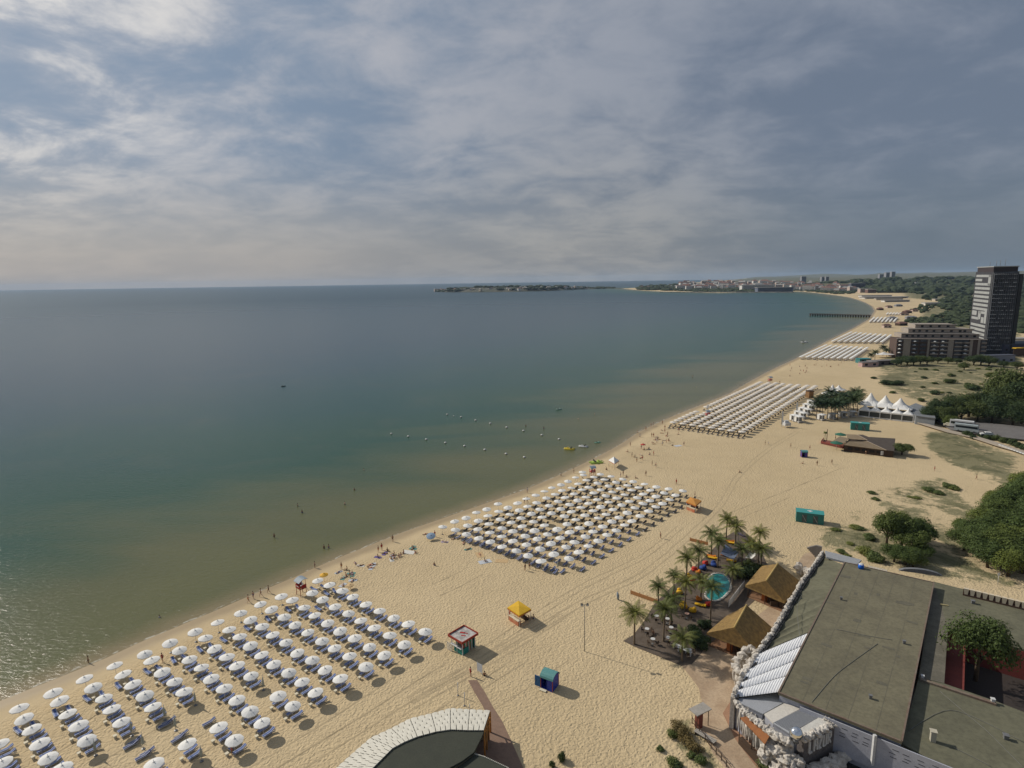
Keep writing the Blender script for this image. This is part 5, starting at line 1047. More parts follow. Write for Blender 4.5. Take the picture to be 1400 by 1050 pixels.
# jagged rocks of the entrance
random.seed(12)
def rocks(cols,label,seed,nm='entrance_rocks',col=.5,off=.55):
    x0,y0,h0=cols[0][:3]; o_=P(x0,y0,h0); o_.z=0; e=empty(nm,o_,0,label,'rocks'); mb=MB()
    for k,(x,y,h,r) in enumerate(cols):
        p=P(x,y,h)-o_; mb.blob((p.x,p.y,h-r*.5),(r,r,r*.7),seed+k,rough=.45,sub=3)
        if col: mb.blob((p.x+off,p.y+off*.7,h*.45),(r*col,r*col,h*.48),seed+k+30,rough=.3,sub=3)
    mb.build('rocks',ROCK,e); return e
rocks([(1005,954,5.,.5),(1008,959,5.,.45),(1012,964,4.9,.5),(1016,969,4.8,.42),(1020,972,4.9,.5),(1024,976,4.8,.42),(1029,980,5.,.5),(1034,984,5.,.45),(1039,987,5.,.55),(1043,991,5.,.45),(1048,994,5.,.55),(1053,998,5.,.5),(1058,1001,5.1,.6),(1064,1005,5.1,.6),(1070,1008,5.1,.6),(1077,1011,5.2,.6)],'jagged white rock crest between the entrance roofs and the walk',100,col=.8)
rocks([(1056,1014,3.6,.7),(1050,1020,3.2,.8),(1060,1022,3.4,.8),(1068,1020,3.8,.8),(1044,1029,2.4,.7),(1072,1034,3.,.9),(1080,1030,3.4,.8),(1082,1044,2.6,.9),(1092,1036,3.2,.7),(1064,1046,1.8,.9)],'lower white rocks around the green shrub at the bottom edge',140,col=.9,off=.2)
rocks([(1099,1008,5.4,.5),(1104,1005,5.6,.55),(1110,1002,5.6,.5),(1116,999,5.6,.55),(1122,996,5.6,.5),(1128,993,5.6,.55),(1134,990,5.5,.5),(1140,987,5.4,.5),(1144,984,5.4,.5),(1136,983,5.6,.5),(1129,981,5.6,.45)],'white rock crest above the lettered sign',180,col=0)
flatroof([(1098,1006),(1142,986),(1134,980),(1119,981),(1085,1001)],5.35,mat('white_ledge',(.64,.62,.57),(.54,.52,.47),.8,.8,bump=.05),'white uneven ledge behind the crest above the sign',wall=.1)
rocks([(1114,1052,1.8,1.),(1124,1047,1.8,1.1),(1135,1042,1.8,1.),(1145,1036,1.8,.9),(1104,1060,1.6,1.),(1152,1030,1.6,.8)],'grey rocks below the lettered sign',220,col=.8,off=0)
# mirror ball
e=empty('mirror_ball',P(1088,1012,5.0),0,'shiny mirrored ball on the rocks above the sign','ball'); mb=MB(); mb.smooth=True; bm=bmesh.new(); bmesh.ops.create_uvsphere(bm,u_segments=24,v_segments=14,radius=.85); mb.add([(v.co.x,v.co.y,v.co.z+1.) for v in bm.verts],[[v.index for v in f.verts] for f in bm.faces]); bm.free(); mb.smooth=False
mm=bpy.data.materials.new('mirror'); mm.use_nodes=True; b_=mm.node_tree.nodes['Principled BSDF']; b_.inputs['Metallic'].default_value=1; b_.inputs['Roughness'].default_value=.08; b_.inputs['Base Color'].default_value=(.8,.8,.8,1); mb.build('ball',mm,e); mb=MB(); mb.tube([(0,0,-.3),(0,0,.2)],[.4,.25],8); mb.build('stand',STEEL,e)
# lettered sign on the shaded front
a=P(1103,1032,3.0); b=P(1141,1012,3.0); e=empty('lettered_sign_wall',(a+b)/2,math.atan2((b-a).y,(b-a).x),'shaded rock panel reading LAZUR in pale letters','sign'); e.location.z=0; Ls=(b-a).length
mb=MB(); mb.box((0,.65,2.6),(Ls*1.18,1.,4.6)); mb.build('panel',mat('shade_brown_rock',(.17,.15,.14),(.12,.105,.10),.9,1.,bump=.08,bscale=3.),e)  # brownish grey rock, coloured darker to stand for the panel's shade
def letter_strokes(ch):
    return {'L':[((0,1),(0,0)),((0,0),(.6,0))],'A':[((0,0),(.08,1)),((.08,1),(.6,1)),((.6,1),(.68,0)),((.04,.45),(.64,.45))],'Z':[((0,1),(.6,1)),((.6,1),(0,0)),((0,0),(.6,0))],'U':[((0,1),(0,0)),((0,0),(.6,0)),((.6,0),(.6,1))],'R':[((0,0),(0,1)),((0,1),(.6,1)),((.6,1),(.6,.5)),((.6,.5),(0,.5)),((.2,.5),(.65,0))]}[ch]
lw=Ls*.82; step=lw/5
for k,ch in enumerate('LAZUR'):
    mb=MB(); 
    for (p0,p1) in letter_strokes(ch): mb.bar((-lw/2+k*step+p0[0]*step*1.0,.05,3.0+p0[1]*1.7),(-lw/2+k*step+p1[0]*step*1.0,.05,3.0+p1[1]*1.7),.22,.2,up=(0,1,0))
    mb.build('letter',cmat('letter_white',(.72,.70,.66)),e)
# lower roofs on the right
HL=5.3
fl_poly=[(1277.5,797),(1316,806),(1316,814),(1420,839),(1420,893),(1367,880),(1299,862),(1296,896),(1292,932),(1262,927),(1234,1015),(1238,985)]
e=empty('rear_hall',P(1330,850,HL),0,'lower flat roofed wing with a sunken red courtyard right of the hall','building'); e.location.z=0; o_=e.location.copy()
def lp(px,h): return [(P(*p,h)-o_) for p in px]
def roofpiece(px,h=HL,m=FELT2,th=.3,nm='roof',par=None):
    mb=MB(); mb.prism([(v.x,v.y) for v in lp(px,h)],h-th,h); return mb.build(nm,m,par or e)
roofpiece([(1276,795),(1316,805),(1420,833),(1420,893.5),(1296,858)],nm='roof')
roofpiece([(1276.2,795.5),(1296,858.3),(1291,934),(1256,926)],m=mat('roof_felt_brown',(.165,.15,.115),(.12,.11,.085),.95,.3,bump=.02,bscale=8.,contrast=.3),nm='roof',h=HL-.01)
roofpiece([(1256,926.5),(1291,934.5),(1357,957),(1430,985),(1430,1110),(1340,1075),(1232,1016)],nm='roof',h=HL-.02)
bp_=lp([(1258,929),(1362,963)],HL+.1); mb=MB(); mb.bar(bp_[0],bp_[1],.5,.35); mb.build('roof_beam',mat('rusty_flashing',(.16,.1,.075)),e)
rp=MB(); V=lp([(1296,858),(1420,893.5)],HL)+lp([(1357,957),(1291,934)],HL)+lp([(1430,985)],HL)
REDW=mat('red_wall',(.20,.045,.035),(.15,.035,.03),.8,.6)
mb=MB()
for a,b in((V[0],V[1]),(V[3],V[0]),(V[3],V[2]),(V[2],V[4])): mb.bar(Vector((a.x,a.y,HL/2-.3)),Vector((b.x,b.y,HL/2-.3)),.25,HL-.3)
mb.build('courtyard_wall',REDW,e)
a=V[3]+Vector((1.9,.4,0)); b=V[0]+Vector((1.9,.2,0)); mb=MB(); mb.bar(Vector((a.x,a.y,HL-1.7)),Vector((b.x,b.y,HL-1.7)),2.4,.2); mb.build('courtyard_ledge',REDW,e)
mb=MB(); mb.prism([(v.x,v.y) for v in(V[0],V[1],V[4],V[3])],0.02,.1); mb.build('courtyard_floor',cmat('courtyard_floor',(.05,.04,.035)),e)
w_=lp([(1277,797),(1316,806),(1420,834)],HL); mb=MB(); mb.bar(Vector((w_[0].x,w_[0].y,2.4)),Vector((w_[2].x,w_[2].y,2.4)),.3,4.8); mb.build('wall',CLAD,e)
tree(1332,925,1.45,'leafy green tree rising from the red courtyard',0,sz=1.3,loc=P(1334,926,1.5))
# scalloped parapet
a,b=P(1317,806,HL+1.1),P(1405,827,HL+1.1); e=empty('scalloped_parapet',Vector(((a+b)/2).to_tuple()),0,'cream parapet of tapered blocks along the far roof edge','parapet'); o_=e.location.copy(); mb=MB(); n_=10; mb.bar(a-o_+Vector((0,0,-.9)),b-o_+Vector((0,0,-.9)),.3,.4); mb.build('plinth',cmat('maroon_plinth',(.09,.05,.035)),e)
mb=MB(); dv=(b-a)/n_
for k in range(n_): p=a+dv*(k+.5)-o_; w=dv.length*.86; ang=math.atan2(dv.y,dv.x); mb.T=Matrix.Translation(p+Vector((0,0,-.2)))@Matrix.Rotation(ang,4,'Z')@Matrix.Rotation(PI,4,'X'); mb.box((0,0,0),(w,.5,1.15),0,.6)
mb.T=None; mb.build('blocks',mat('cream_blocks',(.66,.57,.42),(.55,.47,.35),.8,2.),e)
mb=MB(); mb.bar(a-o_+Vector((0,0,-.3)),b-o_+Vector((0,0,-.3)),.08,1.); mb.build('back_panel',cmat('maroon_plinth',(.09,.05,.035)),e)
# small things on the roofs
def roofbox(px,py,d,m,label,nm,h=HL):
    e=empty(nm,P(px,py,h),-.4,label,'roof fitting'); mb=MB(); mb.box((0,0,d[2]/2),d); mb.build('casing',m,e); mb=MB(); mb.box((0,0,d[2]+.06),(d[0]*1.3,d[1]*1.3,.1)); mb.build('cap',m,e)
roofbox(1275,1013,(.6,.6,1.4),mat('cream_chimney',(.5,.46,.36)),'cream chimney block on the near green roof','chimney')
roofbox(1357,961,(.4,.4,.6),FRAME,'small white box at the end of the roof beam','vent_box'); roofbox(1261,928,(.35,.35,.5),FRAME,'small white fitting at the left end of the roof beam','vent_box')
roofbox(1291,828,(1.0,.12,.1),cmat('yellow_plank',(.6,.5,.25)),'short yellow plank lying on the far roof','plank')
def cable(pts,h,label,c=(.18,.18,.16)):
    q=[P(*p,h+.04) for p in pts]; q=[Vector(v) for v in catmull([tuple(v) for v in q],4)]; e=empty('roof_cable',q[0],0,label,'cable'); mb=MB(); mb.tube([v-q[0] for v in q],.035,5); mb.build('cable',cmat('cable_grey',c),e)
cable([(1285,945),(1320,975),(1350,1000),(1385,1035),(1400,1050)],HL,'long grey cable curving across the near green roof')
cable([(1300,1020),(1330,1035),(1355,1048)],HL,'grey cable near the cream chimney')
cable([(1240,1000),(1290,972),(1330,980),(1400,1015)],HL,'dark cable across the near green roof',(.06,.06,.055))
cable([(1110,960),(1140,925),(1165,905),(1200,880)],HR_,'thin pale cable rising across the hall roof')
cable([(1143,860),(1180,868),(1220,875)],HR_,'thin pale cable in the middle of the hall roof')
cable([(1096,877),(1092,858),(1090,830),(1097,812)],6.1,'pale hose on the sagging grey green roof',(.3,.3,.28))
e=empty('arched_skylight',P(1258,783,HL),-.35,'long dark arched skylight at the far end of the roofs','skylight'); mb=MB(); vs=[];K=10
for i in range(K+1):
    t=i/K; 
    for y in(-.35,.35): vs.append(((t-.5)*7.5,y,.05+.8*math.sin(PI*t)**.6))
mb.add(vs,[(i*2,i*2+2,i*2+3,i*2+1) for i in range(K)]); mb.add([v for v in vs if v[1]<0]+[(-3.75,-.35,0),(3.75,-.35,0)],[tuple(range(K+1))+(K+2,K+1)]); mb.build('frame',STEEL,e)
# dark yard in front of the cladding
sheet('service_yard',[(1108,1010),(1150,1000),(1330,1080),(1330,1140),(1090,1140)],.03,mat('dark_asphalt',(.035,.035,.035),(.05,.05,.045),.9),.06)
# ---------------------------------------------------------------- curved shingled pavilion at the bottom
sheet('boardwalk',[(640,930),(652,929.5),(662,945),(673,965),(686,985),(700,1015),(720,1060),(640,1080),(655,1010),(668,1000),(669,985),(660,965),(648,945)],.05,mat('boardwalk_timber',(.26,.17,.12),(.2,.13,.095),.85,1.2,bump=.01,bscale=10.),.08)
zr=lambda x,y:(440+x/5,940+y/5)
outer=[(60,600),(120,550),(230,450),(340,355),(480,290),(605,225),(750,190),(880,155),(1000,165),(1150,170)]; inner=[(290,600),(350,545),(415,480),(480,415),(565,370),(650,335),(780,300),(880,285),(1000,290),(1110,290)]
outer=[(60,600),(120,550),(230,450),(340,355),(480,290),(605,225),(750,190),(880,155),(1010,163),(1150,170)]
OH,IH=3.3,4.6; Oo=[P(*zr(*p),OH) for p in outer]; Ii=[P(*zr(*p),IH) for p in inner]
e=empty('curved_pavilion',Ii[5],0,'pavilion with a curved white shingle roof edge at the bottom','building'); e.location.z=0; o_=e.location.copy()
mb=MB(); tl=MB(); NO=len(Oo)
for i in range(NO-1):
    a,b,c2,d2=Oo[i]-o_,Oo[i+1]-o_,Ii[i+1]-o_,Ii[i]-o_; mb.add([a,b,c2,d2],[(0,1,2,3)])
    rows=5; nn=max(2,int((b-a).length/1.0+.5)) 
    nn=3 if i<NO-1 else 2
    for r in range(rows):
        for k in range(-1 if r%2 else 0,nn):
            off=.5 if r%2 else 0
            u0,u1=max((k+off)/nn,0),(k+1+off)/nn
            u1=min(u1,1.)
            if u1-u0<.05: continue
            v0,v1=r/rows,(r+1)/rows
            g=.075/nn
            def pt(u,v,l): q=a.lerp(b,u).lerp(d2.lerp(c2,u),v); q.z+=l; return q
            um=(u0+u1)/2
            tl.add([pt(u0+g*.5,v0-.03,.22),pt(um,v0-.05,.26),pt(u1-g*.5,v0-.03,.22),pt(u1-g,v1+.02,.05),pt(u0+g,v1+.02,.05)],[(0,1,2,3,4)])
            tl.add([pt(u0+g*.5,v0-.03,.22),pt(um,v0-.05,.26),pt(u1-g*.5,v0-.03,.22),pt(u0+g*.5,v0,.02),pt(um,v0-.02,.04),pt(u1-g*.5,v0,.02)],[(0,3,4,1),(1,4,5,2)])
mb.build('roof_underlay',cmat('underlay',(.05,.045,.035)),e); tl.build('shingles',mat('white_shingle',(.70,.67,.58),(.60,.57,.48),.7,1.5),e)
olive=mat('olive_membrane',(.052,.056,.040),(.042,.046,.034),.85,.5,bump=.01,bscale=12.)
# inner bowl roof
low=[P(*zr(*p),IH-.1)-o_ for p in[(1110,290),(1085,350),(1040,440),(960,500),(850,560),(700,700),(300,900),(150,700)]]
inn=[v-o_-Vector((0,0,.12)) for v in Ii]; mb=MB(); poly=inn+low[1:]; mb.prism([(v.x,v.y) for v in poly],IH-.45,IH-.12); mb.build('inner_roof',olive,e)
mb=MB(); 
for i in range(NO-1):
    a,b=Ii[i]-o_,Ii[i+1]-o_; K=9
    for k in range(K): p=a.lerp(b,(k+.5)/K); mb.box((p.x,p.y,IH-.02),(.14,.14,.16),.3)
mb.build('edge_beads',cmat('bead_white',(.6,.58,.5)),e)
p=Oo[-1]-o_; r_=Ii[-1]-o_; mb=MB(); mb.tube([(p.x,p.y,0),(p.x,p.y,OH)],.14,7); mb.build('post',cmat('orange_timber',(.5,.22,.05)),e)
for t in(.3,.65,1.): q2=p.lerp(r_,t); mb=MB(); mb.tube([(q2.x,q2.y,0),(q2.x,q2.y,OH+(IH-OH)*t)],.12,7); mb.build('post',cmat('orange_timber',(.5,.22,.05)),e)
mb=MB(); mb.bar((p.x,p.y,OH-.1),(r_.x,r_.y,IH-.2),.12,.25); mb.bar((p.x,p.y,1.8),(r_.x,r_.y,IH-.5),.1,.15); mb.bar((p.x,p.y,2.6),(r_.x,r_.y,1.8),.1,.12); mb.build('brace',cmat('orange_timber',(.5,.22,.05)),e)
mb=MB()
for i in range(0,NO-1): a=Oo[i]-o_; a=a.lerp(Ii[i]-o_,.3); b=(Oo[i+1]-o_).lerp(Ii[i+1]-o_,.3); mb.bar((a.x,a.y,1.4),(b.x,b.y,1.4),.15,2.8)
mb.build('wall',mat('pavilion_wall',(.3,.22,.14)),e)
l2=[P(*zr(*p),4.0)-o_ for p in[(1045,455),(1110,475),(1270,550),(1350,640),(900,900),(860,600)]]; mb=MB(); mb.prism([(v.x,v.y) for v in l2],3.7,4.0); lr=mb.build('lower_roof',olive,e)
mb=MB(); 
for (a,b) in((l2[0],l2[1]),(l2[1],l2[2]),(l2[2],l2[3])):
    K=14
    for k in range(K): q2=a.lerp(b,(k+.5)/K); mb.box((q2.x,q2.y,4.05),(.16,.1,.12))
mb.build('edge_beads',cmat('bead_white',(.6,.58,.5)),lr)
for k,(x,y,s,l) in enumerate([(767,1040,.75,'round green bush alone on the sand, larger of two at the bottom'),(756,1050,.6,'smaller bush at the very bottom left of its neighbour')]): bush(x,y,s,l,'p',flat=1.7)
for k,(x,y,s,kd,l) in enumerate([(925,1000,1.5,'d','brown scrub left of the booth, highest'),(935,1008,1.6,'d','brown scrub left of the booth, second'),(918,1008,1.,'g','green tuft at the left edge of the scrub'),(940,1020,1.4,'d','brown scrub left of the bench'),(950,1026,1.3,'d','brown scrub beside the fence'),(945,1035,.8,'g','green tuft below the brown scrub'),(903,1026,.7,'g','pale green tuft standing apart on the left'),(920,1045,1.1,'g','dark green bush at the lower scrub edge'),(957,1042,1.,'g','green tuft by the lower fence'),(928,1050,.9,'p','dark bush at the bottom edge of the scrub'),(1050,1040,1.6,'g','bright green shrub growing among the entrance rocks'),(1044,1050,1.3,'g','bright green shrub at the bottom edge among the rocks'),(1018,898,.8,'g','shrub beside the cave like rocks')]): bush(x,y,s,l,kd)

for x,y,l in((1190,955,'small grey vent near the near edge of the hall roof'),(1150,820,'small grey vent at the far left of the hall roof'),(1236,880,'small grey vent near the right edge of the hall roof')): roofbox(x,y,(.35,.35,.45),STEEL,l,'roof_vent',HR_)
for x,y,l in((1375,1010,'grey vent on the near green roof by the right edge'),(1330,825,'grey vent on the far green roof')): roofbox(x,y,(.5,.5,.5),STEEL,l,'roof_vent',HL)
random.seed(77)
# ---------------------------------------------------------------- middle distance: containers, bar, tents
def container(quad_base,h,label,rz=None):
    a,b=P(*quad_base[0]),P(*quad_base[1]); L=(b-a).length; c=(a+b)/2; r=math.atan2((b-a).y,(b-a).x); e=empty('beach_container',c,r,label,'container'); D=3.
    mb=MB(); mb.box((0,D/2,h/2),(L,D,h)); mb.build('body',mat('container_teal',(.03,.22,.19),(.06,.20,.18),.6,.8),e)
    mb=MB(); mb.box((0,D/2,h+.06),(L+.15,D+.15,.12)); rf=mb.build('roof',mat('container_top',(.04,.30,.28),(.06,.26,.25),.6,1.),e)
    mb=MB(); mb.box((0,D/2+.1,h+.14),(.5,1.1,.03)); mb.box((-.45,D/2+.2,h+.14),(.35,.5,.03)); mb.box((.45,D/2+.2,h+.14),(.35,.5,.03)); mb.build('emblem',FRAME,rf)
    for x in(-L*.2,L*.2):
        mb=MB(); mb.box((x,-.02,h*.45),(L*.17,.05,h*.75)); d=mb.build('door',cmat('container_door',(.10,.13,.12)),e); mb=MB(); mb.bar((x+L*.08,-.06,h*.1),(x-L*.08,-.06,h*.8),.06); mb.build('door_brace',FRAME,d)
    for x in(-.49,-.35,-.05,.05,.35,.49): mb=MB(); mb.box((x*L,-.03,h/2),(.08,.05,h)); mb.build('corner_post',cmat('container_edge',(.05,.28,.25)),e)
container([(1088,713),(1126,718)],2.7,'teal container with a white emblem on its roof, nearer of two'); container([(1163,587.5),(1188.5,589.5)],3.,'teal container below the white marquee, further of two')
def z3(x,y): return (1060+x/6.364,540+y/6.364)
# brown beach bar with low tiled roofs
e=empty('beach_bar',P(*z3(780,500)),0,'low brown beach bar with broad shingled roofs and terrace','building'); o_=e.location.copy()
TAN=mat('tan_shingle',(.24,.185,.12),(.19,.145,.095),.9,.8,bump=.02,bscale=6.); DKS=mat('dark_shingle',(.10,.08,.065),(.075,.06,.05),.9,.8)
def rpoly(pts,m,nm,par,th=.2):
    q=[P(*z3(x,y),h)-o_ for x,y,h in pts]; mb=MB(); n_=len(q); mb.add(q+[v-Vector((0,0,th)) for v in q],[tuple(range(n_)),tuple(range(2*n_-1,n_-1,-1))]+[(i,i+n_,(i+1)%n_+n_,(i+1)%n_) for i in range(n_)]); return mb.build(nm,m,par)
rpoly([(590,432,2.6),(965,480,2.6),(795,400,4.),(640,398,4.)],TAN,'roof',e); rpoly([(965,480,2.6),(1035,488,2.6),(1045,378,3.6),(820,365,4.2),(795,400,4.)],DKS,'roof',e)
rpoly([(630,382,2.6),(800,392,3.2),(712,345,4.),(620,340,3.6)],TAN,'roof',e); rpoly([(712,345,4.),(800,392,3.2),(822,368,3.8),(760,345,3.8)],DKS,'roof',e); rpoly([(500,400,2.6),(600,420,2.8),(640,375,3.),(560,360,2.8)],TAN,'roof',e)
mb=MB(); 
for a,b in(((712,345,4.08),(800,392,3.3)),((795,400,4.08),(965,480,2.7))): mb.bar(P(*z3(a[0],a[1]),a[2])-o_,P(*z3(b[0],b[1]),b[2])-o_,.35,.12)
mb.build('ridge_cap',cmat('ridge_pale',(.42,.34,.25)),e)
w=[P(*z3(x,y),2.5)-o_ for x,y in((600,434),(960,480),(1030,488),(1040,390),(640,385))]; mb=MB(); mb.prism([(v.x,v.y) for v in w],0,2.45); mb.build('wall',DARKW,e)
for t in(.15,.32,.5,.68,.85): a=w[0].lerp(w[1],t); mb=MB(); d=(w[1]-w[0]).normalized(); mb.bar(Vector((a.x,a.y,1.4))-d*.8-Vector((0,.06,0)),Vector((a.x,a.y,1.4))+d*.8-Vector((0,.06,0)),.08,.9); mb.build('window',cmat('bar_opening',(.02,.015,.012)),e)
a=w[0].lerp(w[1],.93); mb=MB(); mb.box((a.x,a.y-.15,1.3),(1.2,.1,1.5)); mb.build('notice_board',FRAME,e)
t_=[P(*z3(x,y))-o_ for x,y in((395,425),(590,468),(620,430),(420,395))]; mb=MB(); mb.prism([(v.x,v.y) for v in t_],0,.3); tr_=mb.build('terrace',mat('red_terrace',(.26,.09,.06),(.2,.07,.05),.8,1.),e)
for i in range(3):
    a,b=t_[i-1 if i else 3],t_[i]; mb=MB(); mb.bar(a+Vector((0,0,1.1)),b+Vector((0,0,1.1)),.1); mb.bar(a+Vector((0,0,.7)),b+Vector((0,0,.7)),.08,.5); mb.build('railing',cmat('red_rail',(.3,.07,.05)),tr_)
a=P(*z3(447,395))-o_; mb=MB(); mb.tube([(a.x,a.y,0),(a.x,a.y,4.6)],.12,6); mb.build('totem_pole',DARKW,e)
a=P(*z3(430,400))-o_; mb=MB(); mb.blob((a.x,a.y,3.4),(.7,.7,.5),2,rough=.4); mb.tube([(a.x,a.y,0),(a.x,a.y,3.3)],.08,5); mb.build('potted_plant',BUSH,e)
GRN=cmat('green_canvas',(.03,.14,.09))
def bigpar(x,y,R,h,c,label,seg=8): e=empty('large_parasol',P(x,y),0,label,'parasol'); mb=canopy_mb(R,h*.8,h,seg); put('canopy',mb.mesh('canopy',c),e); mb=MB(); mb.tube([(0,0,0),(0,0,h)],.06,6); mb.build('pole',FRAME,e)
bigpar(1148.5,603,2.1,3.4,GRN,'green parasol behind the brown beach bar terrace'); bigpar(1143,615,2.2,3.4,GRN,'green parasol with a white badge at the front of the bar terrace')
tree(1233,622,1.0,'dense round tree at the right end of the brown beach bar',1,sz=.62)
# white marquee with peaks
TENT=mat('tent_white',(.76,.75,.72),(.66,.65,.62),.7,.5)
def tentpeak(mb,c,rx,ry,z0,z1,rz,n=20):
    for (k0,k1) in((0,1),):
        prof=[(1.,0),(.72,.16),(.48,.36),(.28,.6),(.12,.85),(.035,1.)]; vs=[];fs=[]
        cz,sz=math.cos(rz),math.sin(rz)
        for q,(r,zf) in enumerate(prof):
            for k in range(n):
                a=2*PI*k/n; ca,sa=math.cos(a),math.sin(a); sq=1/max(abs(ca),abs(sa)); w_=(1-r)*1+ r*sq if r>.5 else 1; x,y=rx*r*ca*(sq if r>.6 else 1),ry*r*sa*(sq if r>.6 else 1); vs.append((c.x+x*cz-y*sz,c.y+x*sz+y*cz,z0+(z1-z0)*zf))
        for q in range(len(prof)-1):
            for k in range(n): fs.append((q*n+k,q*n+(k+1)%n,(q+1)*n+(k+1)%n,(q+1)*n+k))
        mb.smooth=False; mb.add(vs,fs)
A_,B_=P(1173.5,569.5),P(1248,578); r=math.atan2((B_-A_).y,(B_-A_).x); L=(B_-A_).length; e=empty('white_marquee',(A_+B_)/2,r,'large white marquee with several peaked roofs and glazed front','tent'); 
for k in range(5):
    mb=MB(); tentpeak(mb,Vector((-L/2+L/10+k*L/5,L/10,0)),L/10,L/10,3.4,6.0,0); mb.build('peak_roof',TENT,e)
for k in range(3):
    mb=MB(); tentpeak(mb,Vector((-L/2+L/5.5+k*L/3.6-.5,L/5+L/6.,0)),L/4.3,L/4.6,4.9-.07*k,10.4-.6*k,0); mb.build('peak_roof',TENT,e)
mb=MB(); mb.box((0,.1,3.15),(L,.1,.6)); mb.build('fascia',TENT,e)
for k in range(6): mb=MB(); mb.box((-L/2+k*L/5,0.05,1.5),(.3,.3,3.)); mb.build('post',FRAME,e)
for k in range(5): mb=MB(); mb.box((-L/2+(k+.5)*L/5,.2,1.7),(L/5-.4,.06,2.4)); mb.build('window',cmat('tent_glazing',(.07,.075,.07),rough=.3),e)
mb=MB(); mb.box((0,.1,.3),(L,.2,.5)); mb.build('plinth',FRAME,e); mb=MB(); mb.box((0,L*.3,1.5),(L*.96,L*.42,3.)); mb.build('wall',cmat('tent_inner',(.3,.3,.29)),e)
q=[P(*p,4.) for p in[(1241,556),(1252,568),(1279,571.5),(1276,560),(1252,551)]]; c=sum(q,Vector())/5; c.z=0; e=empty('grey_annexe',c,0,'low grey roofed annexe right of the white marquee','building'); mb=MB(); mb.prism([(v.x-c.x,v.y-c.y) for v in q],3.7,4.); mb.build('roof',mat('annexe_roof',(.20,.21,.22),(.15,.16,.17),.7,.3),e); mb=MB(); mb.prism([((v.x-c.x)*.97,(v.y-c.y)*.97) for v in q],0,3.7); mb.build('wall',mat('annexe_wall',(.24,.26,.27),(.2,.21,.22),.7,.5),e)
for k,(x,y) in enumerate([(1137,546),(1146,540)]):
    e=empty('peaked_tent',P(x,y),.4,'white peaked tent behind the dark palm cluster'+(', taller one' if k==0 else ', lower one further back'),'tent'); mb=MB(); tentpeak(mb,Vector((0,0,0)),4.2-k*1.,4.2-k,3.,8.-2.5*k,0); mb.build('peak_roof',TENT,e)
    for sx in(-1,1):
        for sy in(-1,1): mb=MB(); mb.box((sx*3.9*(1-.25*k),sy*3.9*(1-.25*k),1.5),(.15,.15,3.)); mb.build('post',FRAME,e)
# palm cluster by the tents
PMD=[palm_meshes(7.2,4.6,34,s,leafmat('dark_palm_leaf',(.020,.040,.020),(.034,.058,.025),.1)) for s in(71,72)]
random.seed(17)
pts=[(1116,572),(1124,570),(1131,573),(1136,568),(1142,571),(1148,566),(1153,570),(1159,565),(1166,568),(1172,562),(1121,563),(1140,562),(1128,561),(1151,560),(1162,558),(1170,556),(1134,557),(1145,574)]
for k,(x,y) in enumerate(pts):
    t,c=PMD[k%2]; e=empty('palm_tree',P(x,y),U_(0,6),'dark palm, '+ORD[k+1]+' of the dense cluster beside the white marquee','palm','dark palms of the marquee cluster',U_(.82,1.0)); put('trunk',t,e); put('crown',c,e)
e=empty('wooden_hut',P(1106.5,543.5),.3,'small brown hut at the left edge of the dark palms','hut'); mb=MB(); mb.box((0,0,1.8),(3.,2.6,3.6)); mb.build('wall',WOOD,e); mb=MB(); mb.box((0,0,3.8),(3.6,3.2,.4),0,.7); mb.build('roof',DARKW,e)
# white cabanas
def cab_meshes():
    f=MB(); 
    for x in(-1.2,1.2):
        for y in(-1.2,1.2): f.box((x,y,1.15),(.12,.12,2.3))
    f.box((0,0,2.3),(2.7,2.7,.14)); 
    c=MB(); c.box((0,1.2,1.3),(2.2,.06,1.9)); c.box((-1.25,.6,1.3),(.06,1.1,1.9)); c.box((1.25,.6,1.3),(.06,1.1,1.9)); c.lathe([(1.5,2.38),(.8,2.6),(.1,2.7)],8)
    b=MB(); b.box((0,0,.4),(2.2,2.2,.45)); return f.mesh('frame',FRAME),c.mesh('curtain',WHITE),b.mesh('mattress',mat('cream_mattress',(.5,.47,.42)))
CB=cab_meshes(); cab0=None
def cab(p,rz,label,grp,s=1.):
    e=empty('cabana',p,rz,label,'cabana',grp,s)
    for nm,me in zip(('frame','curtain','mattress'),CB): put(nm,me,e)
for k,(x,y) in enumerate([(1123.5,574.5),(1138.5,573),(1152.5,571),(1165,570)]): cab(P(x,y),U_(.1,.4),'white cabana, '+ORD[k+1]+' from the left in the single row below the palms','white cabanas below the palms',1.15)
for r_ in range(5):
    for k in range(2):
        x=1086+r_*5.8+k*6.5; y=575.5-r_*5.2+k*2.; cab(P(x,y),.2+U_(-.1,.1),'white cabana, '+ORD[r_+1]+' pair from the front, '+('left' if k==0 else 'right')+' one of the double row','white cabanas in the double row',1.2)
e=empty('lifeguard_post',P(1075,584),.2,'white box shaped lifeguard post on the sand','lifeguard post'); mb=MB(); 
for x in(-1.2,1.2):
    for y in(-1,1): mb.box((x,y,.5),(.15,.15,1.))
mb.build('leg',FRAME,e); mb=MB(); mb.box((0,0,1.5),(2.8,2.3,1.2)); mb.box((0,.4,2.5),(2.2,1.5,.9),0,.8); mb.build('cabin',FRAME,e)
e=empty('beach_flag',P(1068,583.5),0,'tall white feather flag beside the white lifeguard post','flag'); mb=MB(); mb.tube([(0,0,0),(0,0,7)],.07,5); mb.build('pole',STEEL,e); mb=MB(); mb.box((.35,0,4.),(.7,.05,5.6)); mb.build('banner',WHITE,e)
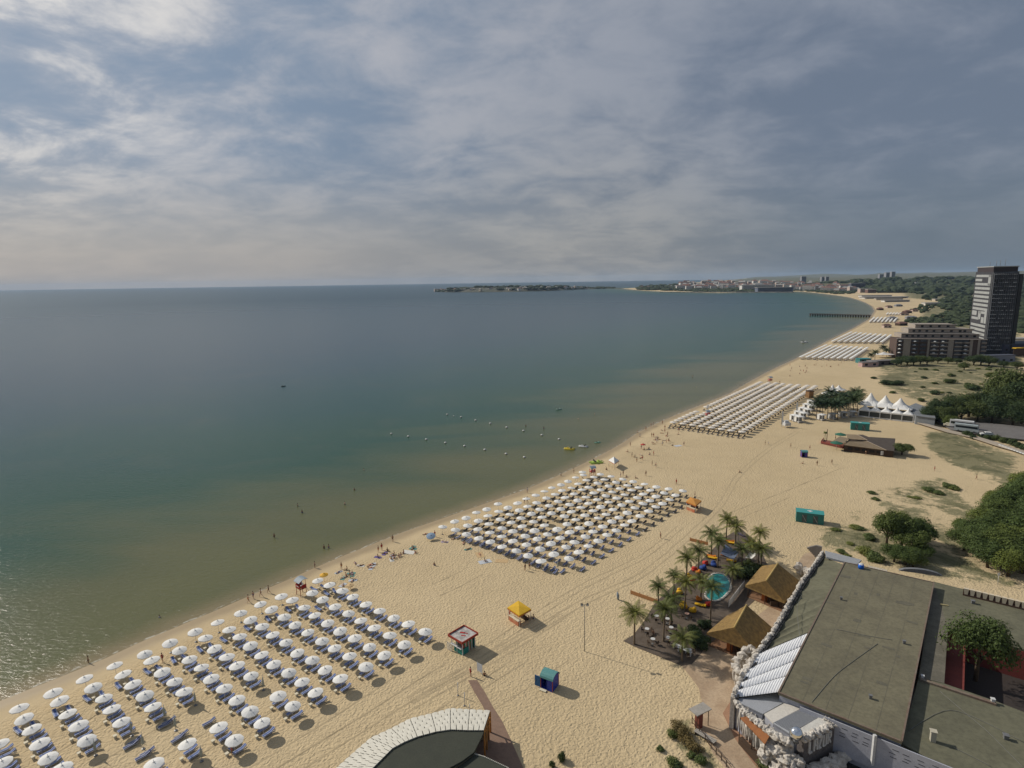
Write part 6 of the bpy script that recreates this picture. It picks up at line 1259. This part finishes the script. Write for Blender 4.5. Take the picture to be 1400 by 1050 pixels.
e=empty('beach_flag',P(1088,570),0,'tall white feather flag in front of the double row of cabanas','flag'); mb=MB(); mb.tube([(0,0,0),(0,0,7)],.07,5); mb.build('pole',STEEL,e); mb=MB(); mb.box((.35,0,4.),(.7,.05,5.6)); mb.build('banner',WHITE,e)
# road, path, vehicles
ASPH=mat('asphalt',(.17,.16,.15),(.135,.125,.12),.9,.2)
def road(px,m,nm,z=.03): 
    mb=MB(); mb.prism([(P(*p).x,P(*p).y) for p in px],z-.3,z); tag(mb.build(nm,m),kind='structure')
road([(1282,571),(1325,579),(1400,586),(1480,595),(1600,612),(1600,640),(1480,618),(1400,604),(1368,600.5),(1329,595),(1300,590),(1280,578)],ASPH,'road',.95)
road([(1248,578.5),(1252,578),(1300,591),(1331,598),(1364,608),(1402,620),(1440,630),(1520,650),(1520,656),(1440,634),(1400,623),(1361,611.5),(1328,600.5),(1296,593.5)],mat('pale_path',(.40,.34,.27),(.33,.28,.22),.9,.5),'footpath',.9)
kb=MB(); 
for k in range(9):
    t=k/9; a=P(1366+36*t,608+13*t,1.); b=P(1366+36*(t+.09),608+13*(t+.09),1.); kb.bar(a,b,.5,.35)
o=kb.build('low_wall',FRAME); tag(o,'low white wall beside the footpath by the dune grass','wall')
def vehicle(p,rz,label,nm,cat,L,W,H,c,bus=False):
    e=empty(nm,p,rz,label,cat); mb=MB(); mb.smooth=False
    if bus: prof=[(-L/2,.4),(-L/2,H),(L/2-.4,H),(L/2,1.5),(L/2,.4)]
    else: prof=[(-L/2,.35),(-L/2,.95),(-L/2+.35,1.02),(-L/2+.9,H),(L/2-1.6,H),(L/2-1.0,.98),(L/2,.8),(L/2,.35)]
    n_=len(prof); vs=[(x,-W/2*(1 if z<1.1 else .9),z) for x,z in prof]+[(x,W/2*(1 if z<1.1 else .9),z) for x,z in prof]; mb.add(vs,[tuple(range(n_)),tuple(range(2*n_-1,n_-1,-1))]+[(i,(i+1)%n_,(i+1)%n_+n_,i+n_) for i in range(n_)][::1]); mb.build('body',c,e)
    g=cmat('car_glass',(.02,.025,.03),rough=.15); mb=MB()
    if bus:
        for s in(-1,1): mb.box((0,s*(W/2*.92+.02),H*.68),(L*.9,.08,H*.28))
        mb.box((L/2-.15,0,H*.62),(.1,W*.8,H*.35))
    else:
        for s in(-1,1): mb.box((-.2,s*(W/2*.93),1.2),(2.0,.05,.36))
        mb.box((L/2-1.3,0,1.2),(.5,W*.8,.3)); mb.box((-L/2+.6,0,1.2),(.4,W*.8,.3))
    mb.build('window',g,e)
    for x in(-L*.32,L*.32):
        for s in(-1,1):
            mb=MB(); mb.T=Matrix.Translation((x,s*W/2*.93,.34))@Matrix.Rotation(PI/2,4,'X'); mb.lathe([(.34,-.12),(.36,0),(.34,.12)],12); wh_=mb.build('wheel',cmat('tyre',(.015,.015,.015)),e)
            mb=MB(); mb.T=Matrix.Translation((x,s*(W/2*.93+.13),.34))@Matrix.Rotation(PI/2,4,'X'); mb.lathe([(.18,-.02),(.18,.02)],8); mb.build('rim',STEEL,wh_)
    for s in(-1,1): mb=MB(); mb.box((L/2-.02,s*W*.35,.72),(.06,.3,.14)); mb.build('headlight',CREAM,e)
pr=(P(1400,594)-P(1325,585)); rr_=math.atan2(pr.y,pr.x)
vehicle(P(1315,585,.95),rr_+.0,'white coach with a dark window band, further of two parked','parked_bus','bus',8.5,2.5,3.3,FRAME,True)
vehicle(P(1321,590,.95),rr_,'silver grey coach half hidden by a bush, nearer of two','parked_bus','bus',8.,2.5,3.1,mat('silver_paint',(.38,.42,.42),(.3,.34,.35),.4,.5),True)
vehicle(P(1349,595.5,.95),rr_+PI+.3,'white car standing alone on the road','parked_car','car',4.4,1.8,1.5,FRAME)
vehicle(P(1298,583,.95),rr_,'small pale car under the yellowish tree','parked_car','car',4.2,1.7,1.5,CREAM)
person(1336,587.5,'stand','blue','person standing on the road right of the coaches',h=.95); 
# trees and shrubs
k=0
for (x,y,s,sz_,l) in [(1272,578,1.2,.9,'leftmost tree of the dark clump behind the coaches'),(1281,574,1.5,.9,'second tree from the left in the dark clump'),(1293,580,1.3,.9,'front tree of the dark clump above the small car'),(1302,572,1.7,.9,'broad tree in the left half of the dark clump'),(1314,576,1.5,.9,'tree behind the white coach'),(1324,570,1.8,.9,'tall tree right behind the coaches'),(1336,577,1.5,.9,'tree in the middle of the dark clump'),(1345,571,1.9,.9,'high tree right of the middle of the clump'),(1356,578,1.7,.9,'tree at the road in the right half'),(1366,572,2.,.95,'large tree under the highest crown'),(1376,562,2.6,1.15,'highest tree of the dark clump'),(1362,556,2.0,1.,'tree behind and left of the highest one'),(1391,566,2.4,1.,'tree right of the highest one'),(1396,580,1.7,.9,'tree cut by the right edge above the road'),(1384,583,1.4,.8,'low tree at the roadside on the right'),(1405,556,2.2,1.,'tree just leaving the right edge')]:
    tree(x,y,s,l,1,sz=sz_,nm='dark_tree',grp='dark trees behind the road')
tree(1300,585,.95,'yellowish green tree between the small car and the coaches',0,sz=1.,grp=None)
bush(1323,597,2.4,'dark bush hiding the front of the silver coach','p'); bush(1330,600,1.6,'dark bush right of the silver coach','p')
for i_,(x,y,s) in enumerate([(1339,598,1.4),(1352,601,1.9),(1362,602,2.),(1372,605,2.2),(1384,609,2.4),(1393,612,2.2),(1402,616,2.4)]): bush(x,y,s,'dark roadside bush, '+ORD[i_+1]+' from the left below the road','p','roadside bushes')
for i_,(x,y,s,fl_) in enumerate([(1192,675,2.0,.4),(1197,683,1.8,.4),(1270,672,3.2,.45),(1282,675,3.0,.4),(1297,666,3.2,.5),(1304,669,2.8,.45),(1254,682,1.8,.4),(1243,680,1.4,.35),(1168,722,2.4,.35),(1176,724,2.2,.35),(1144,725,1.8,.35),(1188,736,2.0,.7),(1192,739,1.8,.7),(1182,757,2.6,.9),(1192,764,2.8,.9),(1203,768,2.4,.8),(1150,756,1.6,.6),(1158,762,1.6,.6),(1163,744,1.6,.4)]): bush(x,y,s*.8,'flat green dune shrub, '+ORD[i_+1]+' of those between bar and hall','g','dune shrubs between bar and hall',fl_)
tree(1212,748,1.25,'tree with a bare leaning trunk in front of the grove',0,sz=1.3,nm='broadleaf_tree'); 
for i_,(x,y,s,sz_) in enumerate([(1232,748,1.35,1.),(1247,757,1.4,.8),(1222,768,1.,.7),(1238,772,1.1,.7),(1256,745,1.2,1.),(1229,738,1.1,1.1),(1262,765,.9,.7),(1248,775,.9,.6)]): tree(x,y,s,'tree, '+ORD[i_+1]+' of the small grove behind the hall roof',0,sz=sz_,grp='small grove behind the hall')
R_PX=[(1330,742,1.6),(1345,730,1.8),(1362,722,2.),(1380,710,2.1),(1398,700,2.2),(1420,690,2.4),(1318,752,1.4),(1336,762,1.7),(1354,752,1.9),(1372,742,2.),(1392,732,2.1),(1412,722,2.2),(1350,776,1.6),(1368,770,1.9),(1388,762,2.),(1408,754,2.1),(1378,788,1.6),(1398,784,1.9),(1420,778,2.),(1404,680,2.),(1386,692,1.7),(1432,746,2.2),(1318,733,1.2),(1366,699,1.5)]
for i_,(x,y,s) in enumerate(R_PX): tree(x,y,s*.86,'dense green tree, '+ORD[i_+1]+' of the large wood at the right edge',0,sz=.78,nm='broadleaf_tree',grp='large wood at the right edge')
random.seed(31)
for i_ in range(30):
    x,y=U_(1195,1400),U_(500,548); 
    if x<1240 and y<512: x+=60
    bush(x,y,U_(1.2,2.6),'dune shrub, '+ORD[i_%30+1]+' of the scattered ones in the heath','p' if rnd()<.6 else 'g','scattered heath shrubs',.55)
for i_,(x,y,s) in enumerate([(1213,526,4.2),(1222,527,4.),(1230,526,4.2),(1262,531,1.8),(1297,524,4.),(1328,532,4.6),(1334,534,4.2),(1279,540,3.4),(1260,549,2.8),(1300,515,3.),(1350,515,3.)]): bush(x,y,s,'dark heath bush, '+ORD[i_+1]+' of the larger ones','p','larger heath bushes',.6)
e=empty('signpost',P(1364,799),0,'thin white signpost by the dirt track behind the roofs','post'); mb=MB(); mb.tube([(0,0,0),(0,0,2.6)],.05,5); mb.build('post',FRAME,e); mb=MB(); mb.box((0,0,2.3),(.5,.05,.6)); mb.build('board',FRAME,e)
# ---------------------------------------------------------------- hotels
CONC=mat('dark_concrete',(.055,.055,.062),(.04,.04,.047),.85,.2); TW=mat('tower_white',(.36,.37,.36),(.28,.29,.29),.7,.4); BLK=cmat('tower_black',(.018,.018,.022)); WIN=mat('hotel_glass',(.05,.055,.065),(.11,.12,.14),.3,.45,contrast=.15)
C0=P(1344,486); C1=P(1379,486.5); C2=P(1322,478)
TH=66.; e=empty('hotel_tower',C0,0,'dark high rise hotel tower with a black and white striped side','hotel'); fr=(C1-C0); FL=fr.length; fr/=FL; nr=Vector((fr.y,-fr.x,0)); sd_=(C2-C0); SLn=sd_.length; sd_/=SLn; sn=Vector((sd_.y,-sd_.x,0)); sn=sn if sn.dot(Vector(C0))<0 else -sn
nr=nr if nr.dot(Vector(C0))<0 else -nr; back=-nr*SLn
poly=[Vector((0,0,0)),fr*FL,fr*FL+sd_*SLn,sd_*SLn]; mb=MB(); mb.prism([(v.x,v.y) for v in poly],0,TH); mb.build('wall',CONC,e)
NF=20; fh=(TH-4)/NF
for f in range(NF):
    z=4+f*fh; mb=MB(); mb.bar(fr*.6+nr*.6+Vector((0,0,z+.5)),fr*(FL-.4)+nr*.6+Vector((0,0,z+.5)),1.2,.18); mb.build('balcony',mat('balcony_grey',(.12,.125,.145),(.09,.095,.11),.7,.4),e)
    mb=MB(); random.seed(f)
    for b in range(11):
        x0=fr*(1+b*(FL-2)/11); 
        if rnd()<.93: mb.bar(x0+nr*1.2+Vector((0,0,z+1.0)),x0+fr*((FL-2)/11*U_(.55,.9))+nr*1.2+Vector((0,0,z+1.0)),.05,.75)
    mb.build('balustrade',mat('balustrade',(.33,.34,.36),(.07,.075,.095),.6,.3,contrast=.15),e)
    mb=MB(); mb.bar(fr*.8+nr*.04+Vector((0,0,z+2.)),fr*(FL-.6)+nr*.04+Vector((0,0,z+2.)),.06,1.9); mb.build('window_band',WIN,e)
for b in range(12): x0=fr*(.8+b*(FL-1.4)/11); mb=MB(); mb.bar(x0+nr*.6+Vector((0,0,4)),x0+nr*.6+Vector((0,0,TH-1)),.25,1.2 ,up=nr); mb.build('fin',mat('fin_grey',(.12,.125,.14),(.09,.095,.105),.7),e)
# striped side
hs=(TH-8)/40; mb=MB(); M0=sn*.06
def band(u0,u1,z0,z1): mb.bar(sd_*(SLn*u0)+M0+Vector((0,0,(z0+z1)/2)),sd_*(SLn*u1)+M0+Vector((0,0,(z0+z1)/2)),.25,z1-z0)
st=(TH-6)/18
for k in range(18):
    z0=5+k*st+.15; z1=z0+st*.58
    if k in(6,7,8): continue
    if k==16: band(.55,.95,z0,z1); continue
    band(.06,.93,z0,z1)
z6=5+6*st+.15; band(.06,.18,z6,z6+3*st); band(.18,.5,z6+2.2*st,z6+2.2*st+st*.6); band(.4,.55,z6+.8*st,z6+2.8*st); band(.5,.93,z6+.6*st,z6+.6*st+st*.6); band(.65,.93,z6+1.6*st,z6+2.7*st); band(.2,.35,z6,z6+1.4*st)
band(.06,.2,5+15*st,5+17.6*st); mb.build('painted_stripes',TW,e)
mb=MB(); mb.bar(Vector((0,0,TH/2))+fr*.1,Vector((0,0,TH/2))+fr*.3,.4,TH); mb.build('corner_strip',TW,e)
mb=MB(); mb.bar(fr*(FL-.2)+Vector((0,0,TH/2-1)),fr*(FL+3.6)-nr*3+Vector((0,0,TH/2-1)),2.,TH-2); mb.build('side_core',BLK,e)
mb=MB(); pc=sum(poly,Vector())/4; mb.prism([((v.x-pc.x)*.93+pc.x,(v.y-pc.y)*.93+pc.y) for v in poly],TH,TH+3.6); mb.build('penthouse',mat('penthouse_maroon',(.05,.038,.04),(.04,.032,.035),.8),e)
mb=MB(); mb.prism([((v.x-pc.x)*.98+pc.x,(v.y-pc.y)*.98+pc.y) for v in poly],TH+3.6,TH+4.3); mb.build('roof_slab',TW,e)
for t in(.2,.45,.6,.8): q=pc+fr*(t-.5)*FL; mb=MB(); mb.tube([(q.x,q.y,TH+4.3),(q.x,q.y,TH+7.5+3*t)],.15,5); mb.build('antenna',STEEL,e)
# terraced hotel
H0=P(1224,490); H1=P(1346,492); e=empty('terraced_hotel',H0,0,'brown and cream terraced hotel in front of the tower','hotel'); fr=H1-H0; L=fr.length; fr/=L; nb=Vector((-fr.y,fr.x,0)); nb=nb if nb.dot(Vector(H0))>0 else -nb
CR=mat('hotel_cream',(.36,.31,.26),(.29,.25,.21),.8,.3); BR=mat('hotel_brown',(.105,.07,.058),(.08,.055,.045),.8,.5)
def blk(u0,u1,v0,v1,z0,z1,m,nm,par=e):
    p=[fr*u0+nb*v0,fr*u1+nb*v0,fr*u1+nb*v1,fr*u0+nb*v1]; mb=MB(); mb.prism([(q.x,q.y) for q in p],z0,z1); return mb.build(nm,m,par)
def seg(mb,u0,u1,v,z,w,h): mb.bar(fr*u0+nb*v+Vector((0,0,z)),fr*u1+nb*v+Vector((0,0,z)),w,h)
blk(0,L,0,16,0,15.4,BR,'wall'); blk(6,L-1,10,26,15.4,18.6,CR,'wall'); blk(13,L-3,17,34,18.6,22,CR,'wall'); blk(20,L-12,24,40,22,25,CR,'wall')
for (u0,u1,v,z) in((-.3,L+.3,-.4,15.5),(5.6,L,9.7,18.7),(12,L-2,16.6,22.1),(19,L-11,23.6,25.1)):
    mb=MB(); seg(mb,u0,u1,v,z,1.,.45); mb.build('parapet',mat('parapet_pale',(.42,.38,.34),(.35,.32,.28),.8,.4),e)
for u0,u1 in((4.5,9.5),(21,22.5),(35,38.5),(L*.82,L*.85),(L*.905,L*.93)): mb=MB(); seg(mb,u0,u1,-.25,7.8,.5,15.4); mb.build('cream_pier',CR,e)
wins=0
for f in range(5):
    z=1.6+f*3.0
    for (u0,u1) in((.3,4.2),(10,15),(16,20.5),(23,28.5),(29.5,34.5),(39,45),(45.5,L*.72),(L*.73,L*.81),(L*.94,L*.995)):
        mb=MB(); seg(mb,u0+.3,u1-.3,-.06,z+.4,.12,1.7); mb.build('window',WIN,e)
        if f>0: mb=MB(); seg(mb,u0,u1,-.9,z-.95,1.5,.2); seg(mb,u0,u1,-1.6,z-.5,.1,.8); mb.build('balcony',CR if u0>22 else BR,e)
for v0,z,us in((9.9,17.,(9,13,17,22,27,33,40,46,L-10,L-5)),(16.9,20.4,(16,20,25,30,36,42,48,L-9)),(23.9,23.6,(24,30,36,42,L-18))):
    for u in us: mb=MB(); seg(mb,u,u+1.8,v0,z,.12,1.5); mb.build('window',BLK,e)
sp=[(2,f) for f in range(1,5)]+[(12,f) for f in range(1,5)]+[(25.5,f) for f in range(1,5)]+[(31,f) for f in range(1,5)]+[(L*.77,f) for f in(1,2,3)]
sm_=canopy_mb(1.15,1.9,2.4); smm=sm_.mesh('small_parasol',WHITE)
for u,f in sp: q=H0+fr*u-nb*1.+Vector((0,0,f*3.0-.2)); o=put('small_parasol',smm,None,q); tag(o,'small white parasol standing on a balcony of the terraced hotel','parasol','parasols on the hotel balconies')
# buildings around
def house(p,w,d,h,rz,wm,rm,label,grp,nm='house',roof='flat',cat='house'):
    e=empty(nm,p,rz,label,cat,grp); mb=MB(); mb.box((0,0,h/2-1),(w,d,h+2)); mb.build('wall',wm,e)
    mb=MB()
    if roof=='flat': mb.box((0,0,h+.2),(w+.6,d+.6,.4))
    else: mb.add([(-w/2-.5,-d/2-.5,h),(w/2+.5,-d/2-.5,h),(w/2+.5,d/2+.5,h),(-w/2-.5,d/2+.5,h),(-w/2*.6,0,h+d*.3),(w/2*.6,0,h+d*.3)],[(0,1,5,4),(1,2,5),(2,3,4,5),(3,0,4),(3,2,1,0)])
    mb.build('roof',rm,e)
    for k in range(max(2,int(w/5))):
        x=(k+.5)/max(2,int(w/5))*w-w/2
        for fz in range(max(1,int(h/3.2))): mb=MB(); mb.box((x,-d/2-.04,1.7+fz*3.1),(w*.35/max(2,int(w/5)),.1,1.4)); mb.build('window',BLK,e)
    return e
NV=mat('navy_cladding',(.045,.05,.09),(.06,.065,.1),.6,.5)
house(PG(1392,484),46,16,9,.15,NV,mat('slate_top',(.08,.09,.12)),'low navy building at the foot of the tower on the right',None,'restaurant_block','flat','building')
house(PG(1362,495),24,6,5,.1,mat('pale_blue_grey',(.22,.24,.30)),mat('slate_top'  ,(.08,.09,.12)),'pale blue grey annexe in front of the tower',None,'annexe','flat','building')
e=empty('yellow_awning',PG(1391,486)+Vector((0,-9,6)),.15,'long yellow awning over the terrace right of the tower','awning'); mb=MB()
for k in range(3): mb.box((-9+k*9,0,1.2+.2*k),(8.2,3.5,.5),0,.8)
mb.build('canopy',YEL,e); mb=MB(); mb.box((0,0,-2),(26,.3,6)); mb.build('support',DARKW,e)
house(P(1187,501),13,4,3.,.15,mat('pink_wall',(.42,.24,.22),(.5,.4,.38),.8,1.),mat('grey_shed',(.22,.2,.19)),'low pink fronted beach shed left of the hotel',None,'beach_shed','flat','building'); house(P(1203,499),18,5,3.2,.15,mat('shed_wall',(.16,.13,.12)),mat('grey_shed',(.22,.2,.19)),'long grey roofed shed joined to the pink one',None,'beach_shed','flat','building')
house(P(1180,496),9,5,3.,.1,cmat('teal_shed',(.05,.2,.2)),cmat('teal_shed_roof',(.04,.22,.24)),'small teal roofed hut behind the pink shed',None,'beach_shed','flat','building')
e=empty('peaked_tent',P(1208,489),0,'flat white tent left of the terraced hotel','tent'); mb=MB(); tentpeak(mb,Vector((0,0,0)),7,4,2.8,4.6,0); mb.build('peak_roof',TENT,e)
for k,(x,y,s) in enumerate([(1196,492,1.),(1207,486,1.1),(1212,488,.9),(1190,495,.9)]):
    t,c=PMD[k%2]; e=empty('palm_tree',P(x,y),k,'small palm, '+ORD[k+1]+' beside the sheds left of the hotel','palm','palms by the hotel sheds',s*.8); put('trunk',t,e); put('crown',c,e)
for i_,(x,y,s) in enumerate([(1232,499,1.3),(1240,500,1.5),(1249,500,1.5),(1258,499,1.4),(1267,500,1.4),(1282,497,1.),(1296,498,1.),(1308,499,.9),(1331,500,1.5),(1341,500,1.6),(1352,501,1.4),(1318,506,1.1),(1226,501,1.),(1372,503,1.),(1390,507,1.2)]): tree(x,y,s,'tree, '+ORD[i_+1]+' from the left along the foot of the hotels',1,sz=.7,nm='dark_tree',grp='trees along the foot of the hotels')
# ---------------------------------------------------------------- far: woods, town, pier
random.seed(55)
FW_=mat('far_wood_green',(.022,.036,.016),(.048,.062,.026),.95,.03,coord='Object'); fw=MB(); fw.smooth=False
ico=[]
for s in range(6):
    bm=bmesh.new(); bmesh.ops.create_icosphere(bm,subdivisions=2,radius=1); V_=[v.co*(1+.55*noise.noise(v.co*2.1+Vector((s*9,0,0)))+.25*noise.noise(v.co*5+Vector((s*5,1,0)))) for v in bm.verts]; F_=[tuple(v.index for v in f.verts) for f in bm.faces]; bm.free(); ico.append((V_,F_))
def clump(mb,p,r,h):
    V_,F_=ico[int(rnd()*6)]; a=U_(0,6.28); c,s=math.cos(a),math.sin(a); mb.add([(p.x+(v.x*c-v.y*s)*r,p.y+(v.x*s+v.y*c)*r,p.z+h*.45+v.z*h*.62) for v in V_],F_)
def inpoly(x,y,pl):
    c=False
    for i in range(len(pl)):
        (x0,y0),(x1,y1)=pl[i],pl[i-1]
        if (y0>y)!=(y1>y) and x<(x1-x0)*(y-y0)/(y1-y0)+x0: c=not c
    return c
def scatter(pl,n_,r0,r1,mb=fw,hk=.9):
    xs_=[p[0] for p in pl]; ys_=[p[1] for p in pl]; k=0; t=0
    while k<n_ and t<n_*20:
        t+=1; x,y=U_(min(xs_),max(xs_)),U_(min(ys_),max(ys_))
        if not inpoly(x,y,pl): continue
        p=PG(x,y); r=U_(r0,r1); clump(mb,p,r,r*hk*U_(.8,1.3)); k+=1
scatter([(1165,393),(1225,387),(1310,384),(1400,380),(1400,398),(1330,402),(1240,401),(1185,400)],800,9,22)
scatter([(1255,398),(1325,398),(1325,412),(1290,414),(1262,409)],60,5,11)
scatter([(1283,413),(1325,410),(1325,424),(1300,425),(1285,421)],110,4,8); scatter([(1300,414),(1330,414),(1328,440),(1300,430)],60,3,6)
scatter([(1262,450),(1280,430),(1300,428),(1330,432),(1330,446),(1280,447)],110,3,6.5); scatter([(1245,424),(1270,415),(1282,418),(1262,430)],35,2,5); scatter([(1240,440),(1265,432),(1275,440),(1250,449)],40,2,5)
scatter([(1385,385),(1400,384),(1400,440),(1386,440)],150,4,9); scatter([(1387,440),(1400,440),(1400,456),(1387,456)],30,3,6)
scatter([(1045,398.5),(1094,398),(1140,402),(1165,402),(1170,398),(1120,396),(1040,396.5)],200,6,11,hk=.5)
scatter([(1045,391),(1170,391),(1170,394),(1045,393)],120,10,18,hk=.6)
scatter([(868,396.4),(905,397.6),(930,398),(930,393),(900,392),(870,395)],150,12,20,hk=.7)
scatter([(930,398.5),(985,399.5),(1040,399),(1040,396.5),(930,395.5)],170,10,18,hk=.45)
scatter([(930,392),(1040,391),(1040,394.5),(930,395)],90,12,20,hk=.5)
tag(fw.build('far_woods',FW_),'dark green woods behind the far beach and around the far town','woods',kind='stuff')
hw=MB()
for i in range(N_HL:=150):
    t=i/N_HL*.93; T=t*(len(hl)-1); a=hl[int(T)].lerp(hl[min(int(T)+1,len(hl)-1)],T-int(T)); j=U_(30,330); b=Vector((a.x,a.y,0)).normalized(); amp_=amp[int(T)]; clump(hw,Vector((a.x+b.x*j,a.y+b.y*j,amp_*(.5 if j<80 else .95))),U_(12,26),U_(6,13)*(1 if T<5 else .5))
tag(hw.build('headland_trees',FW_),'dark trees covering the low headland on the horizon','trees',kind='stuff')
WM=[mat('far_white',(.66,.64,.60),(.58,.56,.53)),mat('far_cream',(.50,.43,.33),(.42,.36,.28)),mat('far_rose',(.50,.40,.34),(.44,.35,.3)),mat('far_grey',(.28,.28,.29),(.22,.22,.24))]
RM=[mat('far_red_roof',(.24,.13,.10),(.20,.11,.085)),mat('far_brown_roof',(.17,.09,.07),(.13,.08,.065)),mat('far_flat_roof',(.35,.34,.32),(.3,.29,.27))]
HM=[]
for k in range(10):
    w_,d_,h_=U_(12,26),U_(10,14),U_(7,18); mb=MB(); mb.m=0; mb.box((0,0,h_/2-3),(w_,d_,h_+6)); mb.m=1
    mb.add([(-w_/2-.6,-d_/2-.6,h_),(w_/2+.6,-d_/2-.6,h_),(w_/2+.6,d_/2+.6,h_),(-w_/2-.6,d_/2+.6,h_),(-w_*.3,0,h_+4),(w_*.3,0,h_+4)],[(0,1,5,4),(1,2,5),(2,3,4,5),(3,0,4)]); mb.m=2
    for f in range(int(h_/3.2)):
        for b in range(int(w_/3.5)): mb.box((-w_/2+1.8+b*3.5,-d_/2-.1,1.6+f*3.2),(1.5,.3,1.5))
    HM.append(mb.mesh('house',[WM[(0,1,0,2,0)[k%5]],RM[(0,2,1,2,0)[k%5]],BLK]))
def fh_(px,py,s,label,grp,k=None,z=None):
    p=PG(px,py); 
    if z is not None: p.z=z
    o=put('house',HM[int(rnd()*10) if k is None else k],None,p,U_(-.5,.5)-math.atan2(p.x,p.y)*.8,s); tag(o,label,'house',grp)
for k in range(150): x=U_(925,1052); fh_(x,U_(391.5,396.8)-(x-935)*.002,U_(1.1,1.9),'pale house with a red roof in the far town on the hill','houses of the far hill town')
for k in range(22): x=U_(875,940); fh_(x,U_(393.5,396.),U_(.8,1.2),'small house among trees at the tip of the far town','houses at the tip of the far town')
for k in range(70): x=1050+k*1.75+U_(-1,1); fh_(x,394.6+.03*(x-1050)+U_(-2.,1.4),U_(1.,1.5),'pale apartment house with a red roof in the row along the far beach','apartment houses along the far beach')
for k in range(34):
    t=U_(0,.78); T=t*(len(hl)-1); a=hl[int(T)].lerp(hl[int(T)+1],T-int(T)); j=U_(20,140); b=Vector((a.x,a.y,0)).normalized(); o=put('house',HM[int(rnd()*10)],None,(a.x+b.x*j,a.y+b.y*j,amp[int(T)]*.45),U_(-1,1),U_(.7,1.1)); tag(o,'small old town house on the low headland at the horizon','house','old town houses on the headland')
def block(px,py,w,d,h,m,label,nm='hotel_block',cat='building',rz=0.,z=None,rm=None):
    p=PG(px,py); e=empty(nm,p,rz,label,cat); mb=MB(); mb.box((0,0,h/2-2),(w,d,h+4)); mb.build('wall',m,e); mb=MB(); mb.box((0,0,h+.8),(w*1.03,d*1.03,1.6)); mb.build('roof',rm or RM[2],e)
    mb=MB()
    for f in range(int(h/3.4)): mb.box((0,-d/2-.12,2+f*3.4),(w*.92,.3,1.5))
    mb.build('window_band',BLK,e)
for a in[(1097.5,391,30,20,56,WM[3],'grey high rise in the far town, leftmost of the towers'),(1124,391,22,18,46,WM[3],'grey high rise, left of a close pair in the far town'),(1129.5,391,20,18,46,WM[3],'grey high rise, right of a close pair in the far town'),(1203,389,26,20,52,WM[3],'far grey tower block left of the taller pair'),(1211.5,389,26,22,66,WM[3],'far grey tower block, taller one in the middle'),(1219,389,24,20,72,WM[3],'far grey tower block, highest one on the right'),(1035,398,150,30,26,WM[0],'long white building at the far harbour'),(1058,399,150,30,18,mat('harbour_blue',(.10,.12,.17),(.13,.15,.2)),'blue grey building standing at the far harbour water'),(1155,397,56,20,24,WM[1],'pale hotel block at the right end of the far row'),(1171,397.5,60,20,30,mat('far_slate',(.11,.11,.14)),'dark slate hotel block right of the far row'),(1182,400,44,18,14,WM[2],'reddish block behind the far beach'),(1190,400.5,30,18,12,RM[1],'brown block behind the far beach')]: block(*a)
for a in[(1208,408,120,26,3.5,WM[0],'long white beach pavilion at the head of the bay'),(1196,405.5,90,20,3.2,WM[0],'low white beach pavilion behind the long one'),(1224,412.8,60,14,3.6,WM[0],'white flat pavilion in front of the dunes'),(1215,410,70,8,3.2,WM[1],'cream pavilion between the white ones'),(1246,396,120,16,5,WM[3],'long pale grey shed among the far woods'),(1262,393.5,90,16,5,WM[0],'long white shed among the far woods'),(1275,417,40,12,4,WM[0],'pale building among trees behind the dunes'),(1284,411.5,28,12,4,WM[1],'cream building among the dunes'),(1393,392,30,16,9,WM[2],'reddish house right of the tower'),(1398,388,24,14,8,WM[0],'pale house behind the reddish one'),(1395,471,20,10,4,WM[0],'white kiosk building right of the tower foot')]: block(*a,nm='beach_pavilion')
# pier
a,b=P(1107,430.3,1.5),P(1191,432.5,1.5); e=empty('pier',a,0,'long dark wooden pier reaching into the bay','pier'); d=b-a; mb=MB(); mb.bar((0,0,1.5),d+Vector((0,0,1.5)),4.5,.8); mb.build('deck',DARKW,e)
mb=MB(); mb.bar((0,0,2.6),d+Vector((0,0,2.6)),.3,.25); mb.build('railing',DARKW,e)
for k in range(24): q=d*(k+.3)/24; mb=MB(); mb.box((q.x,q.y,0),(.8,3.4,3.4)); mb.build('pile',DARKW,e)
# breakwater and surf line of the far beach
wv=MB(); 
for i in range(40):
    t=i/40; wv.box((0,0,0),(.01,.01,.01)) if False else None
bw=MB(); 
A1,B1=P(905,399.8,0),P(1086,400.2,0)
for i in range(120): q=A1.lerp(B1,i/120); clump(bw,Vector((q.x,q.y+12,-1.5)),9,4.5)
o=bw.build('breakwater',mat('breakwater_rock',(.20,.19,.17),(.13,.125,.115),.9,.1)); tag(o,'long low rock breakwater along the far harbour','breakwater')
# parked rows and small huts on the far beach
random.seed(66)
for k,(x,y) in enumerate([(1212,448),(1219,437),(1232,445),(1236,431),(1245,436),(1203,424),(1215,421),(1228,419),(1240,428),(1250,426)]): house(P(x,y),U_(8,16),U_(5,8),3.,U_(-.3,.3),[WM[2],WM[3],DARKW][k%3],[RM[1],WM[3],RM[0]][k%3],'small beach bar, '+ORD[k+1]+' of those behind the distant parasol rows','beach bars behind the distant parasols','beach_bar','hip','beach bar')
# distant sand heaps of people: individual far bathers
for k in range(26):
    t=U_(0,1); x=1060+ t*70+U_(0,40); y=512-t*24+U_(0,14)
    if y>505: y-=6
    person(x,y,'stand' if rnd()<.6 else 'sit',random.choice(['black','red','blue']),'tiny person, '+ORD[k+1]+' of those scattered on the far sand before the striped rows',grp='people on the far sand')
